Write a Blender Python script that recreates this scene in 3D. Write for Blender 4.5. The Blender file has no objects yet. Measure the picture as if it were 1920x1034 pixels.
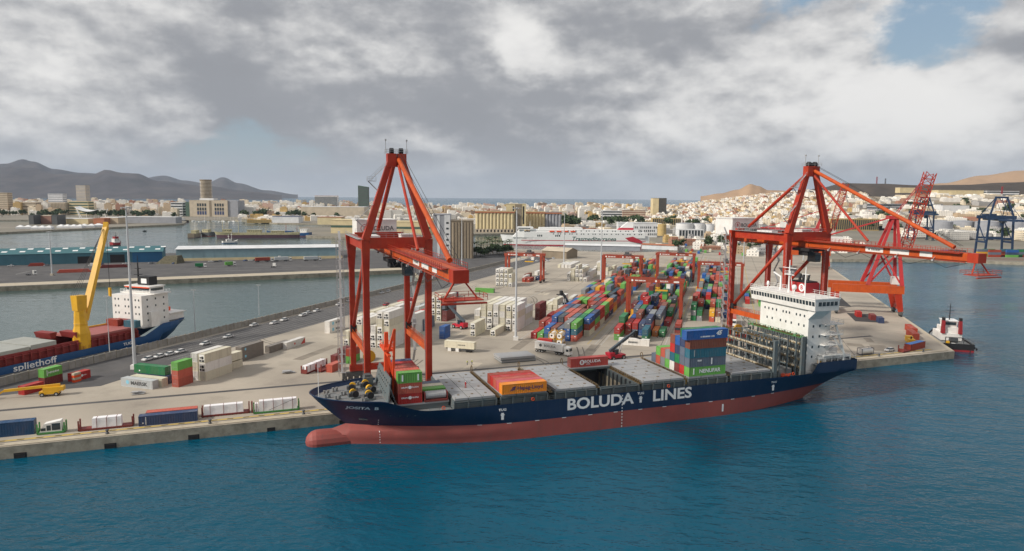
import bpy, bmesh, math, random
from mathutils import Vector, Matrix
R_ = math.radians
scene = bpy.context.scene
rnd = random.Random(7)

# ---------------------------------------------------------------- camera
CAM_H, PITCH, ROLL, FPX = 62.0, R_(6.55), R_(0.46), 1280.0     # a drone 62 m above the harbour
fw = Vector((0, math.cos(PITCH), -math.sin(PITCH))); up0 = Vector((0, math.sin(PITCH), math.cos(PITCH))); rt0 = Vector((1, 0, 0))
rt = rt0*math.cos(ROLL)+up0*math.sin(ROLL); up = -rt0*math.sin(ROLL)+up0*math.cos(ROLL)
cam = bpy.data.cameras.new('camera'); cam.sensor_width = 36.0; cam.lens = 24.0; cam.clip_start = 1.0; cam.clip_end = 150000.0
camo = bpy.data.objects.new('camera', cam); scene.collection.objects.link(camo)
camo.matrix_world = Matrix(((rt.x, up.x, -fw.x, 0), (rt.y, up.y, -fw.y, 0), (rt.z, up.z, -fw.z, CAM_H), (0, 0, 0, 1)))
scene.camera = camo

# ---------------------------------------------------------------- sky, sun, exposure
SUN_EL, SUN_AZ = R_(33), math.atan2(-0.42, -0.90)               # sun stands to the left, a little behind the camera
sun_dir = Vector((math.cos(SUN_EL)*math.cos(SUN_AZ), math.cos(SUN_EL)*math.sin(SUN_AZ), math.sin(SUN_EL)))
world = bpy.data.worlds.new('World'); scene.world = world; world.use_nodes = True
nt = world.node_tree; nt.nodes.clear()
def wn(t, **k):
    n = nt.nodes.new(t)
    for a, b in k.items(): setattr(n, a, b)
    return n
def wmath(op, a, b=None, c=None, clamp=False):
    n = wn('ShaderNodeMath', operation=op, use_clamp=clamp)
    for i, v in enumerate((a, b, c)):
        if v is None: continue
        if isinstance(v, (int, float)): n.inputs[i].default_value = v
        else: nt.links.new(v, n.inputs[i])
    return n.outputs[0]
def wmix(f, a, b):
    n = wn('ShaderNodeMix', data_type='RGBA')
    for k, v in ((0, f), (6, a), (7, b)):
        if isinstance(v, (int, float)): n.inputs[k].default_value = v
        elif isinstance(v, tuple): n.inputs[k].default_value = v+(1,)
        else: nt.links.new(v, n.inputs[k])
    return n.outputs[2]
def wramp(v, a, b):
    n = wn('ShaderNodeMapRange', interpolation_type='SMOOTHSTEP'); nt.links.new(v, n.inputs[0])
    n.inputs[1].default_value = a; n.inputs[2].default_value = b
    return n.outputs[0]
sky = wn('ShaderNodeTexSky', sky_type='NISHITA', sun_disc=False)
sky.sun_elevation = SUN_EL; sky.sun_rotation = math.atan2(sun_dir.x, sun_dir.y)
sky.air_density = 1.2; sky.dust_density = 1.5
skyb = wn('ShaderNodeVectorMath', operation='SCALE'); nt.links.new(sky.outputs[0], skyb.inputs[0]); skyb.inputs[3].default_value = 0.085
tc = wn('ShaderNodeTexCoord')
sep = wn('ShaderNodeSeparateXYZ'); nt.links.new(tc.outputs['Generated'], sep.inputs[0])
dx, dy, dz = sep.outputs
el = wmath('MAXIMUM', dz, 0.0)
inv = wmath('DIVIDE', 1.0, wmath('ADD', el, 0.11))
cv = wn('ShaderNodeCombineXYZ'); nt.links.new(wmath('MULTIPLY', dx, inv), cv.inputs[0]); nt.links.new(wmath('MULTIPLY', dy, inv), cv.inputs[1])
def wnoise(scale, detail, rough, off=(0, 0, 0), dist=0.0):
    m = wn('ShaderNodeMapping'); m.inputs['Location'].default_value = off; nt.links.new(cv.outputs[0], m.inputs[0])
    n = wn('ShaderNodeTexNoise'); n.inputs['Scale'].default_value = scale; n.inputs['Detail'].default_value = detail
    n.inputs['Roughness'].default_value = rough; n.inputs['Distortion'].default_value = dist
    nt.links.new(m.outputs[0], n.inputs['Vector']); return n.outputs[0]
def spot(px, py, r, sq=1.0):                                     # soft cloud feature at one place in the sky
    d = (fw+rt*((px-960)/FPX)-up*((py-517)/FPX)).normalized(); d.z *= sq
    m = wn('ShaderNodeMapping'); m.inputs['Scale'].default_value = (1, 1, sq); nt.links.new(tc.outputs['Generated'], m.inputs[0])
    n = wn('ShaderNodeVectorMath', operation='DISTANCE'); nt.links.new(m.outputs[0], n.inputs[0]); n.inputs[1].default_value = d
    return wmath('SUBTRACT', 1.0, wramp(n.outputs['Value'], 0.0, r))
big = wnoise(0.34, 4.0, 0.5, (3.1, 0.7, 0), 0.2)
def dnoise(scale, detail, rough, off, squash=2.0, dist=0.0):       # billows seen side on: noise over the directions of the sky
    m = wn('ShaderNodeMapping'); m.inputs['Location'].default_value = off; m.inputs['Scale'].default_value = (1, 1, squash); nt.links.new(tc.outputs['Generated'], m.inputs[0])
    n = wn('ShaderNodeTexNoise'); n.inputs['Scale'].default_value = scale; n.inputs['Detail'].default_value = detail; n.inputs['Roughness'].default_value = rough; n.inputs['Distortion'].default_value = dist
    nt.links.new(m.outputs[0], n.inputs['Vector']); return n.outputs[0]
puff = dnoise(4.2, 7.0, 0.50, (1.2, 5.3, 0.4), 2.0, 0.0)
puff_up = dnoise(4.2, 7.0, 0.50, (1.2+0.012, 5.3, 0.4+0.050), 2.0, 0.0)          # the same billows a little higher: tops catch the light
fine = dnoise(11.0, 7.0, 0.55, (7.7, 2.2, 1.9), 1.8, 0.0)
fine_up = dnoise(11.0, 7.0, 0.55, (7.7+0.006, 2.2, 1.9+0.022), 1.8, 0.0)
relief = wmath('ADD', wmath('MULTIPLY', wmath('SUBTRACT', puff, puff_up), 1.5), wmath('MULTIPLY', wmath('SUBTRACT', fine, fine_up), 0.9))
# brightness of the cloud bases: broad masses plus billows
shade = wmath('ADD', wmath('MULTIPLY', big, 0.55), wmath('ADD', wmath('MULTIPLY', puff, 1.0), wmath('MULTIPLY', fine, 0.30)))
shade = wmath('ADD', shade, relief)
for px, py, r, a in ((985, 95, 0.10, 0.40), (1260, 150, 0.20, 0.20), (1560, 170, 0.26, 0.26), (1820, 130, 0.18, 0.20), (230, 20, 0.20, 0.10), (620, 95, 0.14, 0.12),
                     (360, 190, 0.20, -0.10), (760, 215, 0.20, -0.10), (1000, 290, 0.18, -0.05), (640, 30, 0.10, -0.06), (1240, 30, 0.12, -0.10), (1700, 250, 0.22, -0.06), (60, 240, 0.12, 0.10)):
    shade = wmath('ADD', shade, wmath('MULTIPLY', spot(px, py, r), a))
lit = wramp(shade, 0.66, 1.42)
cloud = wmix(lit, (0.375, 0.384, 0.41), (0.90, 0.888, 0.87))
wisp = dnoise(24.0, 5.0, 0.6, (2.2, 9.1, 4.0), 1.5, 0.0)
crest = wmath('ADD', wmath('MULTIPLY', puff, 0.62), wmath('ADD', wmath('MULTIPLY', fine, 0.30), wmath('MULTIPLY', wisp, 0.10)))
for px, py, r, a in ((985, 105, 0.095, 0.26), (1180, 120, 0.10, 0.07), (1330, 140, 0.12, 0.08), (1560, 150, 0.17, 0.09), (1800, 130, 0.18, 0.11), (640, 85, 0.10, 0.06), (1640, 215, 0.10, 0.08), (60, 130, 0.10, 0.03)):
    crest = wmath('ADD', crest, wmath('MULTIPLY', spot(px, py, r), a))
cloud = wmix(wmath('MULTIPLY', wramp(crest, 0.56, 0.72), wmath('ADD', 0.30, wmath('MULTIPLY', fine, 0.9))), cloud, (0.98, 0.965, 0.94))
cloud = wmix(wmath('MULTIPLY', wramp(crest, 0.50, 0.38), 0.32), cloud, (0.30, 0.31, 0.335))
edge = wmath('ADD', wmath('MULTIPLY', puff, 0.4), wmath('ADD', wmath('MULTIPLY', fine, 0.40), wmath('MULTIPLY', wisp, 0.20)))
edge = wmath('SUBTRACT', wmath('MULTIPLY', edge, 2.0), 0.5)
hole = wmath('ADD', wmath('MULTIPLY', spot(1700, 60, 0.115), 0.45), wmath('MULTIPLY', spot(1490, -20, 0.11), 0.46))
hole = wmath('ADD', hole, wmath('ADD', wmath('MULTIPLY', spot(430, 288, 0.26, 4.0), 0.50), wmath('MULTIPLY', spot(1800, -5, 0.10), 0.36)))
gap = wramp(wmath('SUBTRACT', hole, edge), -0.20, 0.04)
blue = wmix(0.45, skyb.outputs[0], (0.42, 0.58, 0.76))
body = wmix(gap, cloud, blue)
# far rain and vapour under the deck towards the horizon
veil = wmath('SUBTRACT', 1.0, wramp(el, 0.0, 0.10))
body = wmix(wmath('MULTIPLY', veil, 0.72), body, (0.56, 0.588, 0.63))
# an overcast sky grows brighter towards the zenith
zen = wmath('ADD', 0.90, wmath('MULTIPLY', wramp(el, 0.25, 1.0), 0.30))
col = wn('ShaderNodeVectorMath', operation='SCALE'); nt.links.new(body, col.inputs[0]); nt.links.new(zen, col.inputs[3])
bg = wn('ShaderNodeBackground'); nt.links.new(col.outputs[0], bg.inputs[0]); bg.inputs[1].default_value = 1.0
out = wn('ShaderNodeOutputWorld'); nt.links.new(bg.outputs[0], out.inputs[0])
sl = bpy.data.lights.new('sun', 'SUN'); sl.energy = 3.9; sl.angle = R_(6); sl.color = (1.0, 0.93, 0.83)
so = bpy.data.objects.new('sun', sl); scene.collection.objects.link(so); so.rotation_euler = sun_dir.to_track_quat('Z', 'Y').to_euler()
scene.view_settings.view_transform = 'Standard'; scene.view_settings.look = 'None'; scene.view_settings.gamma = 1.0
scene.view_settings.use_curve_mapping = False; scene.view_settings.exposure = 0.0

# ---------------------------------------------------------------- places
def ground(px, py, z=3.0):                 # where a sight line of the calibrated camera meets a level plane
    d = fw+rt*((px-960)/FPX)-up*((py-517)/FPX); k = (z-CAM_H)/d.z
    return Vector((d.x*k, d.y*k, z))
AQ, AP, AS = R_(20.8), R_(72.5), R_(19.6)   # bearings of the quay front, of the pier with its yard, of the big ship
def frame(o, a):
    c, s = math.cos(a), math.sin(a)
    return lambda x, y, z=0.0: Vector((o[0]+x*c-y*s, o[1]+x*s+y*c, z))
QO = (-51.8, 179.7); PO = (174.84, 264.27); SO = (-50.1, 165.07)
QY = frame(QO, AQ)                          # u along the quay, v inland
PR_ = frame(PO, AP)
PR = lambda p, q, z=0.0: PR_(p, -q, z)      # p along the pier, q across it (0 = its right edge)
SH = frame(SO, AS)                          # s from the bow aft, t across (quay side +)

# ---------------------------------------------------------------- materials
MATS = {}
def mat(name, color=None, rough=0.6, streak=None, streak_amt=0.4, metal=0.0, var=0.12, scale=0.35, bump=0.0, bscale=4.0, spec=0.4, objcol=False, dirt=None, dirt_amt=0.0, dscale=0.08, emit=0):
    if name in MATS: return MATS[name]
    m = bpy.data.materials.new(name); m.use_nodes = True; MATS[name] = m
    n = m.node_tree; b = n.nodes['Principled BSDF']; L = n.links.new
    b.inputs['Roughness'].default_value = rough; b.inputs['Metallic'].default_value = metal; b.inputs['Specular IOR Level'].default_value = spec
    tcn = n.nodes.new('ShaderNodeTexCoord'); oi = n.nodes.new('ShaderNodeObjectInfo')
    add = n.nodes.new('ShaderNodeVectorMath'); add.operation = 'ADD'; L(tcn.outputs['Object'], add.inputs[0])
    mul = n.nodes.new('ShaderNodeMath'); mul.operation = 'MULTIPLY'; mul.inputs[1].default_value = 97.0; L(oi.outputs['Random'], mul.inputs[0]); L(mul.outputs[0], add.inputs[1])
    nz = n.nodes.new('ShaderNodeTexNoise'); nz.inputs['Scale'].default_value = scale; nz.inputs['Detail'].default_value = 6; nz.inputs['Roughness'].default_value = 0.65
    L(add.outputs[0], nz.inputs['Vector'])
    mr = n.nodes.new('ShaderNodeMapRange'); mr.inputs[1].default_value = 0.25; mr.inputs[2].default_value = 0.75; mr.inputs[3].default_value = 1-var; mr.inputs[4].default_value = 1+var; L(nz.outputs[0], mr.inputs[0])
    sc = n.nodes.new('ShaderNodeVectorMath'); sc.operation = 'SCALE'; L(mr.outputs[0], sc.inputs[3])
    if objcol: L(oi.outputs['Color'], sc.inputs[0])
    else: sc.inputs[0].default_value = color
    last = sc.outputs[0]
    if dirt:
        nd = n.nodes.new('ShaderNodeTexNoise'); nd.inputs['Scale'].default_value = dscale; nd.inputs['Detail'].default_value = 8; nd.inputs['Roughness'].default_value = 0.7; L(add.outputs[0], nd.inputs['Vector'])
        md = n.nodes.new('ShaderNodeMapRange'); md.inputs[1].default_value = 0.45; md.inputs[2].default_value = 0.72; md.inputs[4].default_value = dirt_amt; L(nd.outputs[0], md.inputs[0])
        mx = n.nodes.new('ShaderNodeMix'); mx.data_type = 'RGBA'; L(md.outputs[0], mx.inputs[0]); L(last, mx.inputs[6]); mx.inputs[7].default_value = (*dirt, 1); last = mx.outputs[2]
    if streak:                                   # runs of rust and grime down a plate
        mp = n.nodes.new('ShaderNodeMapping'); mp.inputs['Scale'].default_value = (1.1, 1.1, 0.07); L(add.outputs[0], mp.inputs[0])
        ns = n.nodes.new('ShaderNodeTexNoise'); ns.inputs['Scale'].default_value = 1.0; ns.inputs['Detail'].default_value = 7; ns.inputs['Roughness'].default_value = 0.7; L(mp.outputs[0], ns.inputs['Vector'])
        ms = n.nodes.new('ShaderNodeMapRange'); ms.inputs[1].default_value = 0.50; ms.inputs[2].default_value = 0.74; ms.inputs[4].default_value = streak_amt; L(ns.outputs[0], ms.inputs[0])
        mx2 = n.nodes.new('ShaderNodeMix'); mx2.data_type = 'RGBA'; L(ms.outputs[0], mx2.inputs[0]); L(last, mx2.inputs[6]); mx2.inputs[7].default_value = (*streak, 1); last = mx2.outputs[2]
    L(last, b.inputs['Base Color'])
    if bump:
        nb = n.nodes.new('ShaderNodeTexNoise'); nb.inputs['Scale'].default_value = bscale; nb.inputs['Detail'].default_value = 4; L(tcn.outputs['Object'], nb.inputs['Vector'])
        bp = n.nodes.new('ShaderNodeBump'); bp.inputs['Strength'].default_value = bump; bp.inputs['Distance'].default_value = 0.1; L(nb.outputs[0], bp.inputs['Height']); L(bp.outputs[0], b.inputs['Normal'])
    if emit: b.inputs['Emission Strength'].default_value = emit
    return m
RUST = (0.12, 0.05, 0.025)
mat('paint_obj', None, 0.5, objcol=True, var=0.14, scale=0.5, dirt=(0.16, 0.10, 0.07), dirt_amt=0.28, dscale=0.5, streak=(0.13, 0.07, 0.045), streak_amt=0.35)
mat('roof_obj', None, 0.6, objcol=True, var=0.16, scale=0.6, dirt=(0.40, 0.38, 0.35), dirt_amt=0.32, dscale=0.4)  # roofs paler than sides: dust and fading, plus sky reflection put into the colour
mat('wall_obj', None, 0.8, objcol=True, var=0.08, scale=0.1)
mat('concrete', (0.42, 0.372, 0.305), 0.85, var=0.26, scale=0.09, dirt=(0.15, 0.13, 0.11), dirt_amt=0.75, dscale=0.045, bump=0.2)
mat('quay_wall', (0.36, 0.32, 0.25), 0.85, var=0.25, scale=0.3, dirt=(0.07, 0.065, 0.05), dirt_amt=0.7, dscale=0.25, bump=0.4, bscale=2)
mat('edge_concrete', (0.50, 0.44, 0.34), 0.85, var=0.15, scale=0.3, dirt=(0.2, 0.16, 0.1), dirt_amt=0.6, dscale=0.3)
mat('asphalt', (0.085, 0.083, 0.085), 0.9, var=0.25, scale=0.12, dirt=(0.16, 0.15, 0.14), dirt_amt=0.5, dscale=0.05)
mat('asphalt_dark', (0.05, 0.05, 0.052), 0.9, var=0.2, scale=0.3)
mat('land', (0.25, 0.225, 0.185), 0.9, var=0.35, scale=0.02, dirt=(0.07, 0.08, 0.05), dirt_amt=0.6, dscale=0.01)
mat('line_white', (0.45, 0.45, 0.43), 0.8, var=0.15, scale=1, dirt=(0.2, 0.19, 0.18), dirt_amt=0.6, dscale=0.6)
mat('line_yellow', (0.52, 0.36, 0.06), 0.8, var=0.2, scale=1, dirt=(0.3, 0.27, 0.2), dirt_amt=0.7, dscale=0.5)
mat('black', (0.018, 0.018, 0.02), 0.6, var=0.2)
mat('rubber', (0.02, 0.02, 0.021), 0.8, var=0.2)
mat('glass', (0.03, 0.045, 0.055), 0.12, var=0.1, spec=0.6)
mat('white', (0.78, 0.77, 0.74), 0.5, var=0.06, scale=0.6, dirt=(0.45, 0.38, 0.30), dirt_amt=0.28, dscale=0.35)
mat('white_clean', (0.82, 0.82, 0.81), 0.45, var=0.04)
mat('crane_red', (0.40, 0.026, 0.007), 0.5, streak=(0.20, 0.03, 0.015), streak_amt=0.5, var=0.18, scale=0.25, dirt=(0.36, 0.08, 0.03), dirt_amt=0.5, dscale=0.25)
mat('crane_orange', (0.52, 0.082, 0.010), 0.5, streak=(0.26, 0.05, 0.02), streak_amt=0.5, var=0.16, scale=0.3, dirt=(0.30, 0.05, 0.02), dirt_amt=0.6, dscale=0.25)
mat('crane_pink', (0.46, 0.028, 0.032), 0.5, var=0.12, scale=0.3, dirt=(0.32, 0.09, 0.07), dirt_amt=0.5, dscale=0.2)
mat('crane_blue', (0.014, 0.036, 0.085), 0.5, var=0.15, scale=0.3)
mat('rtg_red', (0.30, 0.042, 0.018), 0.55, var=0.16, scale=0.4, dirt=(0.24, 0.10, 0.06), dirt_amt=0.5, dscale=0.3)
mat('bright_orange', (0.75, 0.085, 0.02), 0.45, var=0.1)
mat('galv', (0.42, 0.42, 0.42), 0.5, metal=0.2, var=0.15)
mat('steel_dark', (0.085, 0.095, 0.10), 0.55, var=0.2, scale=0.7, dirt=RUST, dirt_amt=0.3, dscale=0.5)
mat('navy', (0.004, 0.024, 0.070), 0.45, streak=(0.030, 0.042, 0.075), streak_amt=0.55, var=0.12, scale=0.15, dirt=(0.03, 0.05, 0.10), dirt_amt=0.5, dscale=0.12)
mat('antifoul', (0.32, 0.078, 0.066), 0.6, streak=(0.20, 0.085, 0.070), streak_amt=0.6, var=0.12, scale=0.18, dirt=(0.24, 0.06, 0.055), dirt_amt=0.55, dscale=0.16)
mat('deck_grey', (0.20, 0.215, 0.22), 0.6, var=0.16, scale=0.4, dirt=(0.25, 0.19, 0.14), dirt_amt=0.5, dscale=0.35)
mat('hatch', (0.34, 0.35, 0.36), 0.6, var=0.12, scale=0.3, dirt=(0.21, 0.16, 0.125), dirt_amt=0.45, dscale=0.3)
mat('ship_grey', (0.115, 0.145, 0.155), 0.6, var=0.2, scale=0.6, dirt=(0.15, 0.09, 0.05), dirt_amt=0.5, dscale=0.6)
mat('lash_brass', (0.16, 0.105, 0.045), 0.6, var=0.4, scale=2)
mat('cream_steel', (0.52, 0.46, 0.34), 0.6, var=0.2, dirt=RUST, dirt_amt=0.4, dscale=0.5)
mat('yellow', (0.72, 0.40, 0.02), 0.45, var=0.1, dirt=(0.45, 0.24, 0.03), dirt_amt=0.5, dscale=0.3)
mat('tarp_white', (0.86, 0.85, 0.86), 0.6, var=0.05, bump=0.3, bscale=2)
mat('lamp_pole', (0.50, 0.52, 0.54), 0.5, metal=0.1, var=0.06)
mat('rust_red', (0.20, 0.035, 0.03), 0.6, var=0.2, dirt=RUST, dirt_amt=0.5, dscale=0.6)
mat('green_paint', (0.07, 0.26, 0.07), 0.5, var=0.15, dirt=(0.1, 0.15, 0.07), dirt_amt=0.5, dscale=0.5)
mat('wood', (0.30, 0.19, 0.09), 0.8, var=0.25)
mat('foliage', (0.045, 0.075, 0.028), 0.8, var=0.5, scale=0.3)
mat('trunk', (0.13, 0.10, 0.07), 0.9, var=0.3)

# ---------------------------------------------------------------- mesh building
COL = scene.collection
class MB:
    def __init__(s): s.v = []; s.f = []; s.m = []
    def quad(s, pts, m=0):
        i = len(s.v); s.v += [tuple(p) for p in pts]; s.f.append(tuple(range(i, i+len(pts)))); s.m.append(m); return s
    def hexa(s, p, m=0):                    # 8 corners: bottom ring 0-3 counter-clockwise from above, top ring 4-7
        i = len(s.v); s.v += [tuple(q) for q in p]
        for f in ((3, 2, 1, 0), (4, 5, 6, 7), (0, 1, 5, 4), (1, 2, 6, 5), (2, 3, 7, 6), (3, 0, 4, 7)):
            s.f.append(tuple(i+k for k in f)); s.m.append(m)
        return s
    def box(s, x0, x1, y0, y1, z0, z1, m=0):
        if x0 > x1: x0, x1 = x1, x0
        if y0 > y1: y0, y1 = y1, y0
        return s.hexa([(x0, y0, z0), (x1, y0, z0), (x1, y1, z0), (x0, y1, z0), (x0, y0, z1), (x1, y0, z1), (x1, y1, z1), (x0, y1, z1)], m)
    def beam(s, p, q, w, h, w2=None, h2=None, m=0, roll=None):   # rectangular bar from p to q
        p, q = Vector(p), Vector(q); d = (q-p).normalized()
        u = Vector((0, 0, 1)) if abs(d.z) < 0.95 else Vector((0, 1, 0))
        if roll: u = Vector(roll)
        a = d.cross(u).normalized(); b = a.cross(d).normalized(); w2 = w if w2 is None else w2; h2 = h if h2 is None else h2
        r = [(-1, -1), (1, -1), (1, 1), (-1, 1)]
        lo = [p+a*(x*w/2)+b*(y*h/2) for x, y in r]; hi = [q+a*(x*w2/2)+b*(y*h2/2) for x, y in r]
        return s.hexa(lo[::-1]+hi[::-1], m)
    def tube(s, p, q, r, r2=None, n=8, m=0, cap=True):
        p, q = Vector(p), Vector(q); d = (q-p).normalized(); r2 = r if r2 is None else r2
        u = Vector((0, 0, 1)) if abs(d.z) < 0.95 else Vector((1, 0, 0))
        a = d.cross(u).normalized(); b = d.cross(a).normalized(); i = len(s.v)
        for k in range(n):
            c, t = math.cos(2*math.pi*k/n), math.sin(2*math.pi*k/n); s.v.append(tuple(p+(a*c+b*t)*r))
        for k in range(n):
            c, t = math.cos(2*math.pi*k/n), math.sin(2*math.pi*k/n); s.v.append(tuple(q+(a*c+b*t)*r2))
        for k in range(n):
            j = (k+1) % n; s.f.append((i+k, i+j, i+n+j, i+n+k)); s.m.append(m)
        if cap:
            s.f.append(tuple(i+k for k in range(n))[::-1]); s.m.append(m); s.f.append(tuple(i+n+k for k in range(n))); s.m.append(m)
        return s
    def prism(s, poly, z0, z1, m=0, mt=None, bottom=True):
        i = len(s.v); n = len(poly); s.v += [(p[0], p[1], z0) for p in poly]+[(p[0], p[1], z1) for p in poly]
        a = sum(poly[k][0]*poly[(k+1) % n][1]-poly[(k+1) % n][0]*poly[k][1] for k in range(n))
        o = list(range(n)) if a > 0 else list(range(n))[::-1]
        s.f.append(tuple(i+n+k for k in o)); s.m.append(m if mt is None else mt)
        if bottom: s.f.append(tuple(i+k for k in o[::-1])); s.m.append(m)
        for k in range(n):
            j = (k+1) % n; A, B = o[k], o[j]; s.f.append((i+A, i+B, i+n+B, i+n+A)); s.m.append(m)
        return s
    def lathe(s, prof, c=(0, 0, 0), n=14, m=0):
        i = len(s.v)
        for r, z in prof:
            for k in range(n): s.v.append((c[0]+r*math.cos(2*math.pi*k/n), c[1]+r*math.sin(2*math.pi*k/n), c[2]+z))
        for a in range(len(prof)-1):
            for k in range(n):
                j = (k+1) % n; s.f.append((i+a*n+k, i+a*n+j, i+(a+1)*n+j, i+(a+1)*n+k)); s.m.append(m)
        s.f.append(tuple(i+(len(prof)-1)*n+k for k in range(n))); s.m.append(m)
        return s
    def rail(s, pts, h=1.1, r=0.05, m=0, every=2.0, mid=True):   # handrail along a polyline
        for p, q in zip(pts, pts[1:]):
            p, q = Vector(p), Vector(q); U = Vector((0, 0, h)); L = (q-p).length; k = max(1, int(L/every))
            s.beam(p+U, q+U, r, r, m=m)
            if mid: s.beam(p+U*0.5, q+U*0.5, r*0.8, r*0.8, m=m)
            for a in range(k+1): w = p.lerp(q, a/k); s.beam(w, w+U, r, r, m=m)
        return s
    def mesh(s, name, mats):
        me = bpy.data.meshes.new(name); me.from_pydata(s.v, [], s.f)
        for m in mats: me.materials.append(MATS[m] if isinstance(m, str) else m)
        if len(mats) > 1: me.polygons.foreach_set('material_index', s.m)
        me.validate(); me.update(); return me
    def build(s, name, mats, parent=None, loc=None, rz=0.0, smooth=False):
        if isinstance(mats, str): mats = [mats]
        return obj(name, s.mesh(name, mats), parent, loc, rz, smooth)
def obj(name, me, parent=None, loc=None, rz=0.0, smooth=False):
    o = bpy.data.objects.new(name, me); COL.objects.link(o)
    if parent is not None: o.parent = parent
    if loc is not None: o.location = loc
    if rz: o.rotation_euler = (0, 0, rz)
    if smooth and me: me.polygons.foreach_set('use_smooth', [True]*len(me.polygons))
    return o
def tag(o, label, cat, group=None):
    o['label'] = label; o['category'] = cat
    if group: o['group'] = group
    return o
def thing(name, label, cat, loc=(0, 0, 0), rz=0.0, group=None):
    return tag(obj(name, None, None, loc, rz), label, cat, group)
def struct(o): o['kind'] = 'structure'; return o
def stuff(o): o['kind'] = 'stuff'; return o
def copy_tree(o, parent=None):
    c = o.copy(); COL.objects.link(c); c.parent = parent
    for ch in list(o.children): copy_tree(ch, c)
    return c
_txt = {}
def text_mesh(body, size=1.0, bold=0.0, width=1.0, slant=0.0, align='CENTER', mats=('white_clean',), conv=None):
    """flat lettering as a mesh in its local xy plane; conv maps (x, y) to a 3D point"""
    key = (body, size, bold, width, slant, align, mats) if conv is None else None
    if key and key in _txt: return _txt[key]
    cu = bpy.data.curves.new('t', 'FONT'); cu.body = body; cu.size = size; cu.offset = bold; cu.align_x = align; cu.align_y = 'CENTER'; cu.shear = slant; cu.resolution_u = 3
    o = bpy.data.objects.new('t', cu); COL.objects.link(o)
    dg = bpy.context.evaluated_depsgraph_get(); me = bpy.data.meshes.new_from_object(o.evaluated_get(dg))
    bpy.data.objects.remove(o); bpy.data.curves.remove(cu)
    for v in me.vertices:
        v.co.x *= width
        if conv: v.co = conv(v.co.x, v.co.y)
    me.materials.clear()
    for m in mats: me.materials.append(MATS[m])
    if key: _txt[key] = me
    return me
def letters(body, parent, loc, size, rot=(math.pi/2, 0, 0), m='white_clean', bold=0.02, width=1.0, slant=0.0, name='lettering', align='CENTER'):
    o = obj(name, text_mesh(body, size, bold*size, width, slant, align, (m,)), parent, loc); o.rotation_euler = rot; return o
# ---------------------------------------------------------------- sea
def water_mat():
    m = bpy.data.materials.new('sea_water'); m.use_nodes = True; n = m.node_tree; b = n.nodes['Principled BSDF']; L = n.links.new
    b.inputs['Roughness'].default_value = 0.10; b.inputs['IOR'].default_value = 1.33; b.inputs['Specular IOR Level'].default_value = 0.36; b.inputs['Specular Tint'].default_value = (0.30, 0.80, 1.0, 1)
    g = n.nodes.new('ShaderNodeNewGeometry')
    big = n.nodes.new('ShaderNodeTexNoise'); big.inputs['Scale'].default_value = 0.012; big.inputs['Detail'].default_value = 4; L(g.outputs['Position'], big.inputs['Vector'])
    mx = n.nodes.new('ShaderNodeMix'); mx.data_type = 'RGBA'; L(big.outputs[0], mx.inputs[0])
    mx.inputs[6].default_value = (0.0002, 0.050, 0.080, 1); mx.inputs[7].default_value = (0.0006, 0.088, 0.160, 1); L(mx.outputs[2], b.inputs['Base Color'])
    mp = n.nodes.new('ShaderNodeMapping'); mp.inputs['Rotation'].default_value = (0, 0, R_(25)); mp.inputs['Scale'].default_value = (0.55, 1.0, 1.0); L(g.outputs['Position'], mp.inputs[0])
    wp = n.nodes.new('ShaderNodeTexNoise'); wp.inputs['Scale'].default_value = 0.02; wp.inputs['Detail'].default_value = 5; L(mp.outputs[0], wp.inputs['Vector'])      # patches of wind
    wr_ = n.nodes.new('ShaderNodeMapRange'); wr_.inputs[1].default_value = 0.35; wr_.inputs[2].default_value = 0.65; wr_.inputs[3].default_value = 0.04; wr_.inputs[4].default_value = 0.2; L(wp.outputs[0], wr_.inputs[0]); L(wr_.outputs[0], b.inputs['Roughness'])
    prev = None
    for sc, dist, st in ((0.14, 1.3, 0.6), (0.5, 0.55, 0.75), (1.5, 0.16, 0.7)):
        nz = n.nodes.new('ShaderNodeTexNoise'); nz.inputs['Scale'].default_value = sc; nz.inputs['Detail'].default_value = 3; nz.inputs['Roughness'].default_value = 0.55; L(mp.outputs[0], nz.inputs['Vector'])
        bp = n.nodes.new('ShaderNodeBump'); bp.inputs['Strength'].default_value = st; bp.inputs['Distance'].default_value = dist; L(nz.outputs[0], bp.inputs['Height'])
        if prev: L(prev.outputs[0], bp.inputs['Normal'])
        prev = bp
    L(prev.outputs[0], b.inputs['Normal'])
    MATS['sea'] = m
water_mat()
struct(MB().quad([(-30000, -900, 0), (30000, -900, 0), (30000, 3400, 0), (-30000, 3400, 0)]).build('harbour_water', 'sea'))
basin = MATS['sea'].copy(); basin.name = 'basin_water'; MATS['basin'] = basin       # sheltered water lies calmer and greyer
for nd in basin.node_tree.nodes:
    if nd.type == 'BUMP': nd.inputs['Distance'].default_value *= 0.42
    if nd.type == 'MIX': nd.inputs[6].default_value = (0.045, 0.085, 0.080, 1); nd.inputs[7].default_value = (0.06, 0.105, 0.10, 1)
    if nd.type == 'BSDF_PRINCIPLED': nd.inputs['Specular IOR Level'].default_value = 0.6; nd.inputs['Specular Tint'].default_value = (1, 1, 1, 1)
ocean = MATS['sea'].copy(); ocean.name = 'ocean_water'; MATS['ocean'] = ocean       # the open sea outside the harbour runs higher waves
for nd in ocean.node_tree.nodes:
    if nd.type == 'BUMP': nd.inputs['Distance'].default_value *= 3.2; nd.inputs['Strength'].default_value = 1.0
    if nd.type == 'BSDF_PRINCIPLED': nd.inputs['Roughness'].default_value = 0.3
struct(MB().quad([(-30000, 3400, 0), (30000, 3400, 0), (30000, 31000, 0), (-30000, 31000, 0)]).build('ocean', 'ocean'))

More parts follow.
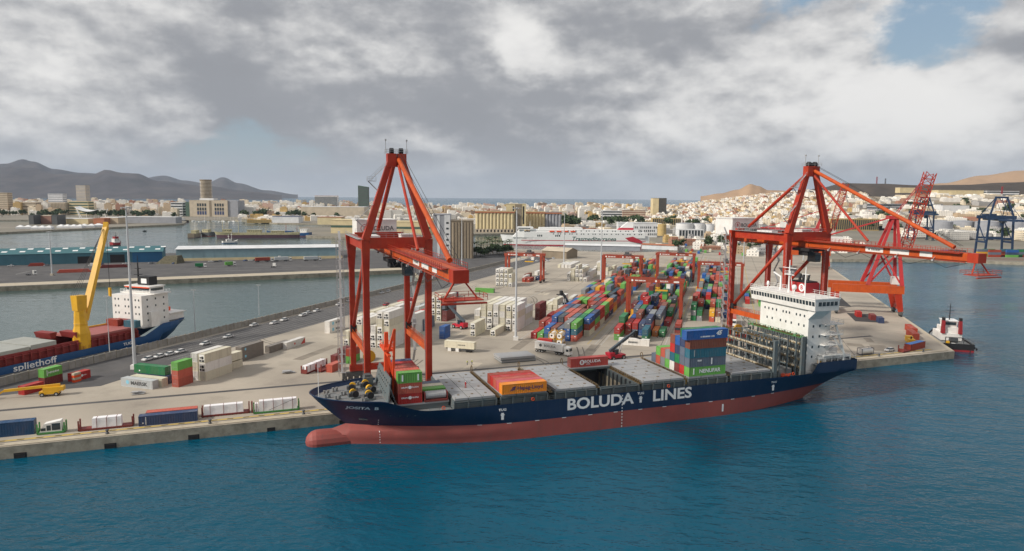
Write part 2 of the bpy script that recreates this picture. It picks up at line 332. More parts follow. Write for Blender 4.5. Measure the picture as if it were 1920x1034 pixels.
# ---------------------------------------------------------------- piers and land
def land(name, pts, z=3.0, top='concrete', wall='quay_wall', base=-1.5):
    b = MB(); b.prism([(p[0], p[1]) for p in pts], base, z, 1, 0, bottom=False); return struct(b.build(name, [top, wall]))
struct(MB().quad([(-190, 130, .02), (20, 690, .02), (300, 900, .02), (600, 3395, .02), (-9000, 3395, .02), (-9000, 60, .02)]).build('inner_basin', 'basin'))
corner = QY(240.9, 0)
PIER_L = Vector((-198.0, 124.0)); LA = R_(69.6)                      # left edge of the pier
def LE(d, off=0.0, z=0.0):                                            # along the left edge, off = inland
    return Vector((PIER_L.x+math.cos(LA)*d+math.sin(LA)*off, PIER_L.y+math.sin(LA)*d-math.cos(LA)*off, z))
pier = land('container_terminal_pavement', [LE(0), Vector((174.84, 264.27)), PR(470, 0), PR(470, -160), PR(440, -190), PR(440, -325), LE(595), LE(300)])
# paler kerb stone along the quay front and a darker quay wall are part of the pier
def strip(name, a, b_, w, z, m, side=1):
    a, b_ = Vector(a[:2]), Vector(b_[:2]); d = (b_-a).normalized(); n = Vector((-d.y, d.x))*w*side
    return MB().quad([(*a, z), (*b_, z), (*(b_+n), z), (*(a+n), z)] if side > 0 else [(*(a+n), z), (*(b_+n), z), (*b_, z), (*a, z)]).build(name, m)
k = MB(); k.box(-160, 240.2, -0.05, 1.9, 2.0, 3.22); k.build('kerb_stone', 'edge_concrete', pier, QY(0, 0, 0), AQ)
e = strip('kerb_stone', PR(1, 0), PR(420, 0), 1.6, 3.02, 'edge_concrete', 1); e.parent = pier
for u0, u1, v, w, m, z in ((-165, 236, 31.2, 1.9, 'asphalt', 3.006), (-165, 236, 2.9, 0.35, 'steel_dark', 3.012), (-165, 236, 3.7, 1.0, 'line_yellow', 3.008), (-165, 236, 3.05, 0.14, 'black', 3.016), (-165, 236, 32.0, 0.16, 'black', 3.010)):
    MB().quad([(u0, v, z), (u1, v, z), (u1, v+w, z), (u0, v+w, z)]).build('rail_strip' if m != 'line_yellow' else 'painted_line', m, pier, QY(0, 0, 0), AQ)
hz = MB()
for i in range(100): hz.quad([(-160+i*3.9, 3.95, 3.013), (-160+i*3.9+1.5, 3.95, 3.013), (-160+i*3.9+1.7, 4.45, 3.013), (-160+i*3.9+0.2, 4.45, 3.013)])
stuff(hz.build('hazard_marks', 'black', pier, QY(0, 0, 0), AQ))
# wall panels, fenders and mooring bollards along the quay front
jm = MB().box(-0.06, 0.06, -0.03, 0.3, -1.2, 2.2).mesh('wall_joint', ['black'])
for i in range(34): obj('wall_joint', jm, pier, QY(-110+i*11.0, -0.04, 0), AQ)
MB().box(-160, 240.5, -0.09, 0.2, -1.2, 0.75).build('algae_band', mat('algae', (0.035, 0.038, 0.026), 0.7, var=0.4, scale=0.5).name, pier, QY(0, 0, 0), AQ)
fm = MB().box(-1.3, 1.3, -0.6, -0.1, -0.7, 1.25, 0).box(-1.0, 1.0, -0.75, -0.6, -0.5, 1.0, 0).mesh('quay_fender', ['rubber'])
for i in range(12):
    tag(obj('quay_fender', fm, None, QY(-87+i*18.6, 0, 0), AQ), 'black rubber fender hung on the front of the terminal quay', 'fender', 'fenders along the terminal quay front')
bl = MB().lathe([(0.42, 0), (0.40, 0.35), (0.26, 0.45), (0.26, 0.75), (0.44, 0.85), (0.46, 1.0), (0.30, 1.12)], n=10).mesh('mooring_bollard', ['steel_dark'])
for i in range(15):
    tag(obj('mooring_bollard', bl, None, QY(-97+i*23.2, 1.0, 3.22), AQ, True), 'dark mooring bollard on the pale kerb of the terminal quay', 'bollard', 'mooring bollards along the terminal quay')

# left edge: outer apron, parapet of concrete panels, road with painted lanes
strip('apron', LE(20, 0.3), LE(600, 0.3), 9.0, 3.012, 'edge_concrete', -1).parent = pier
road = struct(strip('port_road', LE(128, 13.0), LE(600, 13.0), 23.0, 3.018, 'asphalt', -1))
for i in range(8):
    stuff(strip('painted_line', LE(135, 14.2+i*2.95), LE(560, 14.2+i*2.95), 0.16, 3.024, 'line_white', -1)).parent = road
yard_asphalt = struct(MB().quad([(*ground(x, y, 0)[:2], 3.010) for x, y in ((-60, 768), (70, 753), (190, 742), (235, 727), (330, 690), (205, 668), (60, 700), (-60, 740))][::-1]).build('asphalt_patch', 'asphalt'))
mat('parapet', (0.33, 0.31, 0.28), 0.85, var=0.2, scale=0.4, dirt=(0.12, 0.11, 0.09), dirt_amt=0.6, dscale=0.3)
par = thing('parapet_wall', 'long low parapet of grey concrete panels between the car road and the inner quay', 'wall', (0, 0, 0))
pm = MB().box(0.05, 2.2, -0.2, 0.2, 0, 2.6).box(2.3, 4.4, -0.2, 0.2, 0, 2.7).box(-0.14, 0.05, -0.32, 0.32, 0, 2.85, 1).box(2.2, 2.3, -.25, .25, 0, 2.75, 1).mesh('wall_panel', ['parapet', 'quay_wall'])
for i in range(112): obj('wall_panel', pm, par, LE(22+i*4.5, 10.2, 3.0), LA)
# yard lane lines along the pier and scattered joints of the paving
for q, m, w in ((-168, 'line_white', .3), (-139.5, 'line_yellow', .3), (-136.5, 'line_white', .25), (-134, 'line_white', .25), (-109.5, 'line_white', .3), (-107.0, 'line_yellow', .25), (-105, 'line_white', .25), (-79, 'line_white', .3), (-72, 'line_yellow', .3), (-198, 'line_white', .25), (-246, 'line_white', .25)):
    strip('painted_line', PR(-36, q), PR(420, q), w, 3.014, m).parent = pier
for q in range(-260, -20, 24): strip('paving_joint', PR(-45 if q > -170 else -20, q+5), PR(500, q+5), 0.22, 3.005, 'asphalt').parent = pier
for p in range(-40, 480, 26): strip('paving_joint', PR(p, -255), PR(p, -6), 0.20, 3.007, 'asphalt').parent = pier
for p0, p1, q0, q1 in ((60, 86, -26, -14), (110, 150, -34, -20), (170, 230, -40, -24), (250, 330, -44, -30), (40, 54, -68, -60)):
    MB().quad([(*PR(p0, q0)[:2], 3.011), (*PR(p0, q1)[:2], 3.011), (*PR(p1, q1)[:2], 3.011), (*PR(p1, q0)[:2], 3.011)]).build('asphalt_patch', 'asphalt_dark', pier)

# wear of the paving: darker and paler slabs, tyre marks curving through the lanes
mat('slab_dark', (0.27, 0.235, 0.19), 0.9, var=0.25, scale=0.2, dirt=(0.13, 0.115, 0.1), dirt_amt=0.6, dscale=0.15); mat('slab_pale', (0.50, 0.44, 0.35), 0.85, var=0.15, scale=0.2, dirt=(0.3, 0.27, 0.22), dirt_amt=0.5, dscale=0.15); mat('tyre_mark', (0.145, 0.128, 0.108), 0.9, var=0.3, scale=0.5)
wr = random.Random(11)
for i in range(46):
    p, q = wr.uniform(-110, 150), wr.uniform(-262, -20)
    if p < -30-(q+264)*.31*.0 and QY(0, 0).x > 1e9: continue
    c = PR(p, q); v = (c.x-QO[0])*-math.sin(AQ)+(c.y-QO[1])*math.cos(AQ)
    if v < 8 or q < -256: continue
    L_, W_ = wr.choice(((12, 6), (6, 6), (18, 5), (9, 3), (26, 4))); z = 3.0035+.00005*i
    MB().quad([(*PR(p, q)[:2], z), (*PR(p, q+W_)[:2], z), (*PR(p+L_, q+W_)[:2], z), (*PR(p+L_, q)[:2], z)]).build('paving_slab', 'slab_dark' if i % 3 else 'slab_pale', pier)
for i in range(60):
    p, q = wr.uniform(-120, 120), wr.uniform(-250, -30); a = AP+wr.choice((0, 0, 0, math.pi/2))+wr.uniform(-.3, .3); k = wr.uniform(-.035, .035); c = PR(p, q)
    v = (c.x-QO[0])*-math.sin(AQ)+(c.y-QO[1])*math.cos(AQ)
    if v < 12: continue
    for off in (0, 2.1):
        b = MB(); x, y, aa = c.x-math.sin(a)*off, c.y+math.cos(a)*off, a; pr_ = None; w_ = wr.uniform(.35, .65)
        for s_ in range(9):
            n_ = (-math.sin(aa)*w_, math.cos(aa)*w_); cur = ((x, y, 3.009+.00003*i), (x+n_[0], y+n_[1], 3.009+.00003*i))
            if pr_: b.quad([pr_[0], cur[0], cur[1], pr_[1]])
            pr_ = cur; x += math.cos(aa)*3.2; y += math.sin(aa)*3.2; aa += k*3.2
        b.build('tyre_mark', 'tyre_mark', pier)
# ---------------------------------------------------------------- shipping containers: shared meshes
def container_mesh(L, H=2.59, doors=True, W=2.44, plain=False, mark=0):
    b = MB(); w = W/2; r = 0.12
    for sg in (-1, 1):                              # painted marks on the ribs of the side walls
        y = sg*(w-0.008); R4 = lambda x0, x1, z0, z1: b.quad([(x0, y, z0), (x1, y, z0), (x1, y, z1), (x0, y, z1)][::-sg], 2)
        if mark == 1: R4(L*.66, L*.80, 1.65, 1.95); R4(L*.9, L*.95, 2.08, 2.22)
        if mark == 2: R4(L*.12, L*.135, .6, 2.0)
    if mark:                                        # number plates at the ends
        for x, d in ((-0.004, -1), (L+0.055, 1)): b.quad([(x, .15, 1.95), (x, .85, 1.95), (x, .85, 2.25), (x, .15, 2.25)][::d], 2)
    if mark == 3: b.quad([(-0.005, -.9, .7), (-0.005, -.5, .7), (-0.005, -.5, 1.9), (-0.005, -.9, 1.9)][::-1], 2)
    for x in (0, L-0.16):
        for y in (-w, w-0.16): b.box(x, x+0.16, y, y+0.16, 0, H)
    for y in (-w, w-r):
        b.box(0.16, L-0.16, y, y+r, 0, 0.16); b.box(0.16, L-0.16, y, y+r, H-0.10, H)
    for x in (0.0, L-0.10):
        b.box(x, x+0.10, -w+0.16, w-0.16, 0, 0.16); b.box(x, x+0.10, -w+0.16, w-0.16, H-0.12, H)
    n = 1 if plain else max(4, int((L-0.32)/0.56)); st = (L-0.32)/n
    for sgn in (-1, 1):
        yo, yi = sgn*(w-0.015), sgn*(w-0.075)
        pts = []
        for k in range(n):
            x = 0.16+k*st
            pts += [(x, yo), (x+st*0.36, yo), (x+st*0.5, yi), (x+st*0.86, yi)] if not plain else [(x, yo)]
        pts.append((L-0.16, yo))
        for (xa, ya), (xb, yb) in zip(pts, pts[1:]):
            q = [(xa, ya, 0.16), (xb, yb, 0.16), (xb, yb, H-0.10), (xa, ya, H-0.10)]
            b.quad(q if sgn < 0 else q[::-1])
    # roof, a little below the top rails
    n2 = 1 if plain else max(4, int((L-0.2)/0.8)); st = (L-0.2)/n2
    for k in range(n2):
        x = 0.1+k*st; z1, z2 = H-0.015, H-0.05
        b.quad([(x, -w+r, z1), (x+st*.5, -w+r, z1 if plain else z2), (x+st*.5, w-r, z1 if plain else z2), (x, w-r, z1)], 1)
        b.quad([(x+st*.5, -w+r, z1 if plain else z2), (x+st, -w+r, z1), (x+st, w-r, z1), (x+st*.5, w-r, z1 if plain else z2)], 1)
    b.quad([(0, -w, 0.02), (0, w, 0.02), (L, w, 0.02), (L, -w, 0.02)])
    # ribbed end wall
    m = 1 if plain else 6; st = (W-0.32)/m
    for x, sg in ((0.05, -1),) + (() if doors else ((L-0.05, 1),)):
        for k in range(m):
            y = -w+0.16+k*st
            for (ya, xa), (yb, xb) in (((y, x), (y+st*.5, x)), ((y+st*.5, x), (y+st*.6, x-sg*0.05)), ((y+st*.6, x-sg*0.05), (y+st, x))):
                q = [(xa, yb, .16), (xa if xa == xb else xa, ya, .16), (xa, ya, H-.12), (xb, yb, H-.12)]
                q = [(xb, yb, .16), (xa, ya, .16), (xa, ya, H-.12), (xb, yb, H-.12)]
                b.quad(q if sg < 0 else q[::-1])
    if doors:
        b.quad([(L-0.09, -w+.16, .16), (L-0.09, w-.16, .16), (L-0.09, w-.16, H-.12), (L-0.09, -w+.16, H-.12)])
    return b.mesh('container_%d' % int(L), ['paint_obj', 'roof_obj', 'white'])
def door_mesh(H=2.59, W=2.44):
    b = MB(); w = W/2-0.17                      # one leaf, hinged at y = 0, opening plane x = 0
    b.box(0, 0.05, 0.01, w-0.01, 0.17, H-0.13)
    for z in (0.75, 1.4, 2.0): b.box(0.05, 0.065, 0.08, w-0.08, z, z+0.06)
    for y in (0.28, 0.78): b.tube((0.10, y, 0.2), (0.10, y, H-0.16), 0.03, n=5, m=1); b.box(0.05, 0.12, y-0.05, y+0.22, 1.0, 1.06, 1)
    return b.mesh('container_door', ['paint_obj', 'galv'])
CMK = [container_mesh(12.19, mark=k) for k in (0, 1, 2, 3)]
CM = {40: container_mesh(12.19), 20: container_mesh(6.06), 45: container_mesh(13.72), 'p40': container_mesh(12.19, doors=False, plain=True)}
DOOR = door_mesh()
def reefer_mesh(L=12.19, H=2.9):
    b = MB(); w = 1.22
    b.box(0.10, L-0.10, -w+0.03, w-0.03, 0.14, H-0.04)
    for x in (0, L-0.2):
        for y in (-w, w-0.18): b.box(x, x+0.2, y, y+0.18, 0, H)
    for y in (-w, w-0.1): b.box(0.2, L-0.2, y, y+0.1, 0, 0.18); b.box(0.2, L-0.2, y, y+0.1, H-0.12, H-0.01)
    for x in (0.0, L-0.09): b.box(x, x+0.09, -w+.18, w-.18, H-0.14, H-0.01); b.box(x, x+0.09, -w+.18, w-.18, 0, 0.14)
    for sg in (-1, 1):
        for i in range(int((L-1.4)/1.2)): b.box(1.2+i*1.2, 1.26+i*1.2, sg*(w-0.05), sg*(w-0.012), 0.2, H-0.15)
    for y in (-.85, -.3, .3, .85): b.box(L-.14, L-.03, y-.03, y+.03, .2, H-.2, 2)
    b.box(L-.14, L-.085, -.02, .02, .16, H-.1, 2); b.box(L-.14, L-.04, -1.0, 1.0, 1.15, 1.22, 2)
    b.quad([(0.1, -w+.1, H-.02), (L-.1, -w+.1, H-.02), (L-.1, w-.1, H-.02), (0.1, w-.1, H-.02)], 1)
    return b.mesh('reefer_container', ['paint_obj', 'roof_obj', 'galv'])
RM = reefer_mesh(); RM20 = reefer_mesh(6.06, 2.6)
def reefer_unit_mesh(H=2.9):
    b = MB()                                      # the machinery in the end wall: grille, round fan, control box
    b.box(-0.03, 0.09, -0.95, 0.95, 0.22, 1.05, 2); b.box(-0.02, 0.09, -0.95, 0.95, 1.06, 2.7, 0)
    for k, (cy, r) in enumerate(((-0.28, 0.46), (0.5, 0.26))):
        b.tube((0.06, cy, 1.62), (-0.06, cy, 1.62), r, n=14, m=1)
    b.box(-0.06, 0.0, 0.35, 0.9, 0.4, 0.9, 1); b.box(-0.05, 0.02, -0.85, -0.1, 0.32, 0.85, 1)
    return b.mesh('refrigeration_unit', ['white', 'black', 'galv'])
UNIT = reefer_unit_mesh()
CC = dict(red=(0.44, 0.022, 0.020), brick=(0.33, 0.048, 0.026), salmon=(0.48, 0.10, 0.065), maroon=(0.17, 0.03, 0.03), brown=(0.22, 0.07, 0.045), orange=(0.62, 0.20, 0.04),
          navy=(0.03, 0.055, 0.13), blue=(0.015, 0.10, 0.34), slate=(0.12, 0.155, 0.21), grey=(0.24, 0.26, 0.27), teal=(0.02, 0.13, 0.19), green=(0.015, 0.18, 0.065),
          lime=(0.13, 0.38, 0.075), cream=(0.68, 0.64, 0.50), white=(0.74, 0.72, 0.68), yellow=(0.68, 0.36, 0.03), pink=(0.56, 0.10, 0.12), lightgrey=(0.52, 0.55, 0.56), gunmetal=(0.055, 0.07, 0.085))
CNAME = dict(red='red', brick='brick red', salmon='salmon red', maroon='maroon', brown='brown', orange='orange', navy='navy blue', blue='bright blue', slate='slate blue', grey='grey', teal='teal', green='dark green', lime='light green', cream='cream', white='white', yellow='yellow', pink='pinkish red', lightgrey='pale grey', gunmetal='near-black')
def container(pos, rz, size=40, color='red', label=None, group=None, doors=True, flip=False, cat='container', mesh=None):
    """pos = middle of the low end edge; the long axis runs along rz"""
    L = {40: 12.19, 20: 6.06, 45: 13.72}.get(size, 12.19)
    o = obj('shipping_container', mesh or CM[size], None, pos, rz)
    j = 1+rnd.uniform(-0.12, 0.12); c = CC[color]; o.color = (c[0]*j, c[1]*j, c[2]*j, 1)
    if flip:
        o.location = Vector(pos)+Vector((math.cos(rz), math.sin(rz), 0))*L; o.rotation_euler = (0, 0, rz+math.pi)
    if label: tag(o, label, cat, group)
    if doors:
        for sg in (-1, 1):
            d = obj('door', DOOR, o, (L-0.08, -1.05*sg, 0)); d.scale = (1, sg, 1); d.color = o.color
    return o
def reefer(pos, rz, label, group, unit=True, flip=False, color='cream', name='reefer_container', mesh=None, L=12.19):
    o = tag(obj(name, mesh or RM, None, pos, rz), label, 'container', group); j = 1+rnd.uniform(-0.07, 0.07); c = CC[color]; o.color = (c[0]*j, c[1]*j, c[2]*j, 1)
    if flip: o.location = Vector(pos)+Vector((math.cos(rz), math.sin(rz), 0))*L; o.rotation_euler = (0, 0, rz+math.pi)
    if unit: obj('refrigeration_unit', UNIT, o, (0.0, 0, 0))
    return o
def side_text(o, body, size, x=6.1, z=1.35, m='white_clean', bold=0.03, width=1.0, side=-1, slant=0.0):
    return letters(body, o, (x, side*1.235, z), size, (math.pi/2, 0, 0 if side < 0 else math.pi), m, bold, width, slant)
def blurred_letters(o, x0, x1, z, h, m, f, seed=1):     # lettering too far off to read: a row of small strokes on the plane f(x, z)
    r = random.Random(seed); b = MB(); x = x0
    while x < x1:
        w = h*r.uniform(.35, .65); e = min(x+w, x1); b.quad([f(x, z-h/2), f(e, z-h/2), f(e, z+h/2), f(x, z+h/2)]); x = e+h*r.choice((.18, .2, .2, .7))
    return stuff(b.build('lettering', m, o))
def side_strokes(o, x, width, z, h, m='white_clean'): return blurred_letters(o, x-width/2, x+width/2, z, h, m, lambda a, c: (a, -1.24, c), int(width*10))
def disc(o, x, z, r, m='white_clean', side=-1, n=20, name='emblem', dy=0.0):
    b = MB(); b.quad([(x+r*math.cos(2*math.pi*k/n), side*(1.235+dy), z+r*math.sin(2*math.pi*k/n)) for k in range(n)][::1 if side < 0 else -1]); return b.build(name, m, o)

# ---------------------------------------------------------------- the container ship alongside
ship = thing('container_ship', 'long navy and red container ship moored along the terminal quay', 'ship', SH(0, 0, 0), AS)
SL = 163.0
def ztop(s):
    if s < 15: return 13.3-0.35*math.sin(math.pi*s/30)
    if s < 27: t = (s-15)/12; t = t*t*(3-2*t); return 12.95*(1-t)+9.7*t
    if s < 145: return 9.7
    if s < 147.6: t = (s-145)/2.6; return 9.7+3.2*t*t*(3-2*t)
    return 12.9
def stem(z):                                   # where the stem stands at height z
    if z > 4.6: return 8.6*((13.3-z)/8.7)**1.15
    if z > 3.2: return 8.6-5.6*((4.6-z)/1.4)**1.5
    return 3.0+0.6*(3.2-max(z, 0))/3.2
def half(s, z):                                # half breadth of the hull
    s0 = stem(min(z, 13.3)); k = max(0.0, min(1.0, z/13.3)); ln = 52-26*k**1.3; x = (s-s0)/ln
    if x <= 0: return 0.0
    n = 1.7+0.6*k; b = 13.0*(1-(1-min(x, 1))**n)**(1.0-0.42*k**2) if x < 1 else 13.0
    if s > 112:
        y = (s-112)/51.0; lowk = max(0.0, (9.3-z)/9.3)**0.8
        b *= 1-(0.92*y**1.7)*lowk-0.05*max(0, y-0.5)*2
    return max(b, 0.0)
def zbot(s):
    if s < 146: return -2.0
    t = (s-146)/16.0; return -2.0+10.6*min(1, t)**0.9
def hull_part(name, za, zb, m, zq):
    b = MB(); ss = [i*0.75 for i in range(24)]+[18+i*1.5 for i in range(12)]+[36+i*4 for i in range(27)]+[144+i*1.0 for i in range(20)]; ss = sorted(set(round(x, 2) for x in ss if x <= SL))
    if ss[-1] < SL: ss.append(SL)
    grid = {}
    for i, s in enumerate(ss):
        lo = max(za, zbot(s)) if za < 4 else max(za, min(zbot(s), 12)); hi = min(zb, ztop(s)); hi = max(hi, lo)
        for j in range(zq+1):
            z = lo+(hi-lo)*j/zq; se = max(s, stem(z)); h = half(se, z) if se > stem(z)+1e-6 else 0.0
            for sg in (-1, 1): grid[i, j, sg] = len(b.v); b.v.append((se if s < stem(z) else s, sg*h, z))
    for i in range(len(ss)-1):
        for j in range(zq):
            for sg in (-1, 1):
                q = [grid[i, j, sg], grid[i+1, j, sg], grid[i+1, j+1, sg], grid[i, j+1, sg]]
                if sg > 0: q = q[::-1]
                if len(set(b.v[t] for t in q)) >= 3: b.f.append(tuple(q)); b.m.append(0)
    # transom and counter
    n = len(ss)-1
    for j in range(zq): b.f.append((grid[n, j, -1], grid[n, j, 1], grid[n, j+1, 1], grid[n, j+1, -1])); b.m.append(0)
    for i in range(len(ss)-1):
        b.f.append((grid[i, 0, -1], grid[i, 0, 1], grid[i+1, 0, 1], grid[i+1, 0, -1])); b.m.append(0)
    o = b.build(name, m, ship); me = o.data
    bm = bmesh.new(); bm.from_mesh(me); bmesh.ops.remove_doubles(bm, verts=bm.verts, dist=0.002); bmesh.ops.dissolve_degenerate(bm, edges=bm.edges, dist=0.001); bm.to_mesh(me); bm.free()
    me.polygons.foreach_set('use_smooth', [True]*len(me.polygons)); me.set_sharp_from_angle(angle=R_(35)); return o
topsides = hull_part('topsides', 4.6, 14, 'navy', 10)
topsides['label'] = 'navy blue upper hull'
hull_part('underwater_hull', -2.0, 4.6, 'antifoul', 6)['label'] = 'red antifouling paint below the load line'
bb = MB(); prof = []                            # bulbous bow
for i in range(13):
    x = i/12; x = x**1.6; r = 2.9*math.sqrt(max(0, 1-(1-min(1, x*4.6))**2)); prof.append((-1.3+x*15, r*(1-0.10*x)))
for i in range(12):
    for k in range(16):
        (xa, ra), (xb, rb) = prof[i], prof[i+1]; a0, a1 = 2*math.pi*k/16, 2*math.pi*(k+1)/16
        P = lambda x, r, a: (x, 0.95*r*math.cos(a), 0.75+1.02*r*math.sin(a))
        bb.quad([P(xa, ra, a0), P(xb, rb, a0), P(xb, rb, a1), P(xa, ra, a1)][::-1])
o = bb.build('bulbous_bow', 'antifoul', ship, smooth=True)
# decks
def deck(name, s0, s1, z, inset, m, step=1.5, tmin=None, sides=(-1, 1)):
    b = MB(); n = max(1, int((s1-s0)/step)); prev = None
    for i in range(n+1):
        s = s0+(s1-s0)*i/n; h = max(0.05, half(s, z)-inset)
        if prev:
            a, ha = prev
            if tmin is None: b.quad([(a, -ha, z), (s, -h, z), (s, h, z), (a, ha, z)])
            else:
                for sg in sides:
                    q = [(a, sg*ha, z), (s, sg*h, z), (s, sg*tmin, z), (a, sg*tmin, z)]; b.quad(q if sg < 0 else q[::-1])
        prev = (s, h)
    return b.build(name, m, ship)
deck('forecastle_deck', 1.0, 19.0, 12.1, 0.15, 'deck_grey'); deck('main_deck', 19.0, 33.6, 9.2, 0.12, 'deck_grey'); deck('main_deck', 33.6, 146.0, 9.2, 0.12, 'deck_grey', 4, 10.9, (-1,)); deck('main_deck', 33.6, 146.0, 9.2, 0.12, 'deck_grey', 4, 10.9, (1,)); deck('poop_deck', 146.5, 162.8, 12.2, 0.15, 'deck_grey')
# bulwark cap
for sg in (-1, 1):
    cap = MB(); pr = None
    for i in range(33):
        s = i*0.55+0.05; z = ztop(s)
        if pr: cap.beam((pr[0], sg*pr[1], pr[2]), (s, sg*half(s, z), z), 0.3, 0.16)
        pr = (s, half(s, z), z)
    cap.build('bulwark_cap', 'navy', ship)
# hold coamings with stays, hatch covers in panels, the open hold
HOLDS = [(33.8, 44.8), (46.0, 58.8), (61.0, 73.0), (87.0, 100.4), (101.6, 114.6), (116.0, 130.2)]
def coaming(s0, s1):
    b = MB()
    for sg in (-1, 1): b.box(s0, s1, sg*11.6, sg*11.9, 9.2, 11.55)
    b.box(s0, s0+0.3, -11.6, 11.6, 9.2, 11.55); b.box(s1-0.3, s1, -11.6, 11.6, 9.2, 11.55)
    n = max(2, int((s1-s0)/3.0))
    for i in range(n+1):
        s = s0+(s1-s0)*i/n
        for sg in (-1, 1): b.box(s-0.14, s+0.14, sg*11.9, sg*12.75, 9.2, 11.45)
    for sg in (-1, 1): b.box(s0, s1, sg*11.9, sg*12.55, 11.05, 11.2); b.box(s0, s1, sg*12.72, sg*12.8, 11.46, 11.56)
    return b.build('hatch_coaming', 'ship_grey', ship)
for s0, s1 in HOLDS+[(74.2, 85.8)]: coaming(s0, s1)
for s0, s1 in HOLDS:
    nS, nT = 3, 4; T0 = -12.4; dS = (s1-s0-0.2)/nS; dT = 24.8/nT
    hm = MB().box(0.11, dS-0.11, 0.11, dT-0.11, 0, 0.55).box(dS*.42, dS*.58, dT*.45, dT*.55, 0.55, 0.62, 1).box(dS*.1, dS*.16, dT*.1, dT*.16, 0.55, 0.6, 1).mesh('hatch_cover', ['hatch', 'lash_brass'])
    for i in range(nS):
        for j in range(nT): obj('hatch_cover', hm, ship, (s0+0.1+i*dS, T0+j*dT, 11.56))
hold = MB(); s0, s1 = 74.5, 85.5
hold.quad([(s0, -11.5, -1.5), (s1, -11.5, -1.5), (s1, 11.5, -1.5), (s0, 11.5, -1.5)])
hold.quad([(s1, -11.5, -1.5), (s1, -11.5, 9.3), (s1, 11.5, 9.3), (s1, 11.5, -1.5)][::-1], 1); hold.quad([(s0, -11.5, -1.5), (s0, -11.5, 9.3), (s0, 11.5, 9.3), (s0, 11.5, -1.5)], 0)
for sg in (-1, 1): hold.quad([(s0, sg*11.5, -1.5), (s1, sg*11.5, -1.5), (s1, sg*11.5, 9.3), (s0, sg*11.5, 9.3)][::-sg])
for j in range(10):
    t = -11+j*2.45; hold.box(s1-0.55, s1-0.05, t-0.12, t+0.12, -1.5, 11.4, 2); hold.box(s0+0.05, s0+0.5, t-0.12, t+0.12, -1.5, 11.2, 2)
hold.build('open_hold', ['steel_dark', 'cream_steel', 'steel_dark'] if 'cream_steel' in MATS else ['steel_dark', 'white', 'lash_brass'], ship)
# lashing gear between hatches: walkway with rods and rails, coloured like brass and rust
for s in (45.4, 59.9, 73.6, 86.4, 101.0, 115.3):
    b = MB(); b.box(s-0.45, s+0.45, -12.3, 12.3, 11.4, 11.55)
    for i in range(24):
        t = -12+i*1.04; b.box(s-0.4, s-0.25, t-0.06, t+0.06, 11.55, 12.5); b.box(s+0.2, s+0.35, t+.3, t+.42, 11.55, 12.3)
        if rnd.random() < 0.7: b.box(s-0.2, s+0.2, t, t+0.5, 11.55, 11.8+rnd.random()*0.4)
    b.beam((s-0.32, -12.3, 12.45), (s-0.32, 12.3, 12.45), 0.08, 0.08)
    b.build('lashing_walkway', 'lash_brass', ship)
    a = MB()                                      # hoop over the far end
    for k in range(8):
        t0, t1 = math.pi*k/8, math.pi*(k+1)/8; a.beam((s, 12.2+0.8*math.cos(t0), 12.4+1.5*math.sin(t0)), (s, 12.2+0.8*math.cos(t1), 12.4+1.5*math.sin(t1)), 0.16, 0.16)
    a.build('hoop', 'lash_brass', ship)
# side rail along the walkway at the sheer strake
b = MB()
for sg in (-1, 1): b.rail([(27.5, sg*12.8, 9.7), (145, sg*12.8, 9.7)], 1.0, 0.06, every=2.4)
b.build('deck_rail', 'ship_grey', ship)
for s in (31.0, 54.6, 95.0, 138.0):               # lifebuoys on the rail
    b = MB()
    for k in range(12):
        a0, a1 = 2*math.pi*k/12, 2*math.pi*(k+1)/12; b.tube((s+.38*math.cos(a0), -12.9, 10.3+.38*math.sin(a0)), (s+.38*math.cos(a1), -12.9, 10.3+.38*math.sin(a1)), 0.1, n=5)
    b.build('lifebuoy', 'bright_orange', ship)
# forecastle: breakwater, winches, bollards, foremast
b = MB(); b.hexa([(17.6, -10.9, 12.0), (17.9, -10.9, 12.0), (17.9, 10.9, 12.0), (17.6, 10.9, 12.0), (18.6, -9.0, 17.6), (18.9, -9.0, 17.6), (18.9, 9.0, 17.6), (18.6, 9.0, 17.6)])
for i in range(9): t = -9.6+i*2.4; b.beam((18.2, t, 16.5), (19.6, t, 12.2), 0.15, 0.5)
bw = b.build('breakwater', 'ship_grey', ship)
for i in range(7):
    for j in range(2): MB().tube((17.72+0.14*(1+2*j)+.02, -6+i*2, 13.4+j*1.7), (17.60+0.14*(1+2*j), -6+i*2, 13.4+j*1.7), 0.16, n=8).build('hole', 'black', bw)
def winch(s, t, rz=0):
    r = obj('mooring_winch', MB().box(-1.2, 1.2, -1.6, 1.6, 0, 0.3).box(-.9, .9, -.2, .1, .3, 1.5).mesh('winch_bed', ['ship_grey']), ship, (s, t, 12.1), rz)
    for k, (y, rr, m) in enumerate(((-1.1, 0.85, 'black'), (0.75, 0.9, 'yellow'), (1.35, 0.6, 'steel_dark'))): MB().tube((0, y-0.28, 1.1), (0, y+0.28, 1.1), rr, n=14).build('drum', m, r)
    MB().box(-1.4, -0.5, -0.3, 0.6, 0.3, 1.2).build('motor', 'steel_dark', r)
for s, t, a in ((10.5, -3.2, 0.2), (10.8, 3.0, -0.2), (14.0, -5.5, 0.1), (14.4, 4.6, 0), (15.0, -0.5, 0.4)): winch(s, t, a)
bm_ = MB().box(-0.9, 0.9, -0.35, 0.35, 0, 0.15).lathe([(0.28, 0.15), (0.28, 0.9), (0.36, 0.95), (0.36, 1.05)], (-0.5, 0, 0), 10).lathe([(0.28, 0.15), (0.28, 0.9), (0.36, 0.95), (0.36, 1.05)], (0.5, 0, 0), 10).mesh('deck_bollard', ['deck_grey'])
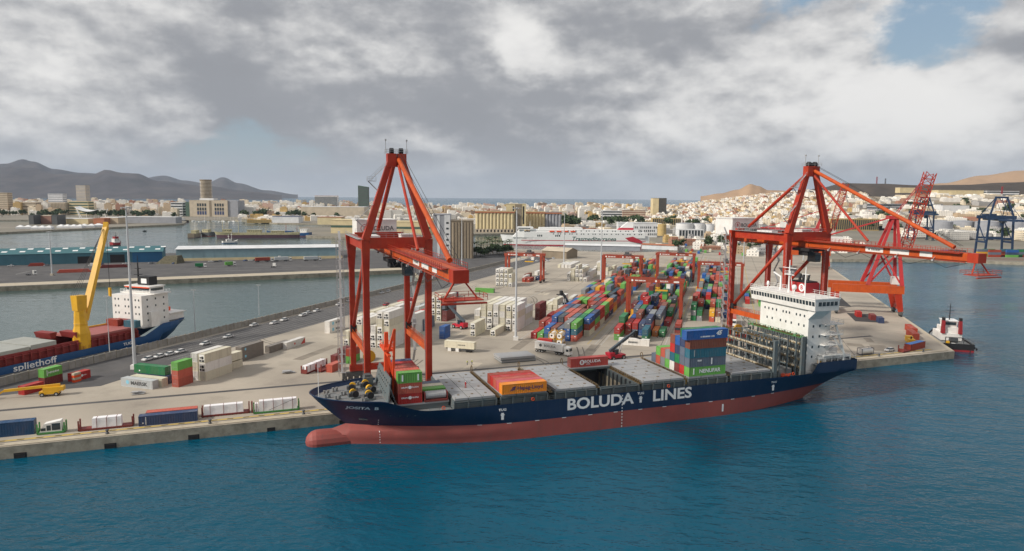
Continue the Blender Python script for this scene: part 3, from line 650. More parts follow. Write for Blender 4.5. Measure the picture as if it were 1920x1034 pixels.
for s, t in ((4.2, -1.6), (4.2, 1.6), (6.5, -3.8), (6.5, 3.6), (8.2, -0.6), (12.4, -7.8), (12.4, 7.6)): obj('deck_bollard', bm_, ship, (s, t, 12.1), 0.3)
obj('deck_house', MB().box(0, 2.4, 5.0, 8.0, 0, 2.3).box(0.3, 1.8, 5.4, 7.6, 2.3, 2.9, 1).mesh('deck_house', ['ship_grey', 'steel_dark']), ship, (14.2, 1.0, 12.1))
MB().tube((2.2, 0, 12.1), (2.2, 0, 20.4), 0.09, 0.05, n=6).build('jack_staff', 'white_clean', ship)
fmst = obj('foremast', MB().beam((19.2, 0, 12.0), (19.2, 0, 27.5), 1.5, 1.5, 0.9, 0.9).mesh('foremast', ['bright_orange']), ship)
MB().box(18.0, 20.4, -3.6, 3.6, 23.2, 23.7).box(18.8, 19.6, -4.6, 4.6, 22.0, 22.5).build('platform', 'bright_orange', fmst)
MB().rail([(18.1, -3.5, 23.7), (18.1, 3.5, 23.7), (20.3, 3.5, 23.7), (20.3, -3.5, 23.7), (18.1, -3.5, 23.7)], 1.0, 0.08).build('handrail', 'bright_orange', fmst)
for p, q in (((19.4, -0.2, 22.5), (21.4, -2.6, 12)), ((19.4, 0.2, 22.5), (21.4, 2.6, 12)), ((19.2, -3.4, 23.2), (20.6, -4.4, 29.0)), ((20.2, -3.3, 12.0), (20.6, -4.3, 29.0))): MB().beam(p, q, 0.55, 0.55).build('stay', 'bright_orange', fmst)
b = MB()
for i in range(14): b.box(20.1, 20.3, -3.6-0.9*i/14, -2.6-0.9*i/14, 13+i*1.1, 13.12+i*1.1)
b.build('ladder', 'bright_orange', fmst)
# lashing bridges before the house
def lashing_bridge(s, z1, rows, cols, d=1.6):
    r = obj('lashing_bridge', MB().box(s-0.1, s+1.1, -12.75, -12.25, 9.2, z1).mesh('lashing_bridge', ['ship_grey']), ship)
    b = MB(); n = cols
    for i in range(n+1):
        t = -12.1+24.2*i/n; b.box(s, s+0.3, t-0.2, t+0.2, 9.2, z1-0.05); b.box(s+d-0.4, s+d-0.1, t-0.16, t+0.16, 9.2, z1-0.05)
    b.build('posts', 'ship_grey', r)
    for j in range(rows):
        z = 9.2+(z1-9.2)*(j+1)/rows; b = MB().box(s-0.05, s+d-0.05, -12.1, 12.1, z-0.45, z-0.2); b.rail([(s-0.02, -12.1, z-0.2), (s-0.02, 12.1, z-0.2)], 1.0, 0.07, every=1.2)
        b.build('walkway', 'ship_grey' if j < rows-1 else 'green_paint' if rows > 4 else 'ship_grey', r)
        if j < rows-1: MB().box(s-0.12, s-0.06, -11.9, 11.9, z+0.0, z+0.55).build('kick_plate', 'cream_steel' if 'cream_steel' in MATS else 'hatch', r)
        g = MB()
        for i in range(44):
            t = -11.9+i*0.55
            if rnd.random() < 0.75: g.box(s-0.25, s+0.1, t, t+0.22, z-0.2, z+rnd.uniform(0.1, 0.6))
        stuff(g.build('lashing_gear', 'lash_brass', r))
lashing_bridge(130.9, 20.6, 4, 8); lashing_bridge(141.0, 21.2, 5, 10, 2.2)
b = MB()
for t in (-11.5, -8, -4.5, -1, 2.5, 6, 9.5):
    b.box(133.5, 133.9, t-0.15, t+0.15, 9.2, 19.5); b.box(139.6, 140.0, t-.15, t+.15, 9.2, 20.5); b.box(136.4, 136.8, t-.15, t+.15, 9.2, 20.0)
for z in (13, 16.5, 20): b.box(133.4, 140.1, -0.2, 0.2, z, z+.3); b.box(136.4, 136.8, -11.5, 9.7, z, z+.3); b.box(133.4, 140.1, 9.3, 9.7, z, z+.3)
b.build('cell_guides', 'ship_grey', ship)
MB().box(134, 139, -11, -6.5, 9.2, 11.4).box(134.4, 138.6, -5.5, 11, 9.2, 12.0).build('deck_locker', 'deck_grey', ship)
g = MB()
for i in range(10): g.beam((134+rnd.random()*4, -12.3+rnd.random()*1.2, 9.4+rnd.random()*.3), (134+rnd.random()*4, -12.3+rnd.random()*1.2, 9.8+rnd.random()*.6), 0.35, 0.35)
g.build('mooring_rope', 'bright_orange', ship)
# accommodation block
HS0, HS1, HT0, HT1 = 144.6, 153.0, -10.8, 10.8
house = obj('accommodation_block', MB().box(HS0, HS1, HT0, HT1, 9.2, 29.0).mesh('accommodation_block', ['white']), ship)
wm = MB().box(-0.04, 0.03, -0.28, 0.28, 0, 0.75).mesh('window', ['glass'])
for z, ts in ((17.0, (-9.2, -6.6, -4.2, -1.8, .8, 3.6, 6.2, 8.8)), (20.2, (-8.8, -6.2, -3.6, -1.0, 2.0, 5.6, 8.0)), (23.4, (-9.0, -6.8, -3.6, -1.2, 1.2, 5.0, 7.4)), (26.4, (-9.0, -7.2, -5.6, -2.6, -1.2, 0.2, 3.2, 5.0, 6.8, 8.6))):
    for t in ts: obj('window', wm, house, (HS0, t, z))
for z in (14.0, 17.0, 20.2, 23.4):
    for s in (146.5, 149.0, 151.3): o = obj('window', wm, house, (s, HT0, z)); o.rotation_euler = (0, 0, math.pi/2)
# navigation bridge with wings and a band of windows
br = MB(); br.hexa([(143.6, -14.2, 29.0), (152.5, -14.2, 29.0), (152.5, 14.2, 29.0), (143.6, 14.2, 29.0), (143.2, -14.4, 32.4), (152.5, -14.4, 32.4), (152.5, 14.4, 32.4), (143.2, 14.4, 32.4)])
br.box(143.0, 152.7, -14.6, 14.6, 32.4, 32.75)
brg = br.build('navigation_bridge', 'white', ship)
for i in range(22):
    t = -13.6+i*1.3; x0 = 143.42
    w = MB().hexa([(x0-0.02, t-0.5, 30.5), (x0+.1, t-.5, 30.5), (x0+.1, t+.5, 30.5), (x0-0.02, t+.5, 30.5), (x0-.2, t-.5, 31.8), (x0+.1, t-.5, 31.8), (x0+.1, t+.5, 31.8), (x0-.2, t+.5, 31.8)]).build('window', 'glass', brg)
for i in range(5): MB().box(144.6+i*1.5, 145.8+i*1.5, -14.36, -14.2, 30.5, 31.8).build('window', 'glass', brg)
b = MB()
for sg in (-1,): b.hexa([(144.2, sg*10.7, 26.0), (149.5, sg*10.7, 26.0), (149.5, sg*10.9, 26.0), (144.2, sg*10.9, 26.0), (144.2, sg*10.7, 29.0), (149.5, sg*10.7, 29.0), (149.5, sg*14.2, 29.0), (144.2, sg*14.2, 29.0)])
b.build('wing_bracket', 'white', brg)
MB().rail([(143.1, -14.5, 32.75), (143.1, 14.5, 32.75), (152.6, 14.5, 32.75), (152.6, -14.5, 32.75), (143.1, -14.5, 32.75)], 1.1, 0.07).build('handrail', 'white_clean', brg)
# side decks, stairs and stern frames
for j, z in enumerate((14.6, 17.8, 21.0, 24.2)):
    d = MB().box(149.5, 156.6, -12.6, -8.0, z, z+0.22).box(153.0, 156.6, -8.0, 10.8, z, z+.22); d.rail([(149.6, -12.5, z+.2), (156.5, -12.5, z+.2), (156.5, 10.6, z+.2)], 1.1, 0.07)
    dk = d.build('side_deck', 'white', house)
    st = MB()
    for k in range(9): st.box(150.2+k*0.45, 150.65+k*.45, -12.2, -11.3, z-3.0+k*.34, z-2.9+k*.34)
    st.build('stair', 'galv', dk)
b = MB()
for sg in (-1, 1): b.beam((154.2, sg*11.6, 24.3), (157.5, sg*12.2, 15.2), 0.5, 0.5); b.beam((157.5, sg*12.2, 15.2), (153.2, sg*12.2, 20.2), 0.35, 0.35); b.beam((157.5, sg*12.2, 15.2), (157.5, sg*12.2, 12.2), 0.5, 0.5)
b.build('boat_davit', 'white', ship)
aft = MB().box(153.0, 158.0, -9.2, 9.2, 9.2, 16.0).box(147.8, 160.5, -11.8, -11.3, 14.0, 14.5).box(147.8, 160.5, -12.2, -9.2, 13.9, 14.05).box(147.8, 160.5, 9.2, 12.2, 13.9, 14.05)
for i in range(6): aft.box(148.2+i*2.4, 148.5+i*2.4, -12.1, -11.8, 12.2, 13.9)
aft.rail([(147.8, -12.1, 14.05), (160.5, -12.1, 14.05)], 1.0, 0.07); aft.build('aft_deckhouse', 'white', ship)
for i in range(4): MB().box(149+i*2.6, 150.3+i*2.6, -11.0, -10.0, 12.2, 13.0).build('mooring_gear', ('yellow', 'steel_dark', 'steel_dark', 'deck_grey')[i], ship)
MB().rail([(147.8, -12.3, 12.9), (162.6, -12.1, 12.9), (162.6, 12.1, 12.9)], 0.9, 0.06).build('stern_rail', 'white', ship)
# funnel, masts and domes above the bridge
fn = obj('funnel', MB().box(149.5, 155.0, -3.4, 3.4, 29, 35.9).box(149.9, 154.6, -3.0, 3.0, 35.9, 36.3, 1).mesh('funnel', ['funnel_red', 'black']) if 'funnel_red' in MATS else MB().box(149.5, 155.0, -3.4, 3.4, 29, 35.9).box(149.9, 154.6, -3.0, 3.0, 35.9, 36.3, 1).mesh('funnel', [mat('funnel_red', (0.36, 0.02, 0.022), 0.45), 'black']), ship)
for t in (-1.6, 0.4, 2.0): MB().tube((152, t, 36.2), (152.4, t, 38.4), 0.4, n=8).build('exhaust_pipe', 'black', fn)
b = MB(); n = 20
b.quad([(149.42, -1.9+1.25*math.cos(2*math.pi*k/n), 34.4+1.25*math.sin(2*math.pi*k/n)) for k in range(n)][::-1]); b.build('emblem', 'white_clean', fn)
letters('B', fn, (149.38, -1.9, 34.4), 1.9, (math.pi/2, 0, -math.pi/2), mat('logo_red', (0.42, 0.02, 0.03), 0.5).name, 0.03)
b = MB(); b.tube((146.5, -6.5, 32.7), (146.5, -6.5, 41.5), 0.22, 0.12, n=8); b.tube((146.5, 0.5, 32.7), (146.5, 0.5, 43.0), 0.28, 0.14, n=8)
b.beam((146.5, -8.0, 39.2), (146.5, -5.0, 39.2), 0.15, 0.15); b.beam((146.5, -2.4, 40.5), (146.5, 3.4, 40.5), 0.18, 0.18); b.beam((146.5, -1.6, 38.3), (146.5, 2.6, 38.3), 0.18, 0.18)
for t in (-0.7, 0.7): b.tube((147.6, t+.5, 32.7), (146.6, t*.4+.5, 39.5), 0.1, n=6)
b.box(145.8, 147.2, -0.8, 1.8, 38.4, 38.6); b.rail([(145.8, -0.8, 38.6), (147.2, -.8, 38.6), (147.2, 1.8, 38.6), (145.8, 1.8, 38.6), (145.8, -.8, 38.6)], 0.9, 0.06)
b.beam((148.2, 6.0, 32.7), (148.2, 6.0, 37.2), 0.5, 0.5); b.beam((148.2, 6.0, 37.0), (148.2, 9.5, 38.2), 0.35, 0.35)
b.build('radar_mast', 'white_clean', ship)
for s, t, r, h in ((145.2, -3.4, 0.75, 1.6), (145.5, 8.8, 0.45, 1.4)):
    MB().tube((s, t, 32.7), (s, t, 32.7+h), 0.2, n=8).lathe([(0.2, 0), (r, 0.35), (r, 0.9), (r*.8, 1.3), (r*.4, 1.55)], (s, t, 32.7+h-0.2), 12).build('satellite_dome', 'white_clean', ship, smooth=True)
# lettering on the hull side follows the plating
def hull_letters(body, s, z, size, m='white_clean', bold=0.03, width=1.0, name='lettering', lift=0.03):
    me = text_mesh(body, size, bold*size, width, conv=lambda x, y: Vector((s+x, -half(s+x, z+y)-lift, z+y)), mats=(m,)); return obj(name, me, ship)
hull_letters('BOLUDA', 74.0, 7.75, 4.2, bold=0.028, width=1.18); hull_letters('LINES', 96.2, 7.75, 4.2, bold=0.028, width=1.22)
hull_letters('JOSITA  B', 11.9, 10.7, 1.3, bold=0.04, width=1.35, lift=0.14)
for s, z in ((46.3, 7.3), (86.2, 8.0), (131.3, 7.2)):
    hull_letters('TUG', s, z+1.0, 0.85, bold=0.03, width=1.2)
    MB().quad([(s-.35, -half(s, z)-.03, z-1.6), (s+.35, -half(s, z)-.03, z-1.6), (s+.35, -half(s, z)-.03, z+.2), (s-.35, -half(s, z)-.03, z+.2)]).quad([(s-.6, -half(s, z)-.035, z-.2), (s+.6, -half(s, z)-.035, z-.2), (s, -half(s, z)-.035, z-1.2)][::-1]).build('tug_mark', 'white_clean', ship)
def hull_quad(s0, s1, z0, z1, name, m='white_clean'):
    MB().quad([(s0, -half(s0, z0)-.03, z0), (s1, -half(s1, z0)-.03, z0), (s1, -half(s1, z1)-.03, z1), (s0, -half(s0, z1)-.03, z1)]).build(name, m, ship)
for i in range(11): hull_quad(80.4, 80.7, 0.2+i*.85, 0.55+i*.85, 'draught_mark')
for i in range(9): hull_quad(16.4-i*0.05, 16.6-i*.05, 0.3+i*.75, 0.6+i*.75, 'draught_mark')
hull_quad(112.9, 113.5, 1.2, 3.4, 'draught_mark')
for s in [40+i*7.6 for i in range(13)]: hull_quad(s, s+1.2, 4.45, 4.62, 'load_mark')
for s in (18.6, 20.8, 22.6, 24.4): MB().tube((s, -half(s, 8.3)-.06, 8.3), (s, -half(s, 8.3)+.1, 8.3), 0.22, n=10).build('porthole', 'glass', ship)
b = MB(); b.beam((12.6, -half(12.6, 7.2)-.35, 8.6), (12.6, -half(12.6, 6)-.3, 6.2), 0.35, 0.35); b.beam((11.6, -half(11.6, 6.2)-.3, 6.6), (13.6, -half(13.6, 6.2)-.3, 6.6), 0.4, 0.4); b.build('anchor', 'steel_dark', ship)

# ---------------------------------------------------------------- cargo on deck
def on_ship(s, t, z, size, color, label, group=None, doors=False, **k):
    return container(SH(s, t, z), AS, size, color, label, group, doors, **k)
ZD = 12.14
G1 = 'containers stacked on the after deck of the container ship'
STACK = [['slate'], ['salmon', 'lime'], ['grey', 'salmon'], ['lime', 'grey'], ['white', 'teal', 'red', 'brown'], ['maroon', 'green', 'navy', 'blue'], ['red', 'slate', 'slate', 'navy', 'green'], ['lime', 'slate', 'teal', 'brown', 'blue']]
tiers = ('bottom', 'second', 'third', 'fourth', 'top')
seen = {}
for c, colm in enumerate(STACK):
    t = 11.2-c*2.52-(4.6 if c == 7 else 4.6)
    for k, cname in enumerate(colm):
        big45 = (c == 7 and k == 4); pos = ('second container from the bottom' if k == 1 else tiers[k]+' tier')
        lab = f'{CNAME[cname]} container, {tiers[k]} tier, row {c+1} from the quay in the tall deck stack'
        o = on_ship(101.9-(1.2 if big45 else 0), t, ZD+k*2.62, 45 if big45 else 40, cname, lab, G1)
        if (c, k) == (7, 0): side_text(o, 'NENUFAR', 1.5, 6.9, 1.3, bold=0.03, width=1.05); MB().box(1.4, 1.75, -1.25, -1.2, .5, 2.2).build('stripe', 'white_clean', o); o['label'] = 'light green container lettered NENUFAR, lowest of the tall deck stack on the ship'
        if (c, k) == (7, 1): side_strokes(o, 3.4, 1.4, 1.8, .5); MB().box(7.3, 7.6, -1.25, -1.2, .5, 2.3).build('stripe', 'white_clean', o)
        if (c, k) == (7, 2): MB().box(1.5, 1.7, -1.25, -1.2, .4, 2.3).build('stripe', 'lightgrey_p' if 'lightgrey_p' in MATS else 'galv', o)
        if big45: side_strokes(o, 6.9, 4.6, .75, .42); side_text(o, '45', 1.7, 10.6, 1.55, bold=0.05, slant=0.35); o['label'] = 'blue container lettered 45 on top of the tall deck stack'
MB().box(100.9, 101.6, -11.9, -11.0, 10, 11.2).build('deck_light', 'yellow', ship)
o = on_ship(46.2, -11.65, ZD, 40, 'orange', 'orange container lettered Hapag-Lloyd on the hatch of the ship', None)
o.color = (0.80, 0.26, 0.02, 1); side_text(o, 'Hapag-Lloyd', 1.35, 7.6, 1.4, 'logo_navy' if 'logo_navy' in MATS else mat('logo_navy', (0.03, 0.03, 0.13), .5).name, 0.015, 1.05)
b = MB()
for k in range(3): b.quad([(2.0+k*.25, -1.24, 0.75+k*.35), (3.3+k*.2, -1.24, 1.0+k*.35), (3.5+k*.1, -1.24, 1.3+k*.35), (2.3+k*.3, -1.24, 1.0+k*.38)])
b.build('emblem', 'logo_navy', o)
for c, cn in enumerate(('pink', 'salmon', 'red', 'brick')):
    on_ship(46.2, -11.65+2.5*(c+1), ZD, 40, cn, f'{CNAME[cn]} container, number {c+2} inward of the orange lettered one on the hatch', 'containers beside the orange one on the hatch')
# forward stack of short boxes
G2 = 'short containers stacked behind the foremast of the container ship'
FW = [['red', 'salmon', 'lime'], ['brick', 'brick', 'salmon'], ['maroon', 'brick', 'salmon'], ['red', 'brown', 'brick'], ['brick', 'red', 'red'], ['lime', 'green', 'navy']]
b = MB(); b.box(20.2, 33.2, -9.0, 9.0, 9.2, 10.6); b.build('hatch_coaming', 'ship_grey', ship); b = MB().box(20.1, 33.3, -9.3, 9.3, 10.6, 11.0); b.build('hatch_cover', 'hatch', ship)
for c, colm in enumerate(FW):
    for k, cn in enumerate(colm):
        o = on_ship(20.4, -8.0+c*2.5, 11.02+k*2.62, 20, cn, f'{CNAME[cn]} short container, {tiers[k] if k < 2 else "top"} tier, row {c+1} inward, forward deck stack', G2)
        if c == 0 and k < 2:
            side_text(o, 'GRUPO  BOLUDA' if k else 'GRUPO  BOLUDA', 0.5, 3.0, 1.5, width=1.1); disc(o, 3.0, 1.5, 0.42)
        if c == 0 and k == 2:
            for x in (1.0, 4.9): MB().box(x, x+0.35, -1.25, -1.2, 0.5, 2.1).build('stripe', 'white_clean', o)
fr = thing('flat_rack', 'red flat rack carrying a rolled silver tarpaulin load on the fore deck', 'flat rack', SH(27.0, -8.2, 11.02), AS)
MB().box(0, 6, -1.2, 1.2, 0, 0.5).box(0, .25, -1.2, 1.2, .5, 2.3).box(5.75, 6, -1.2, 1.2, .5, 2.3).build('frame', 'rust_red', fr)
b = MB().tube((0.4, 0, 1.5), (5.6, 0, 1.5), 1.0, n=14)
for i in range(9): b.tube((0.7+i*.58, 0, 1.5), (0.85+i*.58, 0, 1.5), 1.05, n=14)
b.build('load', 'galv', fr)
for c, cn in enumerate(('lime', 'cream', 'slate')): on_ship(27.0, -5.6+c*2.6, 11.02, 20, cn, f'{CNAME[cn]} short container beside the silver roll on the fore deck', 'single containers on the fore deck')
# container and hatch cover beside the open hold
pon = thing('pontoon_hatch_cover', 'grey pontoon hatch cover shifted over the quay side of the open hold', 'hatch cover', SH(74.0, 5.4, 11.6), AS)
MB().box(-1.2, 12.6, 0, 6.8, 0, 0.8).build('panel', 'hatch', pon); MB().box(-1.3, 12.7, -0.1, 0.0, .05, .6).build('rim', 'ship_grey', pon)
o = container(SH(73.9, 7.4, 12.42), AS, 40, 'salmon', 'red container lettered BOLUDA on the shifted hatch cover of the ship', None, True, flip=True); o.color = (0.46, 0.065, 0.055, 1)
side_text(o, 'BOLUDA', 1.15, 5.2, 1.5, side=1, width=1.15); letters('LINES', o, (6.6, 1.24, 0.75), 0.5, (math.pi/2, 0, math.pi)); disc(o, 8.6, 1.35, 0.78, side=1)
letters('B', o, (8.6, 1.245, 1.35), 1.1, (math.pi/2, 0, math.pi), 'logo_red', 0.03)
# ---------------------------------------------------------------- ship-to-shore gantry cranes
def sts_crane(label):
    """local frame: x along the quay, y inland with 0 at the sea-side rail, z from the paving"""
    c = thing('ship_to_shore_crane', label, 'crane', (0, 0, 0), AQ, 'red gantry cranes over the big ship'); W, D, T = 17.6, 29.0, 47.0
    for y in (0, D):
        sb = MB().box(-1.2, W+1.2, y-0.9, y+0.9, 3.2, 5.2).build('sill_beam', 'crane_red', c)
        for x in (0, W):
            b = MB().box(x-3.6, x+3.6, y-0.7, y+0.7, 1.5, 2.9)
            for k in range(4): b.box(x-3.6+k*1.9, x-2.2+k*1.9, y-.55, y+.55, 0.7, 1.5)
            bo = b.build('bogie', 'steel_dark', c)
            for k in range(8): MB().tube((x-3.3+k*0.94, y-0.35, 0.42), (x-3.3+k*.94, y+.35, 0.42), 0.4, n=10).build('wheel', 'black', bo)
    for x in (0, W):
        for y in (0, D):
            b = MB(); w = 1.75 if y == 0 else 1.55
            b.beam((x, y, 5.2), (x, y, 36), w, 1.6, w, 1.6, roll=(1, 0, 0)); b.beam((x, y, 36), (x, y, T), w, 1.6, w, 3.4 if y else 2.3, roll=(1, 0, 0))
            lg = b.build('leg', 'crane_red', c)
            r = MB(); r.beam((x-1.3, y-1.1, 5), (x-1.3, y-1.1, 44), 0.05, 0.05); r.beam((x-1.3, y-.6, 5), (x-1.3, y-.6, 44), 0.05, 0.05)
            for k in range(32): r.beam((x-1.3, y-1.1, 6+k*1.2), (x-1.3, y-.6, 6+k*1.2), 0.04, 0.04)
            r.build('ladder', 'galv', lg)
        MB().box(x-0.55, x+0.55, 1.0, D-0.8, 14.4, 16.2).build('tie_beam', 'crane_orange', c)
        MB().box(x-0.65, x+0.65, 1.1, D-1.7, T-2.8, T).build('portal_beam', 'crane_red', c)
        MB().tube((x, 1.2, T-4.0), (x, D-1.0, 17.2), 0.6, n=12).build('diagonal_brace', 'crane_red', c).data.polygons.foreach_set('use_smooth', [True]*14)
        MB().box(x-0.9, x+.9, D-2.6, D-0.95, 16.4, 18.4).build('gusset', 'black', c)
        r = MB().box(x-1.9, x-0.7, 1.3, D-1.3, T+0.05, T+0.15); r.rail([(x-1.9, 1.3, T+.1), (x-1.9, D-1, T+.1)], 1.1, 0.07); r.build('walkway', 'galv', c)
    for y in (-0.2, D): MB().box(1.15, W-1.15, y-0.8, y+0.8, T-2.4, T+0.6).build('cross_beam', 'crane_red', c)
    # A-frame, apex and stays
    for x0, x1 in ((0, 7.5), (W, 10.1)): MB().beam((x0, 0, T), (x1, 0, 70.0), 2.0, 2.3, 1.4, 1.6, roll=(0, 1, 0)).build('a_frame_leg', 'crane_red', c)
    ap = MB(); ap.box(6.2, 8.6, -1.2, 1.2, 67.0, 70.6).box(9.0, 11.4, -1.2, 1.2, 67.0, 70.6).box(8.6, 9.0, -0.8, 0.8, 67.6, 69.6); a = ap.build('apex', 'crane_red', c)
    for x in (7.5, 10.1): MB().tube((x-0.5, 0, 71.2), (x+0.5, 0, 71.2), 0.95, n=14).build('sheave', 'black', a)
    r = MB().rail([(5.9, -1.5, 70.6), (11.7, -1.5, 70.6), (11.7, 1.5, 70.6), (5.9, 1.5, 70.6), (5.9, -1.5, 70.6)], 1.1, 0.07)
    for x in (5.9, 11.7): r.beam((x, 0, 70.6), (x, 0, 74.2), 0.12, 0.12); r.box(x-.2, x+.2, -.2, .2, 74.0, 74.5)
    r.build('handrail', 'galv', a)
    for z in (63.0, 52.5):                        # landings of the climb on the left A-frame leg
        x = 7.5*(z-T)/23.0; b = MB().box(x-4.4, x-2.2, -0.9, 0.9, z, z+0.12); b.rail([(x-2.2, -.9, z+.1), (x-4.4, -.9, z+.1), (x-4.4, .9, z+.1)], 1.1, 0.07, every=1)
        b.beam((x-4.2, 0, z), (x-0.8, 0, z-3.4), 0.25, 0.25); b.beam((x-4.0, -.5, z), (x+0.8, -.5, z+4.6), 0.5, 0.12); b.rail([(x-4.0, -.9, z), (x+.8, -.9, z+4.6)], 1.0, 0.06)
        b.build('landing', 'galv', a)
    m = W/2
    MB().tube((m-0.4, 0.6, 68.5), (m, 31.0, T+1.2), 0.6, n=12).build('backstay', 'crane_red', c)
    MB().tube((m+0.5, -0.8, 69.0), (m, -54.5, 46.0), 0.6, n=12).build('forestay', 'crane_orange', c)
    MB().tube((m+0.5, -0.6, 67.6), (m, -25.5, 46.0), 0.4, n=12).build('forestay', 'crane_red', c)
    for dx_ in (0.5, 1.4): MB().tube((m+dx_, -0.4, 71.0), (m+dx_, -56, 46.4), 0.06, n=5).build('hoist_rope', 'black', c)
    # girder and boom: one deep box, walkways, signs, end block
    Z0, Z1 = 42.4, 44.6
    gd = MB().box(m-1.5, m+1.5, -2.0, 44.0, Z0, Z1).build('girder', 'crane_orange', c)
    bmw = MB().box(m-1.3, m+1.3, -59.5, -2.0, Z0+.1, Z1).build('boom', 'crane_orange', c)
    MB().box(m-1.6, m+1.6, -62.6, -59.5, Z0-.2, Z1+.2).build('boom_end', 'crane_red', bmw)
    pf = MB().box(m-4.0, m+4.0, -64.6, -60.6, Z0-3.4, Z0-3.2).box(m-4.6, m+4.6, -65.0, -64.5, Z0-4.0, Z0-3.7); pf.rail([(m-4.6, -65, Z0-3.2), (m+4.6, -65, Z0-3.2), (m+4.6, -60, Z0-3.2), (m-4.6, -60, Z0-3.2), (m-4.6, -65, Z0-3.2)], 1.1, 0.08)
    for x in (m-3.5, m+3.5): pf.beam((x, -62.5, Z0-3.4), (x*0.3+m*0.7, -61.5, Z0), 0.3, 0.3)
    pf.build('end_platform', 'crane_red', bmw)
    for sg in (-1, 1):
        w = MB().box(m+sg*1.55, m+sg*2.7, -58, 30, Z1-0.15, Z1); w.rail([(m+sg*2.7, -58, Z1), (m+sg*2.7, 30, Z1)], 1.1, 0.07, every=1.6); w.build('walkway', 'crane_red', c)
        w = MB().box(m+sg*1.35, m+sg*1.6, -59, 44, Z0-0.35, Z0-0.05); w.build('trolley_rail', 'rtg_red', c)
    for y0, y1 in ((-32.5, -26.0), (-41.5, -35.0), (-49.0, -45.0)):
        s_ = MB().box(m-1.36, m-1.31, y0, y1, Z0+.35, Z1-.3).build('sign_panel', 'white', bmw)
        if y0 == -32.5: blurred_letters(s_, y0+1.0, y1-1.0, (Z0+Z1)/2, .6, 'steel_dark', lambda a, z_: (m-1.37, y0+y1-a, z_), 4)
    for y in (2.0, 27.0): MB().box(m-6, m+6, y-.5, y+.5, Z1-.02, T-2.3).build('girder_hanger', 'crane_red', c)
    # machinery house with its lettering
    mh = MB().box(m-6.4, m+6.4, 33.0, 43.6, Z1+0.3, Z1+6.6).box(m-6.7, m+6.7, 32.8, 43.8, Z1+6.6, Z1+6.9).build('machinery_house', 'white', c)
    letters('BOLUDA', mh, (m+1.6, 32.95, Z1+4.0), 1.9, (math.pi/2, 0, 0), 'steel_dark', 0.02)
    n = 24; ring = MB()
    for k in range(n):
        a0, a1 = 2*math.pi*k/n, 2*math.pi*(k+1)/n; P_ = lambda r, a: (m-3.9+r*math.cos(a), 32.94, Z1+4.0+r*math.sin(a)); ring.quad([P_(1.15, a0), P_(1.35, a0), P_(1.35, a1), P_(1.15, a1)])
    ring.build('emblem', 'logo_red', mh); letters('B', mh, (m-3.9, 32.95, Z1+4.0), 1.7, (math.pi/2, 0, 0), 'logo_red', 0.03)
    w = MB(); w.rail([(m-7, 32.6, Z1+.3), (m+7, 32.6, Z1+.3)], 1.1, .07); w.box(m-7, m+7, 31.5, 33, Z1+.1, Z1+.3); w.build('walkway', 'galv', c)
    MB().box(m+2.2, m+6.2, 5, 9, Z1+.2, Z1+3.4).box(m+2.0, m+6.4, 4.8, 9.2, Z1+3.4, Z1+3.6).build('electrical_cabin', 'white', c)
    MB().box(m-5.4, m-2.6, 12, 20, Z1+.1, Z1+2.8).build('electrical_cabin', 'white_clean', c)
    # trolley, cab, headblock
    tr = MB().box(m-3.4, m+3.4, -4.5, 3.5, Z0-1.4, Z0-0.4).box(m-2.6, m+.4, -3.2, 1.2, Z0-3.0, Z0-1.4).build('trolley', 'black', c)
    MB().box(m+1.4, m+4.0, -2.6, 1.0, Z0-5.4, Z0-2.2).build('operator_cab', 'steel_dark', tr); MB().box(m+1.45, m+3.95, -2.64, -2.6, Z0-4.8, Z0-2.8).build('window', 'glass', tr)
    # fittings: rails on the beams, cable reel, floodlights, zigzag stairs on the inner leg
    for x in (0, W):
        r = MB(); r.rail([(x-.5, 1.3, 16.2), (x-.5, D-1.2, 16.2)], 1.1, .07); r.rail([(x+.5, 1.3, 16.2), (x+.5, D-1.2, 16.2)], 1.1, .07); r.build('handrail', 'crane_orange', c)
    for y in (-0.2, D): r = MB(); r.rail([(1.2, y-.75, T+.6), (W-1.2, y-.75, T+.6)], 1.1, .07); r.build('handrail', 'galv', c)
    MB().tube((W*.3, D+1.0, 7.2), (W*.3, D+1.7, 7.2), 2.0, n=18).tube((W*.3, D+.9, 7.2), (W*.3, D+1.8, 7.2), .6, n=10).build('cable_reel', 'yellow', c)
    for y in (-50, -38, -24, -12, 8, 18):
        for sg in (-1, 1): MB().box(m+sg*2.3-.3, m+sg*2.3+.3, y-.3, y+.3, Z0-.6, Z0-.1).beam((m+sg*2.3, y, Z0-.1), (m+sg*1.5, y, Z0+.6), .12, .12).build('floodlight', 'galv', c)
    st = MB()
    for k in range(9):
        z = 5.5+k*4.2; y0, y1 = (D-4.2, D-1.6) if k % 2 else (D-1.6, D-4.2); st.beam((W+1.5, y0, z), (W+1.5, y1, z+4.2), .7, .12); st.box(W+.9, W+2.1, y1-.5, y1+.5, z+4.15, z+4.25); st.rail([(W+1.9, y0, z), (W+1.9, y1, z+4.2)], 1.0, .06)
    st.build('stair', 'galv', c)
    for k in range(5): MB().tube((m-2.4+k*.25, -2-k*11.5, Z0-.4), (m-2.4+k*.25, -7.5-k*11.5, Z0-2.2), .07, n=5).tube((m-2.4+k*.25, -7.5-k*11.5, Z0-2.2), (m-2.4+k*.25, -13.5-k*11.5, Z0-.4), .07, n=5).build('festoon_cable', 'black', c)
    for x in (-1.5, 1.5): MB().box(m+x-.5, m+x+.5, -58, 28, Z1+.02, Z1+.10).build('trolley_deck', 'rtg_red', c)
    MB().box(m-4.5, m-1.6, 24, 30, Z1+.2, Z1+3.0).build('winch_house', 'steel_dark', c)
    # stair tower beside the land-side leg
    st = MB()
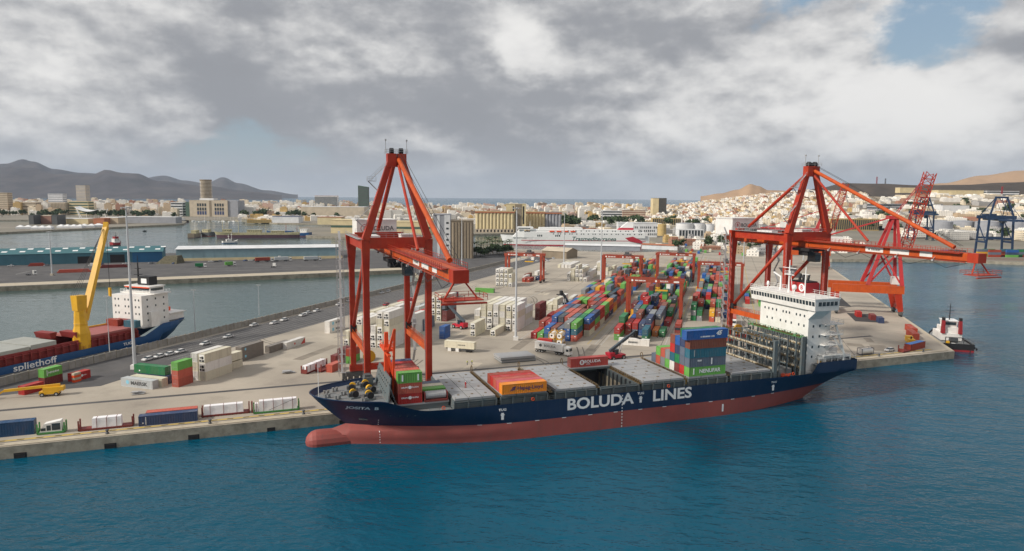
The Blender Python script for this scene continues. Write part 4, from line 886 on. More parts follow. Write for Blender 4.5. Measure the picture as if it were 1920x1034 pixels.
    for x in (-4.6, -2.6):
        for y in (D-1.4, D+1.4): st.beam((x, y, 2), (x, y, 46), 0.12, 0.12)
    for k in range(15):
        z = 3+k*3.0; st.box(-4.6, -2.6, D-1.4, D-0.6, z, z+.08); st.beam((-3.6, D-0.9, z), (-3.6, D+1.2, z+3.0), 0.7, 0.1); st.rail([(-4.6, D-1.4, z), (-4.6, D+1.4, z), (-2.6, D+1.4, z)], 1.0, 0.06)
    st.build('stair_tower', 'galv', c)
    return c
cr1 = sts_crane('red gantry crane standing over the bow of the navy ship'); cr1.location = QY(13.4, 3.0, 3.0)
cr2 = copy_tree(cr1); cr2.location = QY(159.9, 3.0, 3.0); cr2['label'] = 'red gantry crane standing behind the white bridge of the ship, boom over the water'
for p in [o for o in bpy.data.objects if o.parent == cr1 and o.name.startswith('machinery')]: pass

# crane with a raised lattice boom on the far side of the pier
def lattice(b, p, q, w, d, n, r=0.22, m=0):
    p, q = Vector(p), Vector(q); ax = (q-p).normalized(); a = ax.cross(Vector((0, 1, 0))).normalized(); c = a.cross(ax).normalized()
    cs = [a*(x*w/2)+c*(y*d/2) for x, y in ((-1, -1), (1, -1), (1, 1), (-1, 1))]
    for k in cs: b.beam(p+k, q+k, r*1.5, r*1.5, m=m)
    for i in range(n):
        s0, s1 = p.lerp(q, i/n), p.lerp(q, (i+1)/n)
        for j in range(4):
            b.beam(s0+cs[j], s0+cs[(j+1) % 4], r, r, m=m); b.beam(s0+cs[j], s1+cs[(j+1) % 4], r, r, m=m)
def lattice_crane(label, color, height=1.0, group='cranes with raised lattice booms'):
    """x across the pier with the water edge at x = 0, y along the pier"""
    c = thing('lattice_boom_crane', label, 'crane', (0, 0, 0), 0, group); D, L = 30.0, 16.0
    for y in (0, L):
        MB().box(-D-2.5, 0.9, y-0.9, y+0.9, 11.5, 15.5).build('portal_beam', 'crane_orange' if color == 'crane_pink' else color, c)
        for x in (0, -D):
            b = MB(); b.beam((x-(1.8 if x == 0 else 0), y, 11.5), (x, y, 2.4), 3.4 if x == 0 else 1.8, 1.6, 2.2, 1.6, roll=(0, 1, 0)); b.build('leg', 'crane_red' if color == 'crane_pink' else color, c)
            bo = MB().box(x-.7, x+.7, y-2.6, y+2.6, 1.0, 2.4).build('bogie', 'steel_dark', c)
            for k in range(4): MB().tube((x-.4, y-2.1+k*1.4, .45), (x+.4, y-2.1+k*1.4, .45), .45, n=10).build('wheel', 'black', bo)
        for x0 in (-16.0, -0.2): MB().beam((x0, y, 15.5), (-4.2+(0.8 if x0 > -1 else -.8), L/2+(y-L/2)*.35, 50), 1.7, 1.7, 1.1, 1.1, roll=(0, 1, 0)).build('tower_leg', color, c)
        MB().beam((-15, y, 17), (-2.0, y+(L/2-y)*.3, 33), .7, .7).build('brace', color, c); MB().beam((-1.2, y, 17), (-10, y+(L/2-y)*.3, 33), .7, .7).build('brace', color, c)
    for x in (0, -D): MB().box(x-.7, x+.7, .9, L-.9, 3.0, 5.0).build('sill_beam', 'crane_red' if color == 'crane_pink' else color, c)
    MB().box(-7.5, -1.5, L/2-4, L/2+4, 49.4, 51.0).build('apex', color, c)
    MB().box(-56, 2.0, L/2-2.2, L/2-0.8, 32, 34.4).box(-56, 2.0, L/2+.8, L/2+2.2, 32, 34.4).build('girder', color, c)
    MB().box(-40, -28, L/2-3.4, L/2+3.4, 34.6, 39.5).build('machinery_house', 'white' if color == 'crane_pink' else color, c)
    b = MB(); lattice(b, (1.5, L/2, 33), (10.5, L/2, 33+40*height), 4.6, 5.4, 13, .24); b.build('lattice_boom', color if color != 'crane_pink' else 'crane_red', c)
    b = MB()
    for y in (L/2-2, L/2+2): b.beam((-5, y, 50), (9.5, y, 32+40*height), .3, .3); b.beam((-6, y, 50), (-52, y, 34.4), .4, .4)
    b.build('stay', color, c)
    MB().box(-3.8, 0, L/2-2, L/2+2, 15.6, 19.6).build('cabin', 'white', c)
    return c
lc1 = lattice_crane('pinkish red crane with its lattice boom raised, on the water edge by the tugboat', 'crane_pink'); lc1.location = PR(84, -1.4, 3); lc1.rotation_euler = (0, 0, AP-math.pi/2)
lc2 = copy_tree(lc1); lc2.location = PR(330, -4, 3); lc2['label'] = 'pinkish red crane with raised lattice boom, farther up the pier behind the orange crane'
def dock_gantry(label):
    """x along the dock edge (0..27), y inland"""
    c = thing('dock_gantry_crane', label, 'crane', (0, 0, 0), 0, 'dark blue cranes of the far dock'); W, D, m = 27.0, 20.0, 'crane_blue'
    for x in (0, W):
        for y in (0, D):
            MB().beam((x, y, 1.5), (x+(3 if x == 0 else -3)*.6, y, 42), 1.7, 1.7, roll=(0, 1, 0)).build('leg', m, c); MB().box(x-2.2, x+2.2, y-.8, y+.8, .2, 1.5).build('bogie', 'steel_dark', c)
        MB().box(x-.6, x+.6, .8, D-.8, 14, 16).build('tie_beam', m, c); MB().beam((x, .8, 15), (x, D-.8, 36), .8, .8).build('diagonal_brace', m, c)
    for y in (0, D): MB().box(-1, W+1, y-1, y+1, 40, 43.5).build('portal_beam', m, c); MB().box(.9, W-.9, y-.6, y+.6, 18, 20).build('cross_beam', m, c)
    for x0, x1 in ((2, 8), (W-2, W-8)): MB().beam((x0, 0, 43.5), (x1, 3, 63), 1.5, 1.5, roll=(0, 1, 0)).build('a_frame_leg', m, c); MB().beam((x1, 3, 63), (x0, D, 43.5), .7, .7).build('backstay', m, c)
    MB().box(7, W-7, 2, 4, 62, 64).build('apex', m, c)
    for x in (10.5, W-10.5): MB().box(x-.7, x+.7, -34, 30, 38, 40).build('girder', m, c); MB().beam((x, 3, 63), (x, -32, 40), .35, .35).build('forestay', m, c); MB().beam((x-3, 2, 62), (x+3, 0, 44), .4, .4).build('brace', m, c)
    MB().box(8, W-8, 20, 29, 40, 45).build('machinery_house', m, c); MB().box(11, W-11, -6, 0, 36.5, 38).build('trolley', 'steel_dark', c); MB().box(12, 15, -3, 0, 33, 36.4).build('operator_cab', m, c)
    return c
bc = dock_gantry('dark blue gantry crane on the far dock across the right basin')

# ---------------------------------------------------------------- rubber tyred yard gantries
def rtg(label):
    """x across the stacks (0..25.5), y along them (0..11)"""
    c = thing('yard_gantry_crane', label, 'gantry crane', (0, 0, 0), AP-math.pi/2, 'red rubber-tyred gantries of the container yard'); S, L, H = 25.5, 10.5, 20.0
    for x in (0, S):
        for y in (1.6, L-1.6):
            MB().beam((x, y, 2.2), (x, y, H-1.7), 1.3, 1.0, 1.5, 1.1, roll=(0, 1, 0)).build('leg', 'rtg_red', c)
        MB().box(x-.5, x+.5, -0.4, L+.4, 1.5, 2.5).build('sill_beam', 'rtg_red', c)
        for y in (-.2, 2.0, L-2, L+.2): MB().tube((x-.45, y, .75), (x+.45, y, .75), .75, n=12).build('wheel', 'rubber', c)
        MB().box(x-.4, x+.4, 2.2, L-2.2, H-2.4, H-1.6).build('end_tie', 'rtg_red', c)
    MB().box(-1.5, -.55, 3, 7, 1.6, 4.0).build('engine_box', 'yellow', c)
    for y in (1.6, L-1.6):
        g = MB().box(-1.2, S+1.2, y-.6, y+.6, H-1.7, H).build('girder', 'rtg_red', c)
        w = MB(); w.rail([(-1.2, y-.9 if y < 5 else y+.9, H), (S+1.2, y-.9 if y < 5 else y+.9, H)], 1.0, .07); w.build('handrail', 'rtg_red', g)
        if y < 5:
            blurred_letters(g, 3.6, 8.6, H-.85, .6, 'white_clean', lambda a, z_: (a, y-.62, z_), 6); letters('BOLUDA', g, (17.5, y-.62, H-.85), 0.95, (math.pi/2, 0, 0))
            for x in (2.2, 13.6): MB().quad([(x+.5*math.cos(k*math.pi/8), y-.62, H-.85+.5*math.sin(k*math.pi/8)) for k in range(16)]).build('emblem', 'white_clean', g)
            MB().quad([(22, y-.62, H-1.3), (24.5, y-.62, H-1.3), (24.5, y-.62, H-.5), (22, y-.62, H-.5)]).build('sign_panel', 'white', g)
    t = MB().box(14, 18.5, 1.2, L-1.2, H+.2, H+1.0).box(14.6, 17, 3, 7, H+1.0, H+2.4).build('trolley', 'steel_dark', c)
    MB().box(18.6, 20.4, 1.0, 3.2, H-4.2, H-2.0).build('operator_cab', 'white', t)
    MB().box(13, 19, 4.0, 6.4, H-6.0, H-5.4).build('spreader', 'yellow', c)
    b = MB()
    for x in (14.5, 17.8):
        for y in (4.4, 6.0): b.beam((x, y, H-5.4), (x, y, H+.3), .06, .06)
    b.build('hoist_rope', 'black', c)
    return c
r0 = rtg('red yard gantry crane over the mixed stacks nearest the open hold')
spots = [(28, -133, None), (158, -168.2, 'red yard gantry crane over the stacks beside the white refrigerated boxes'), (193, -135, 'red yard gantry crane over the far end of the middle stacks'),
         (130, -103.4, 'red yard gantry crane behind the tall orange crane leg'), (148, -235, 'red yard gantry crane beside the parked trailers near the car road')]
for i, (p, q, lab) in enumerate(spots):
    o = r0 if i == 0 else copy_tree(r0); o.location = PR(p, q, 3.0)
    if lab: o['label'] = lab
# tall light masts of the terminal
def mast(h):
    b = MB().tube((0, 0, 1.4), (0, 0, h), .55, .22, n=10); return b.mesh('mast', ['lamp_pole'])
def light_mast(pos, h, label, base=True):
    m = thing('light_mast', label, 'light mast', pos, 0, 'tall light masts of the port')
    obj('pole', mast(h), m); MB().box(-1.0, 1.0, -1.0, 1.0, 0, 1.5).build('footing', 'white' if base else 'concrete', m)
    h_ = MB().tube((0, 0, h-.6), (0, 0, h-.3), 1.3, n=10).build('crown', 'galv', m)
    for k in range(6): a = k*math.pi/3; MB().box(1.5*math.cos(a)-.25, 1.5*math.cos(a)+.25, 1.5*math.sin(a)-.25, 1.5*math.sin(a)+.25, h-.8, h-.3).build('floodlight', 'galv', h_)
    return m
light_mast(ground(253, 692), 55, 'tall grey light mast on a white footing behind the Maersk container')
light_mast(ground(967, 638), 55, 'tall grey light mast on a yellow footing beside the white refrigerated stacks')
light_mast(ground(1057, 497), 46, 'tall grey light mast beyond the low white stacks', False)
light_mast(ground(1126, 540), 50, 'tall grey light mast left of the middle yard gantry', False)
light_mast(ground(1391, 553), 40, 'tall white light mast right of the far yard gantry', False)
light_mast(ground(98, 517), 32, 'light mast on the asphalt before the teal warehouse', False)
light_mast(ground(866, 497), 42, 'light mast beside the brown concrete silo', False)
light_mast(ground(1506, 492), 34, 'light mast near the pink crane girder', False)
for x, y, h, lab in ((206, 668, 22, 'thin lamp post at the parapet beside the blue cargo hull'), (366, 622, 18, 'thin lamp post on the inner quay behind the blue stern'), (486, 592, 15, 'thin lamp post on the inner quay beside the parapet')):
    p = thing('lamp_post', lab, 'lamp post', ground(x, y)); MB().tube((0, 0, 0), (0, 0, h), .16, .09, n=8).build('pole', 'lamp_pole', p); MB().box(-1.1, 1.1, -.2, .2, h, h+.25).build('lamp_head', 'galv', p)
# ---------------------------------------------------------------- container yard
MIX = ['red']*5+['brick']*4+['salmon']*3+['orange']*2+['brown']*2+['maroon']*2+['navy']*4+['slate']*4+['blue']*5+['grey']*2+['green']*4+['lime']*5+['gunmetal']+['teal']*2+['yellow']*2+['cream']
far = MB(); far_cols = []
def block(p0, q0, bays, rows, hf, name, key, pitch=12.75, rp=2.86, mix=MIX, keep=1.0):
    H = {(i, j): hf(i, j) for i in range(bays) for j in range(rows)}
    items = []
    for (i, j), h in H.items():
        run = {}
        for k in range(h):
            top = k == h-1; vis = top or H.get((i-1, j), 0) <= k or H.get((i, j+1), 0) <= k or H.get((i, j-1), 0) <= k
            items.append((i, j, k, top, vis))
    return [(PR(p0+i*pitch, q0+j*rp, 3.0+k*2.61), i, j, k, vis, name, key, mix) for i, j, k, top, vis in items]
def hA(i, j):
    base = [[1, 1, 2, 2, 2, 3, 3, 0], [2, 2, 3, 3, 3, 3, 3, 3], [1, 2, 3, 3, 3, 3, 3, 3]]
    if i < 3: return base[i][j]
    r = random.Random(i*31+j*7)
    if i < 8: return (3 if j > 1 else 2) if r.random() < .86 else 2
    if i == 12: return 0
    return r.choice((1, 2, 2, 3, 3, 4))
def hB(i, j):
    base = [[2, 0, 0, 0, 2, 0, 0], [3, 2, 2, 2, 3, 1, 1], [0, 2, 3, 2, 3, 3, 0], [1, 3, 3, 3, 2, 3, 1]]
    if i < 4: return base[i][j]
    r = random.Random(i*17+j*5+3); return r.choice((0, 1, 2, 2, 3, 3, 2, 4) if i < 10 else (1, 2, 2, 3, 3))
def hC(i, j):
    base = [[3, 2, 0, 2, 2, 0, 0], [4, 3, 0, 3, 3, 1, 0]]
    if i < 2: return base[i][j]
    r = random.Random(i*13+j*11+1); return r.choice((0, 1, 2, 3, 3, 2))
def hD(i, j): return random.Random(i*7+j*3+9).choice((0, 1, 2, 3))
BL = block(-33, -163.2, 15, 8, hA, 'wide block left of the truck lane', 'A')+block(-24, -129.6, 14, 7, hB, 'middle block under the yard gantry', 'B')+block(34, -101.6, 12, 7, hC, 'narrow block behind the tall deck stack', 'C')+block(92, -68, 4, 4, hD, 'small block beside the far crane legs', 'D')
far_blocks = block(172, -163.2, 9, 8, lambda i, j: random.Random(i*3+j).choice((1, 2, 3)), '', 'E')+block(165, -129.6, 12, 7, lambda i, j: random.Random(i*5+j).choice((1, 2, 3, 3)), '', 'F')+block(200, -101.6, 9, 6, lambda i, j: random.Random(i*5+j+2).choice((0, 1, 2)), '', 'G')
BL.sort(key=lambda t: (not t[4], t[0].length)); idx = 0
rest = []
crng = random.Random(21)
for it in BL+far_blocks:
    pos, i, j, k, vis, nm, key, mx = it; r = random.Random(hash((key, i//3 if (key == 'A' and 3 <= i < 7) else i, j, k)) & 0xffff)
    cn = crng.choice(mx)
    if vis and idx < 185 and key in 'ABCD':
        idx += 1; near = pos.length < 330
        container(pos, AP, 40, cn, f'{CNAME[cn]} container, row {j+1} from the road, tier {k+1}, bay {i+1}, {nm.split(" block")[0]} block', f'yard containers of the {nm}', near, flip=True, mesh=CMK[crng.randrange(4)])
    else: rest.append((pos, cn))
def joined(rest, name, label, cat, L=12.19, H=2.58, rz=AP):
    """the containers past the individual ones, still one box each, joined by colour into one object of many"""
    b = MB(); names = sorted(set(c for _, c in rest)); ms = []
    for c in names:
        j = mat('far_'+c, CC[c], .55, var=.18, scale=.15, dirt=(0.16, 0.11, 0.085), dirt_amt=.35, dscale=.3); ms.append(j)
    ca, sa = math.cos(rz), math.sin(rz)
    for pos, c in rest:
        f = lambda x, y, z: (pos.x+x*ca-y*sa, pos.y+x*sa+y*ca, pos.z+z); m = names.index(c)
        b.hexa([f(0, -1.2, 0), f(L, -1.2, 0), f(L, 1.2, 0), f(0, 1.2, 0), f(0, -1.2, H), f(L, -1.2, H), f(L, 1.2, H), f(0, 1.2, H)], m)
    o = b.build(name, ms); return tag(stuff(o), label, cat)
joined(rest, 'container_stacks', 'inner and far shipping containers of the coloured yard stacks', 'containers')

# white refrigerated boxes
def rblock(p0, q0, bays, rows, hf, lab, grp, unit=True, rp=2.95, pitch=12.8):
    for i in range(bays):
        for j in range(rows):
            for k in range(hf(i, j)): fl = rnd.random() < .5; reefer(PR(p0+i*pitch+rnd.uniform(-.15, .15), q0+j*rp+rnd.uniform(-.08, .08), 3.0+k*2.92), AP, f'white refrigerated container, row {j+1}, tier {k+1}, bay {i+1}, {grp}', grp, unit and i == 0 and not fl, fl, 'white' if rnd.random() < .6 else 'cream')
rblock(-21, -193, 2, 7, lambda i, j: ((3, 4, 4, 4, 4, 4, 4), (3, 4, 4, 4, 4, 4, 3))[i][j], 'white refrigerated container in the tall stack left of the light mast', 'refrigerated stack by the light mast')
rblock(122, -232, 1, 4, lambda i, j: (4, 4, 4, 3)[j], 'white refrigerated container stacked before the trailer gantry', 'refrigerated stack before the trailer gantry')
rblock(168, -194, 3, 5, lambda i, j: ((2, 3, 4, 3, 1), (2, 3, 3, 3, 2), (1, 3, 3, 2, 2))[i][j], 'white refrigerated container in the far stack behind the wide block', 'far refrigerated stacks')
rblock(215, -184, 2, 5, lambda i, j: (2, 3, 3, 2, 1)[(i+j) % 5], 'white refrigerated container beyond the far stack', 'farthest refrigerated stacks', False)
rblock(-71, -229.5, 1, 7, lambda i, j: (2, 4, 4, 4, 3, 5, 5)[j], 'white refrigerated container in the block behind the crane legs', 'refrigerated block behind the crane legs')
rblock(-56, -232.5, 2, 7, lambda i, j: ((3, 3, 4, 4, 4, 5, 5), (0, 1, 2, 1, 0, 2, 3))[i][j], 'white refrigerated container in the inner part of the block behind the crane legs', 'inner block behind the crane legs', False)
rblock(40, -178, 2, 4, lambda i, j: (1, 1, 2, 1)[j], 'cream flat-topped container in the low row beside the maroon pair', 'low cream rows', False)
rblock(255, -222, 3, 4, lambda i, j: 1, 'white container in the single low layer by the shed', 'single low white layer', False)
for p, q, k, lab in ((-37, -189, 1, 'cream refrigerated container alone before the tall white stack'), (-37, -189, 0, 'cream refrigerated container under the one before the tall white stack'), (-34, -181, 0, 'cream refrigerated container lying right before the tall white stack')):
    reefer(PR(p, q, 3+k*2.92), AP, lab, None)
for c, (p, q, cn, k) in enumerate(((10, -173.4, 'maroon', 0), (10, -173.4, 'maroon', 1), (10, -173.4, 'maroon', 2), (-9, -214, 'maroon', 0), (-9, -214, 'maroon', 1), (-9, -214, 'slate', 2), (-9, -214, 'brick', 3),
                                   (-4, -231, 'brick', 0), (-4, -231, 'lightgrey', 1), (-20, -229, 'navy', 0), (-12, -236, 'brown', 0), (-12, -236, 'salmon', 1), (-4, -240, 'brown', 0), (-4, -240, 'brick', 1), (-4, -240, 'pink', 2),
                                   (-34, -214.5, 'slate', 0), (-34, -214.5, 'slate', 1), (-30, -218, 'green', 0), (-30, -218, 'red', 1), (-30, -218, 'red', 2))):
    container(PR(p, q, 3+k*2.61), AP, 40, cn, f'{CNAME[cn]} container in the loose stacks behind the second crane leg, tier {k+1}', 'loose stacks behind the second crane leg', True, flip=True)
for k in range(4):
    for j in range(2): reefer(PR(-9, -220+j*2.95, 3+k*2.92), AP, 'white refrigerated container beside the maroon tower of containers', 'white pair beside the maroon tower')
for p, q, cn, k in ((150, -222, 'brick', 0), (150, -219, 'brick', 0), (163, -226, 'white', 0), (163, -216, 'navy', 0), (176, -228, 'brown', 0), (196, -226, 'white', 0), (196, -222, 'white', 0), (12, -168, 'red', 0), (60, -170.5, 'cream', 0), (60, -173.6, 'cream', 0), (74, -171, 'white', 0), (4, -236, 'salmon', 0), (22, -240, 'grey', 0), (22, -236, 'brick', 0), (22, -236, 'red', 1), (40, -238, 'white', 0), (40, -234, 'white', 0), (40, -234, 'white', 1), (58, -240, 'navy', 0), (100, -75, 'red', 0), (115, -75, 'blue', 0), (128, -74, 'green', 0)):
    container(PR(p, q, 3+k*2.61), AP, 40, cn, f'{CNAME[cn]} container standing loose between the stacks of the yard', 'loose containers between the stacks', False, flip=True, mesh=CMK[(p+k) % 4])
container(PR(92, -236, 3), AP-math.pi/2, 40, 'lime', 'light green container standing alone before the far white stack', None, True)
o = container(PR(-46.6, -199, 3.0), AP, 20, 'blue', 'bright blue short container held by the reach stacker, end on', None, True, flip=True)
o2 = container(PR(-46.6, -199, 5.62), AP, 20, 'blue', 'bright blue short container on top of the one before the reach stacker', None, True, flip=True)
tk = container(PR(-65, -189.5, 4.35), AP-math.pi/2, 40, 'cream', 'cream container on trailer legs in the open yard', None, False); MB().box(0.5, 11.8, -1.0, 1.0, -.5, -.05).build('chassis', 'steel_dark', tk)
for x in (1.4, 4.6): MB().box(x, x+1.3, -1.25, 1.25, -1.35, -.05).build('support', 'white', tk)
for x in (9.2, 10.4): MB().tube((x, -1.2, -.85), (x, 1.2, -.85), .5, n=12).build('wheel', 'rubber', tk)
side_strokes(tk, 7, 3.0, 1.3, .35, 'steel_dark')
# front faces of the coloured blocks: tank containers and a lettered box
for k, z in enumerate((3.0, 5.62)):
    for q, lab in ((-153.0, 'left'), (-149.9, 'right')):
        t = thing('tank_container', f'white tank in a yellow frame, {"upper" if k else "lower"} {lab} one before the wide block', 'tank container', PR(-43.0, q, z), AP, 'tank containers before the wide block')
        f = MB()
        for y in (-1.15, 1.15):
            for zz in (.07, 2.4): f.box(0, 6, y-.07, y+.07, zz, zz+.14)
            for x in (0.07, 5.93): f.box(x-.07, x+.07, y-.07, y+.07, .1, 2.5)
        for x in (0.07, 5.93):
            for zz in (.07, 2.4): f.box(x-.07, x+.07, -1.1, 1.1, zz, zz+.14)
        f.build('frame', 'yellow', t); MB().tube((.25, 0, 1.3), (5.75, 0, 1.3), 1.08, n=16).build('tank', 'white', t); MB().tube((.18, 0, 1.3), (.26, 0, 1.3), .35, n=10).build('manhole', 'black', t)
o = container(PR(-43.0, -158.5, 3), AP-math.pi/2, 20, 'red', 'red short container lying across the front of the wide block', None, False); disc(o, 3, 1.3, .5)
o = container(PR(-31.0, -127.6, 3), AP-math.pi/2, 40, 'white', 'white container lettered in dark, lying across the front of the middle block', None, False); side_strokes(o, 6, 4.2, 1.3, .7, 'steel_dark')
# ---------------------------------------------------------------- left part of the quay
RX = AP-math.pi/2
def stack(p, q, rz, cols, lab, size=40, **k):
    out = []
    for i, cn in enumerate(cols):
        out.append(container(PR(p, q, 3+i*2.61), rz, size, cn, f'{CNAME[cn]} {lab}' if len(cols) == 1 else f'{CNAME[cn]} {lab}, {("bottom", "middle" if len(cols) > 2 else "top", "top")[i]} of its stack', None, True, **k))
    return out
o = container(PR(-143.4, -264.2, 3), RX, 40, 'lightgrey', 'pale grey container lettered MAERSK on the quay', None, True)
side_text(o, 'MAERSK', 1.5, 7.0, 1.3, 'steel_dark', .035, 1.15); disc(o, 2.6, 1.5, .62, mat('maersk_blue', (0.25, 0.55, 0.70), .5).name)
container(PR(-140.4, -263.6, 3), RX, 40, 'cream', 'cream container right behind the Maersk container', None, True)
container(PR(-137.0, -264.4, 3), RX, 40, 'navy', 'navy blue container under the plain green one', None, True)
o = container(PR(-137.0, -265.6, 5.62), RX, 40, 'green', 'plain dark green container lying on the navy one', None, True); disc(o, 2.2, .8, .25)
s_ = stack(-140.2, -247.6, AP, ['salmon', 'salmon', 'lime'], 'short container beside the Maersk container', 20, flip=True)
side_strokes(s_[2], 3.0, 2.6, 1.35, .55); MB().box(.25, .9, -1.245, -1.2, .2, 2.4).box(5.2, 5.8, -1.245, -1.2, .2, 2.4).build('stripe', mat('stripe_blue', (0.05, 0.22, 0.42), .5).name, s_[2]); MB().box(3.1, 3.4, -1.245, -1.2, .5, 1.9).build('stripe', 'white_clean', s_[0])
for k in range(3):
    for j in range(2): reefer(PR(-131.6, -245.0-j*3.0, 3+k*2.92), AP, f'cream refrigerated container, {("bottom", "middle", "top")[k]} of the near quay stack, {("yard side", "road side")[j]}', 'near refrigerated stack on the quay', j == 0 and k > 0, not (j == 0 and k > 0), 'white' if (j+k) % 2 else 'cream')
for k in range(2): reefer(PR(-118.0, -246.8, 3+k*2.92), AP, f'cream short refrigerated container behind the near stack, {("lower", "upper")[k]}', None, mesh=RM20, L=6.06)
for k in range(2):
    o = container(PR(-106.8, -251.4, 3+k*2.61), AP, 40, 'grey', f'grey brown container pair along the car road, {("lower", "upper")[k]} one', None, True); disc(o, 2.2, 1.6, .5, 'maersk_blue'); o.color = (0.20, 0.18, 0.16, 1)
o = container(PR(-92.0, -250.4, 3), AP, 40, 'grey', 'grey brown single container along the car road', None, True); o.color = (0.20, 0.18, 0.16, 1)
o = container(PR(-84.6, -248.6, 3), AP, 40, 'white', 'white container with a red wedge at its end, along the car road', None, True)
MB().quad([(9.0, -1.238, .2), (12.0, -1.238, .2), (12.0, -1.238, 2.4)]).build('wedge', mat('wedge_red', (.5, .05, .04), .5).name, o); disc(o, 5.2, 1.3, .45, 'wedge_red')
for k, tx in enumerate(('MAERSK', 'MAERSK')):
    o = container(PR(-52.3, -250.2, 3+k*2.61), AP, 40, 'white', f'white Maersk container beside the lane lines, {("lower", "upper")[k]} one', None, True); side_text(o, tx, 1.2, 7, 1.3, 'steel_dark', .03); MB().box(2.2, 3.6, -1.245, -1.2, .7, 2.0).build('emblem', 'maersk_blue', o)
o = container(PR(-152.6, -286.8, 5.62), AP, 20, 'lime', 'light green container lettered NENUFAR on the dark red one by the parapet', None, True); side_text(o, 'NENUFAR', .8, 3.2, 1.3); MB().box(.9, 1.1, -1.245, -1.2, .4, 2.2).build('stripe', 'white_clean', o)
container(PR(-152.6, -286.8, 3), AP, 20, 'maroon', 'dark red container under the green NENUFAR one', None, True)
o = container(PR(-146.0, -283.0, 3), AP, 20, 'red', 'red container with a white emblem by the parapet', None, True); side_text(o, 'GRUPO BOLUDA', .4, 3.0, 1.4); disc(o, 3, 1.4, .4)
container(PR(-161.5, -283.5, 3), AP, 20, 'red', 'red container behind the yellow boom lift', None, True)
b = thing('barrier_stack', 'orange and cream plastic barriers piled by the dark red container', 'barriers', PR(-146.5, -281.4, 3), AP)
for k in range(4): MB().box(0, 2.4, -.5, .5, k*.75, k*.75+.7).build('barrier', ('bright_orange', 'cream_steel')[k % 2], b)
# along the quay edge
def on_quay(u, v, z=3.0): return QY(u, v, z)
o = container(QY(-79.6, 8.6, 3), AQ, 40, 'navy', 'dark blue high container standing end of the quay row', None, True); o.scale = (1, 1.05, 1.35); o.color = (0.012, 0.06, 0.15, 1)
container(QY(-79.9, 5.0, 3), AQ-math.pi/2, 20, 'gunmetal', 'dark container end showing beside the dark blue one', None, False)
o = container(QY(-44.3, 6.3, 3), AQ, 45, 'navy', 'navy blue long container lying near the quay edge', None, True); MB().box(1.6, 1.75, -1.245, -1.2, .3, 2.3).build('stripe', 'white_clean', o); disc(o, 1.0, .8, .16)
container(QY(-43.0, 9.2, 3), AQ, 40, 'salmon', 'salmon red container behind the navy long one on the quay', None, False)
def flatrack(pos, rz, L, m, load, label, zl=2.2, frame2=None):
    f = thing('flat_rack', label, 'flat rack', pos, rz, 'flat racks lined up along the quay edge')
    MB().box(0, L, -1.2, 1.2, .12, .55).build('base', m, f)
    for x in (0, L-.3): MB().box(x, x+.3, -1.2, -.85, .12, 2.7).box(x, x+.3, .85, 1.2, .12, 2.7).box(x+.08, x+.22, -.85, .85, .5, 1.5).build('end_frame', m, f)
    b = MB()
    for i in range(int(L/.9)): b.box(.4+i*.9, .65+i*.9, -1.22, 1.22, .02, .12)
    b.build('runner', m, f)
    return f
def load(f, x0, x1, z0, z1, y=1.05, straps=3, m='tarp_white'):
    b = MB(); b.hexa([(x0, -y, z0), (x1, -y, z0), (x1, y, z0), (x0, y, z0), (x0+.15, -y+.15, z1), (x1-.15, -y+.15, z1), (x1-.15, y-.15, z1), (x0+.15, y-.15, z1)]); l = b.build('wrapped_load', m, f)
    for i in range(straps): x = x0+(x1-x0)*(i+.5)/straps; MB().box(x-.05, x+.05, -y-.015, -y+.1, z0, z1+.02).box(x-.05, x+.05, -y+.1, y, z1+.005, z1+.03).build('strap', 'rust_red', l)
    return l
f = flatrack(QY(-57.8, 6.8, 3), AQ, 12.2, 'rust_red', 0, 'dark red flat rack with a short white wrapped load, on the quay edge'); load(f, 3.0, 9.6, .55, 3.0)
f = flatrack(QY(-29.8, 8.6, 3), AQ, 12.0, 'rust_red', 0, 'dark red flat rack with a long white wrapped load beside the navy long container'); load(f, .5, 10.4, .55, 2.9)
f = flatrack(QY(-16.9, 7.0, 3), AQ, 12.0, 'green_paint', 0, 'green flat rack with a tall white wrapped load near the bow'); load(f, 1.4, 11.4, .55, 3.4, straps=4); load(f, .35, 1.35, .55, 2.8, .8, 1)
for y in (-1.1,): MB().beam((4, y, .8), (11.4, y, 3.6), .06, .06).build('lashing', 'steel_dark', f)
MB().box(-.5, -.1, .2, 1.0, .1, 3.2).build('end_frame', 'rust_red', f)
f = flatrack(QY(-66.6, 7.2, 3), AQ, 6.0, 'green_paint', 0, 'green flat rack holding a white crane cabin on the quay edge')
cb = MB(); cb.hexa([(.5, -1.0, .55), (5.3, -1.0, .55), (5.3, 1.0, .55), (.5, 1.0, .55), (1.6, -1.0, 2.6), (5.2, -1.0, 3.2), (5.2, 1.0, 3.2), (1.6, 1.0, 2.6)]); cab = cb.build('cabin', 'white', f)
for x0, x1, z1 in ((.9, 1.9, 1.6), (2.1, 3.0, 2.2), (3.2, 5.0, 2.6)): MB().box(x0, x1, -1.03, -.98, .9, z1).build('window', 'glass', cab)
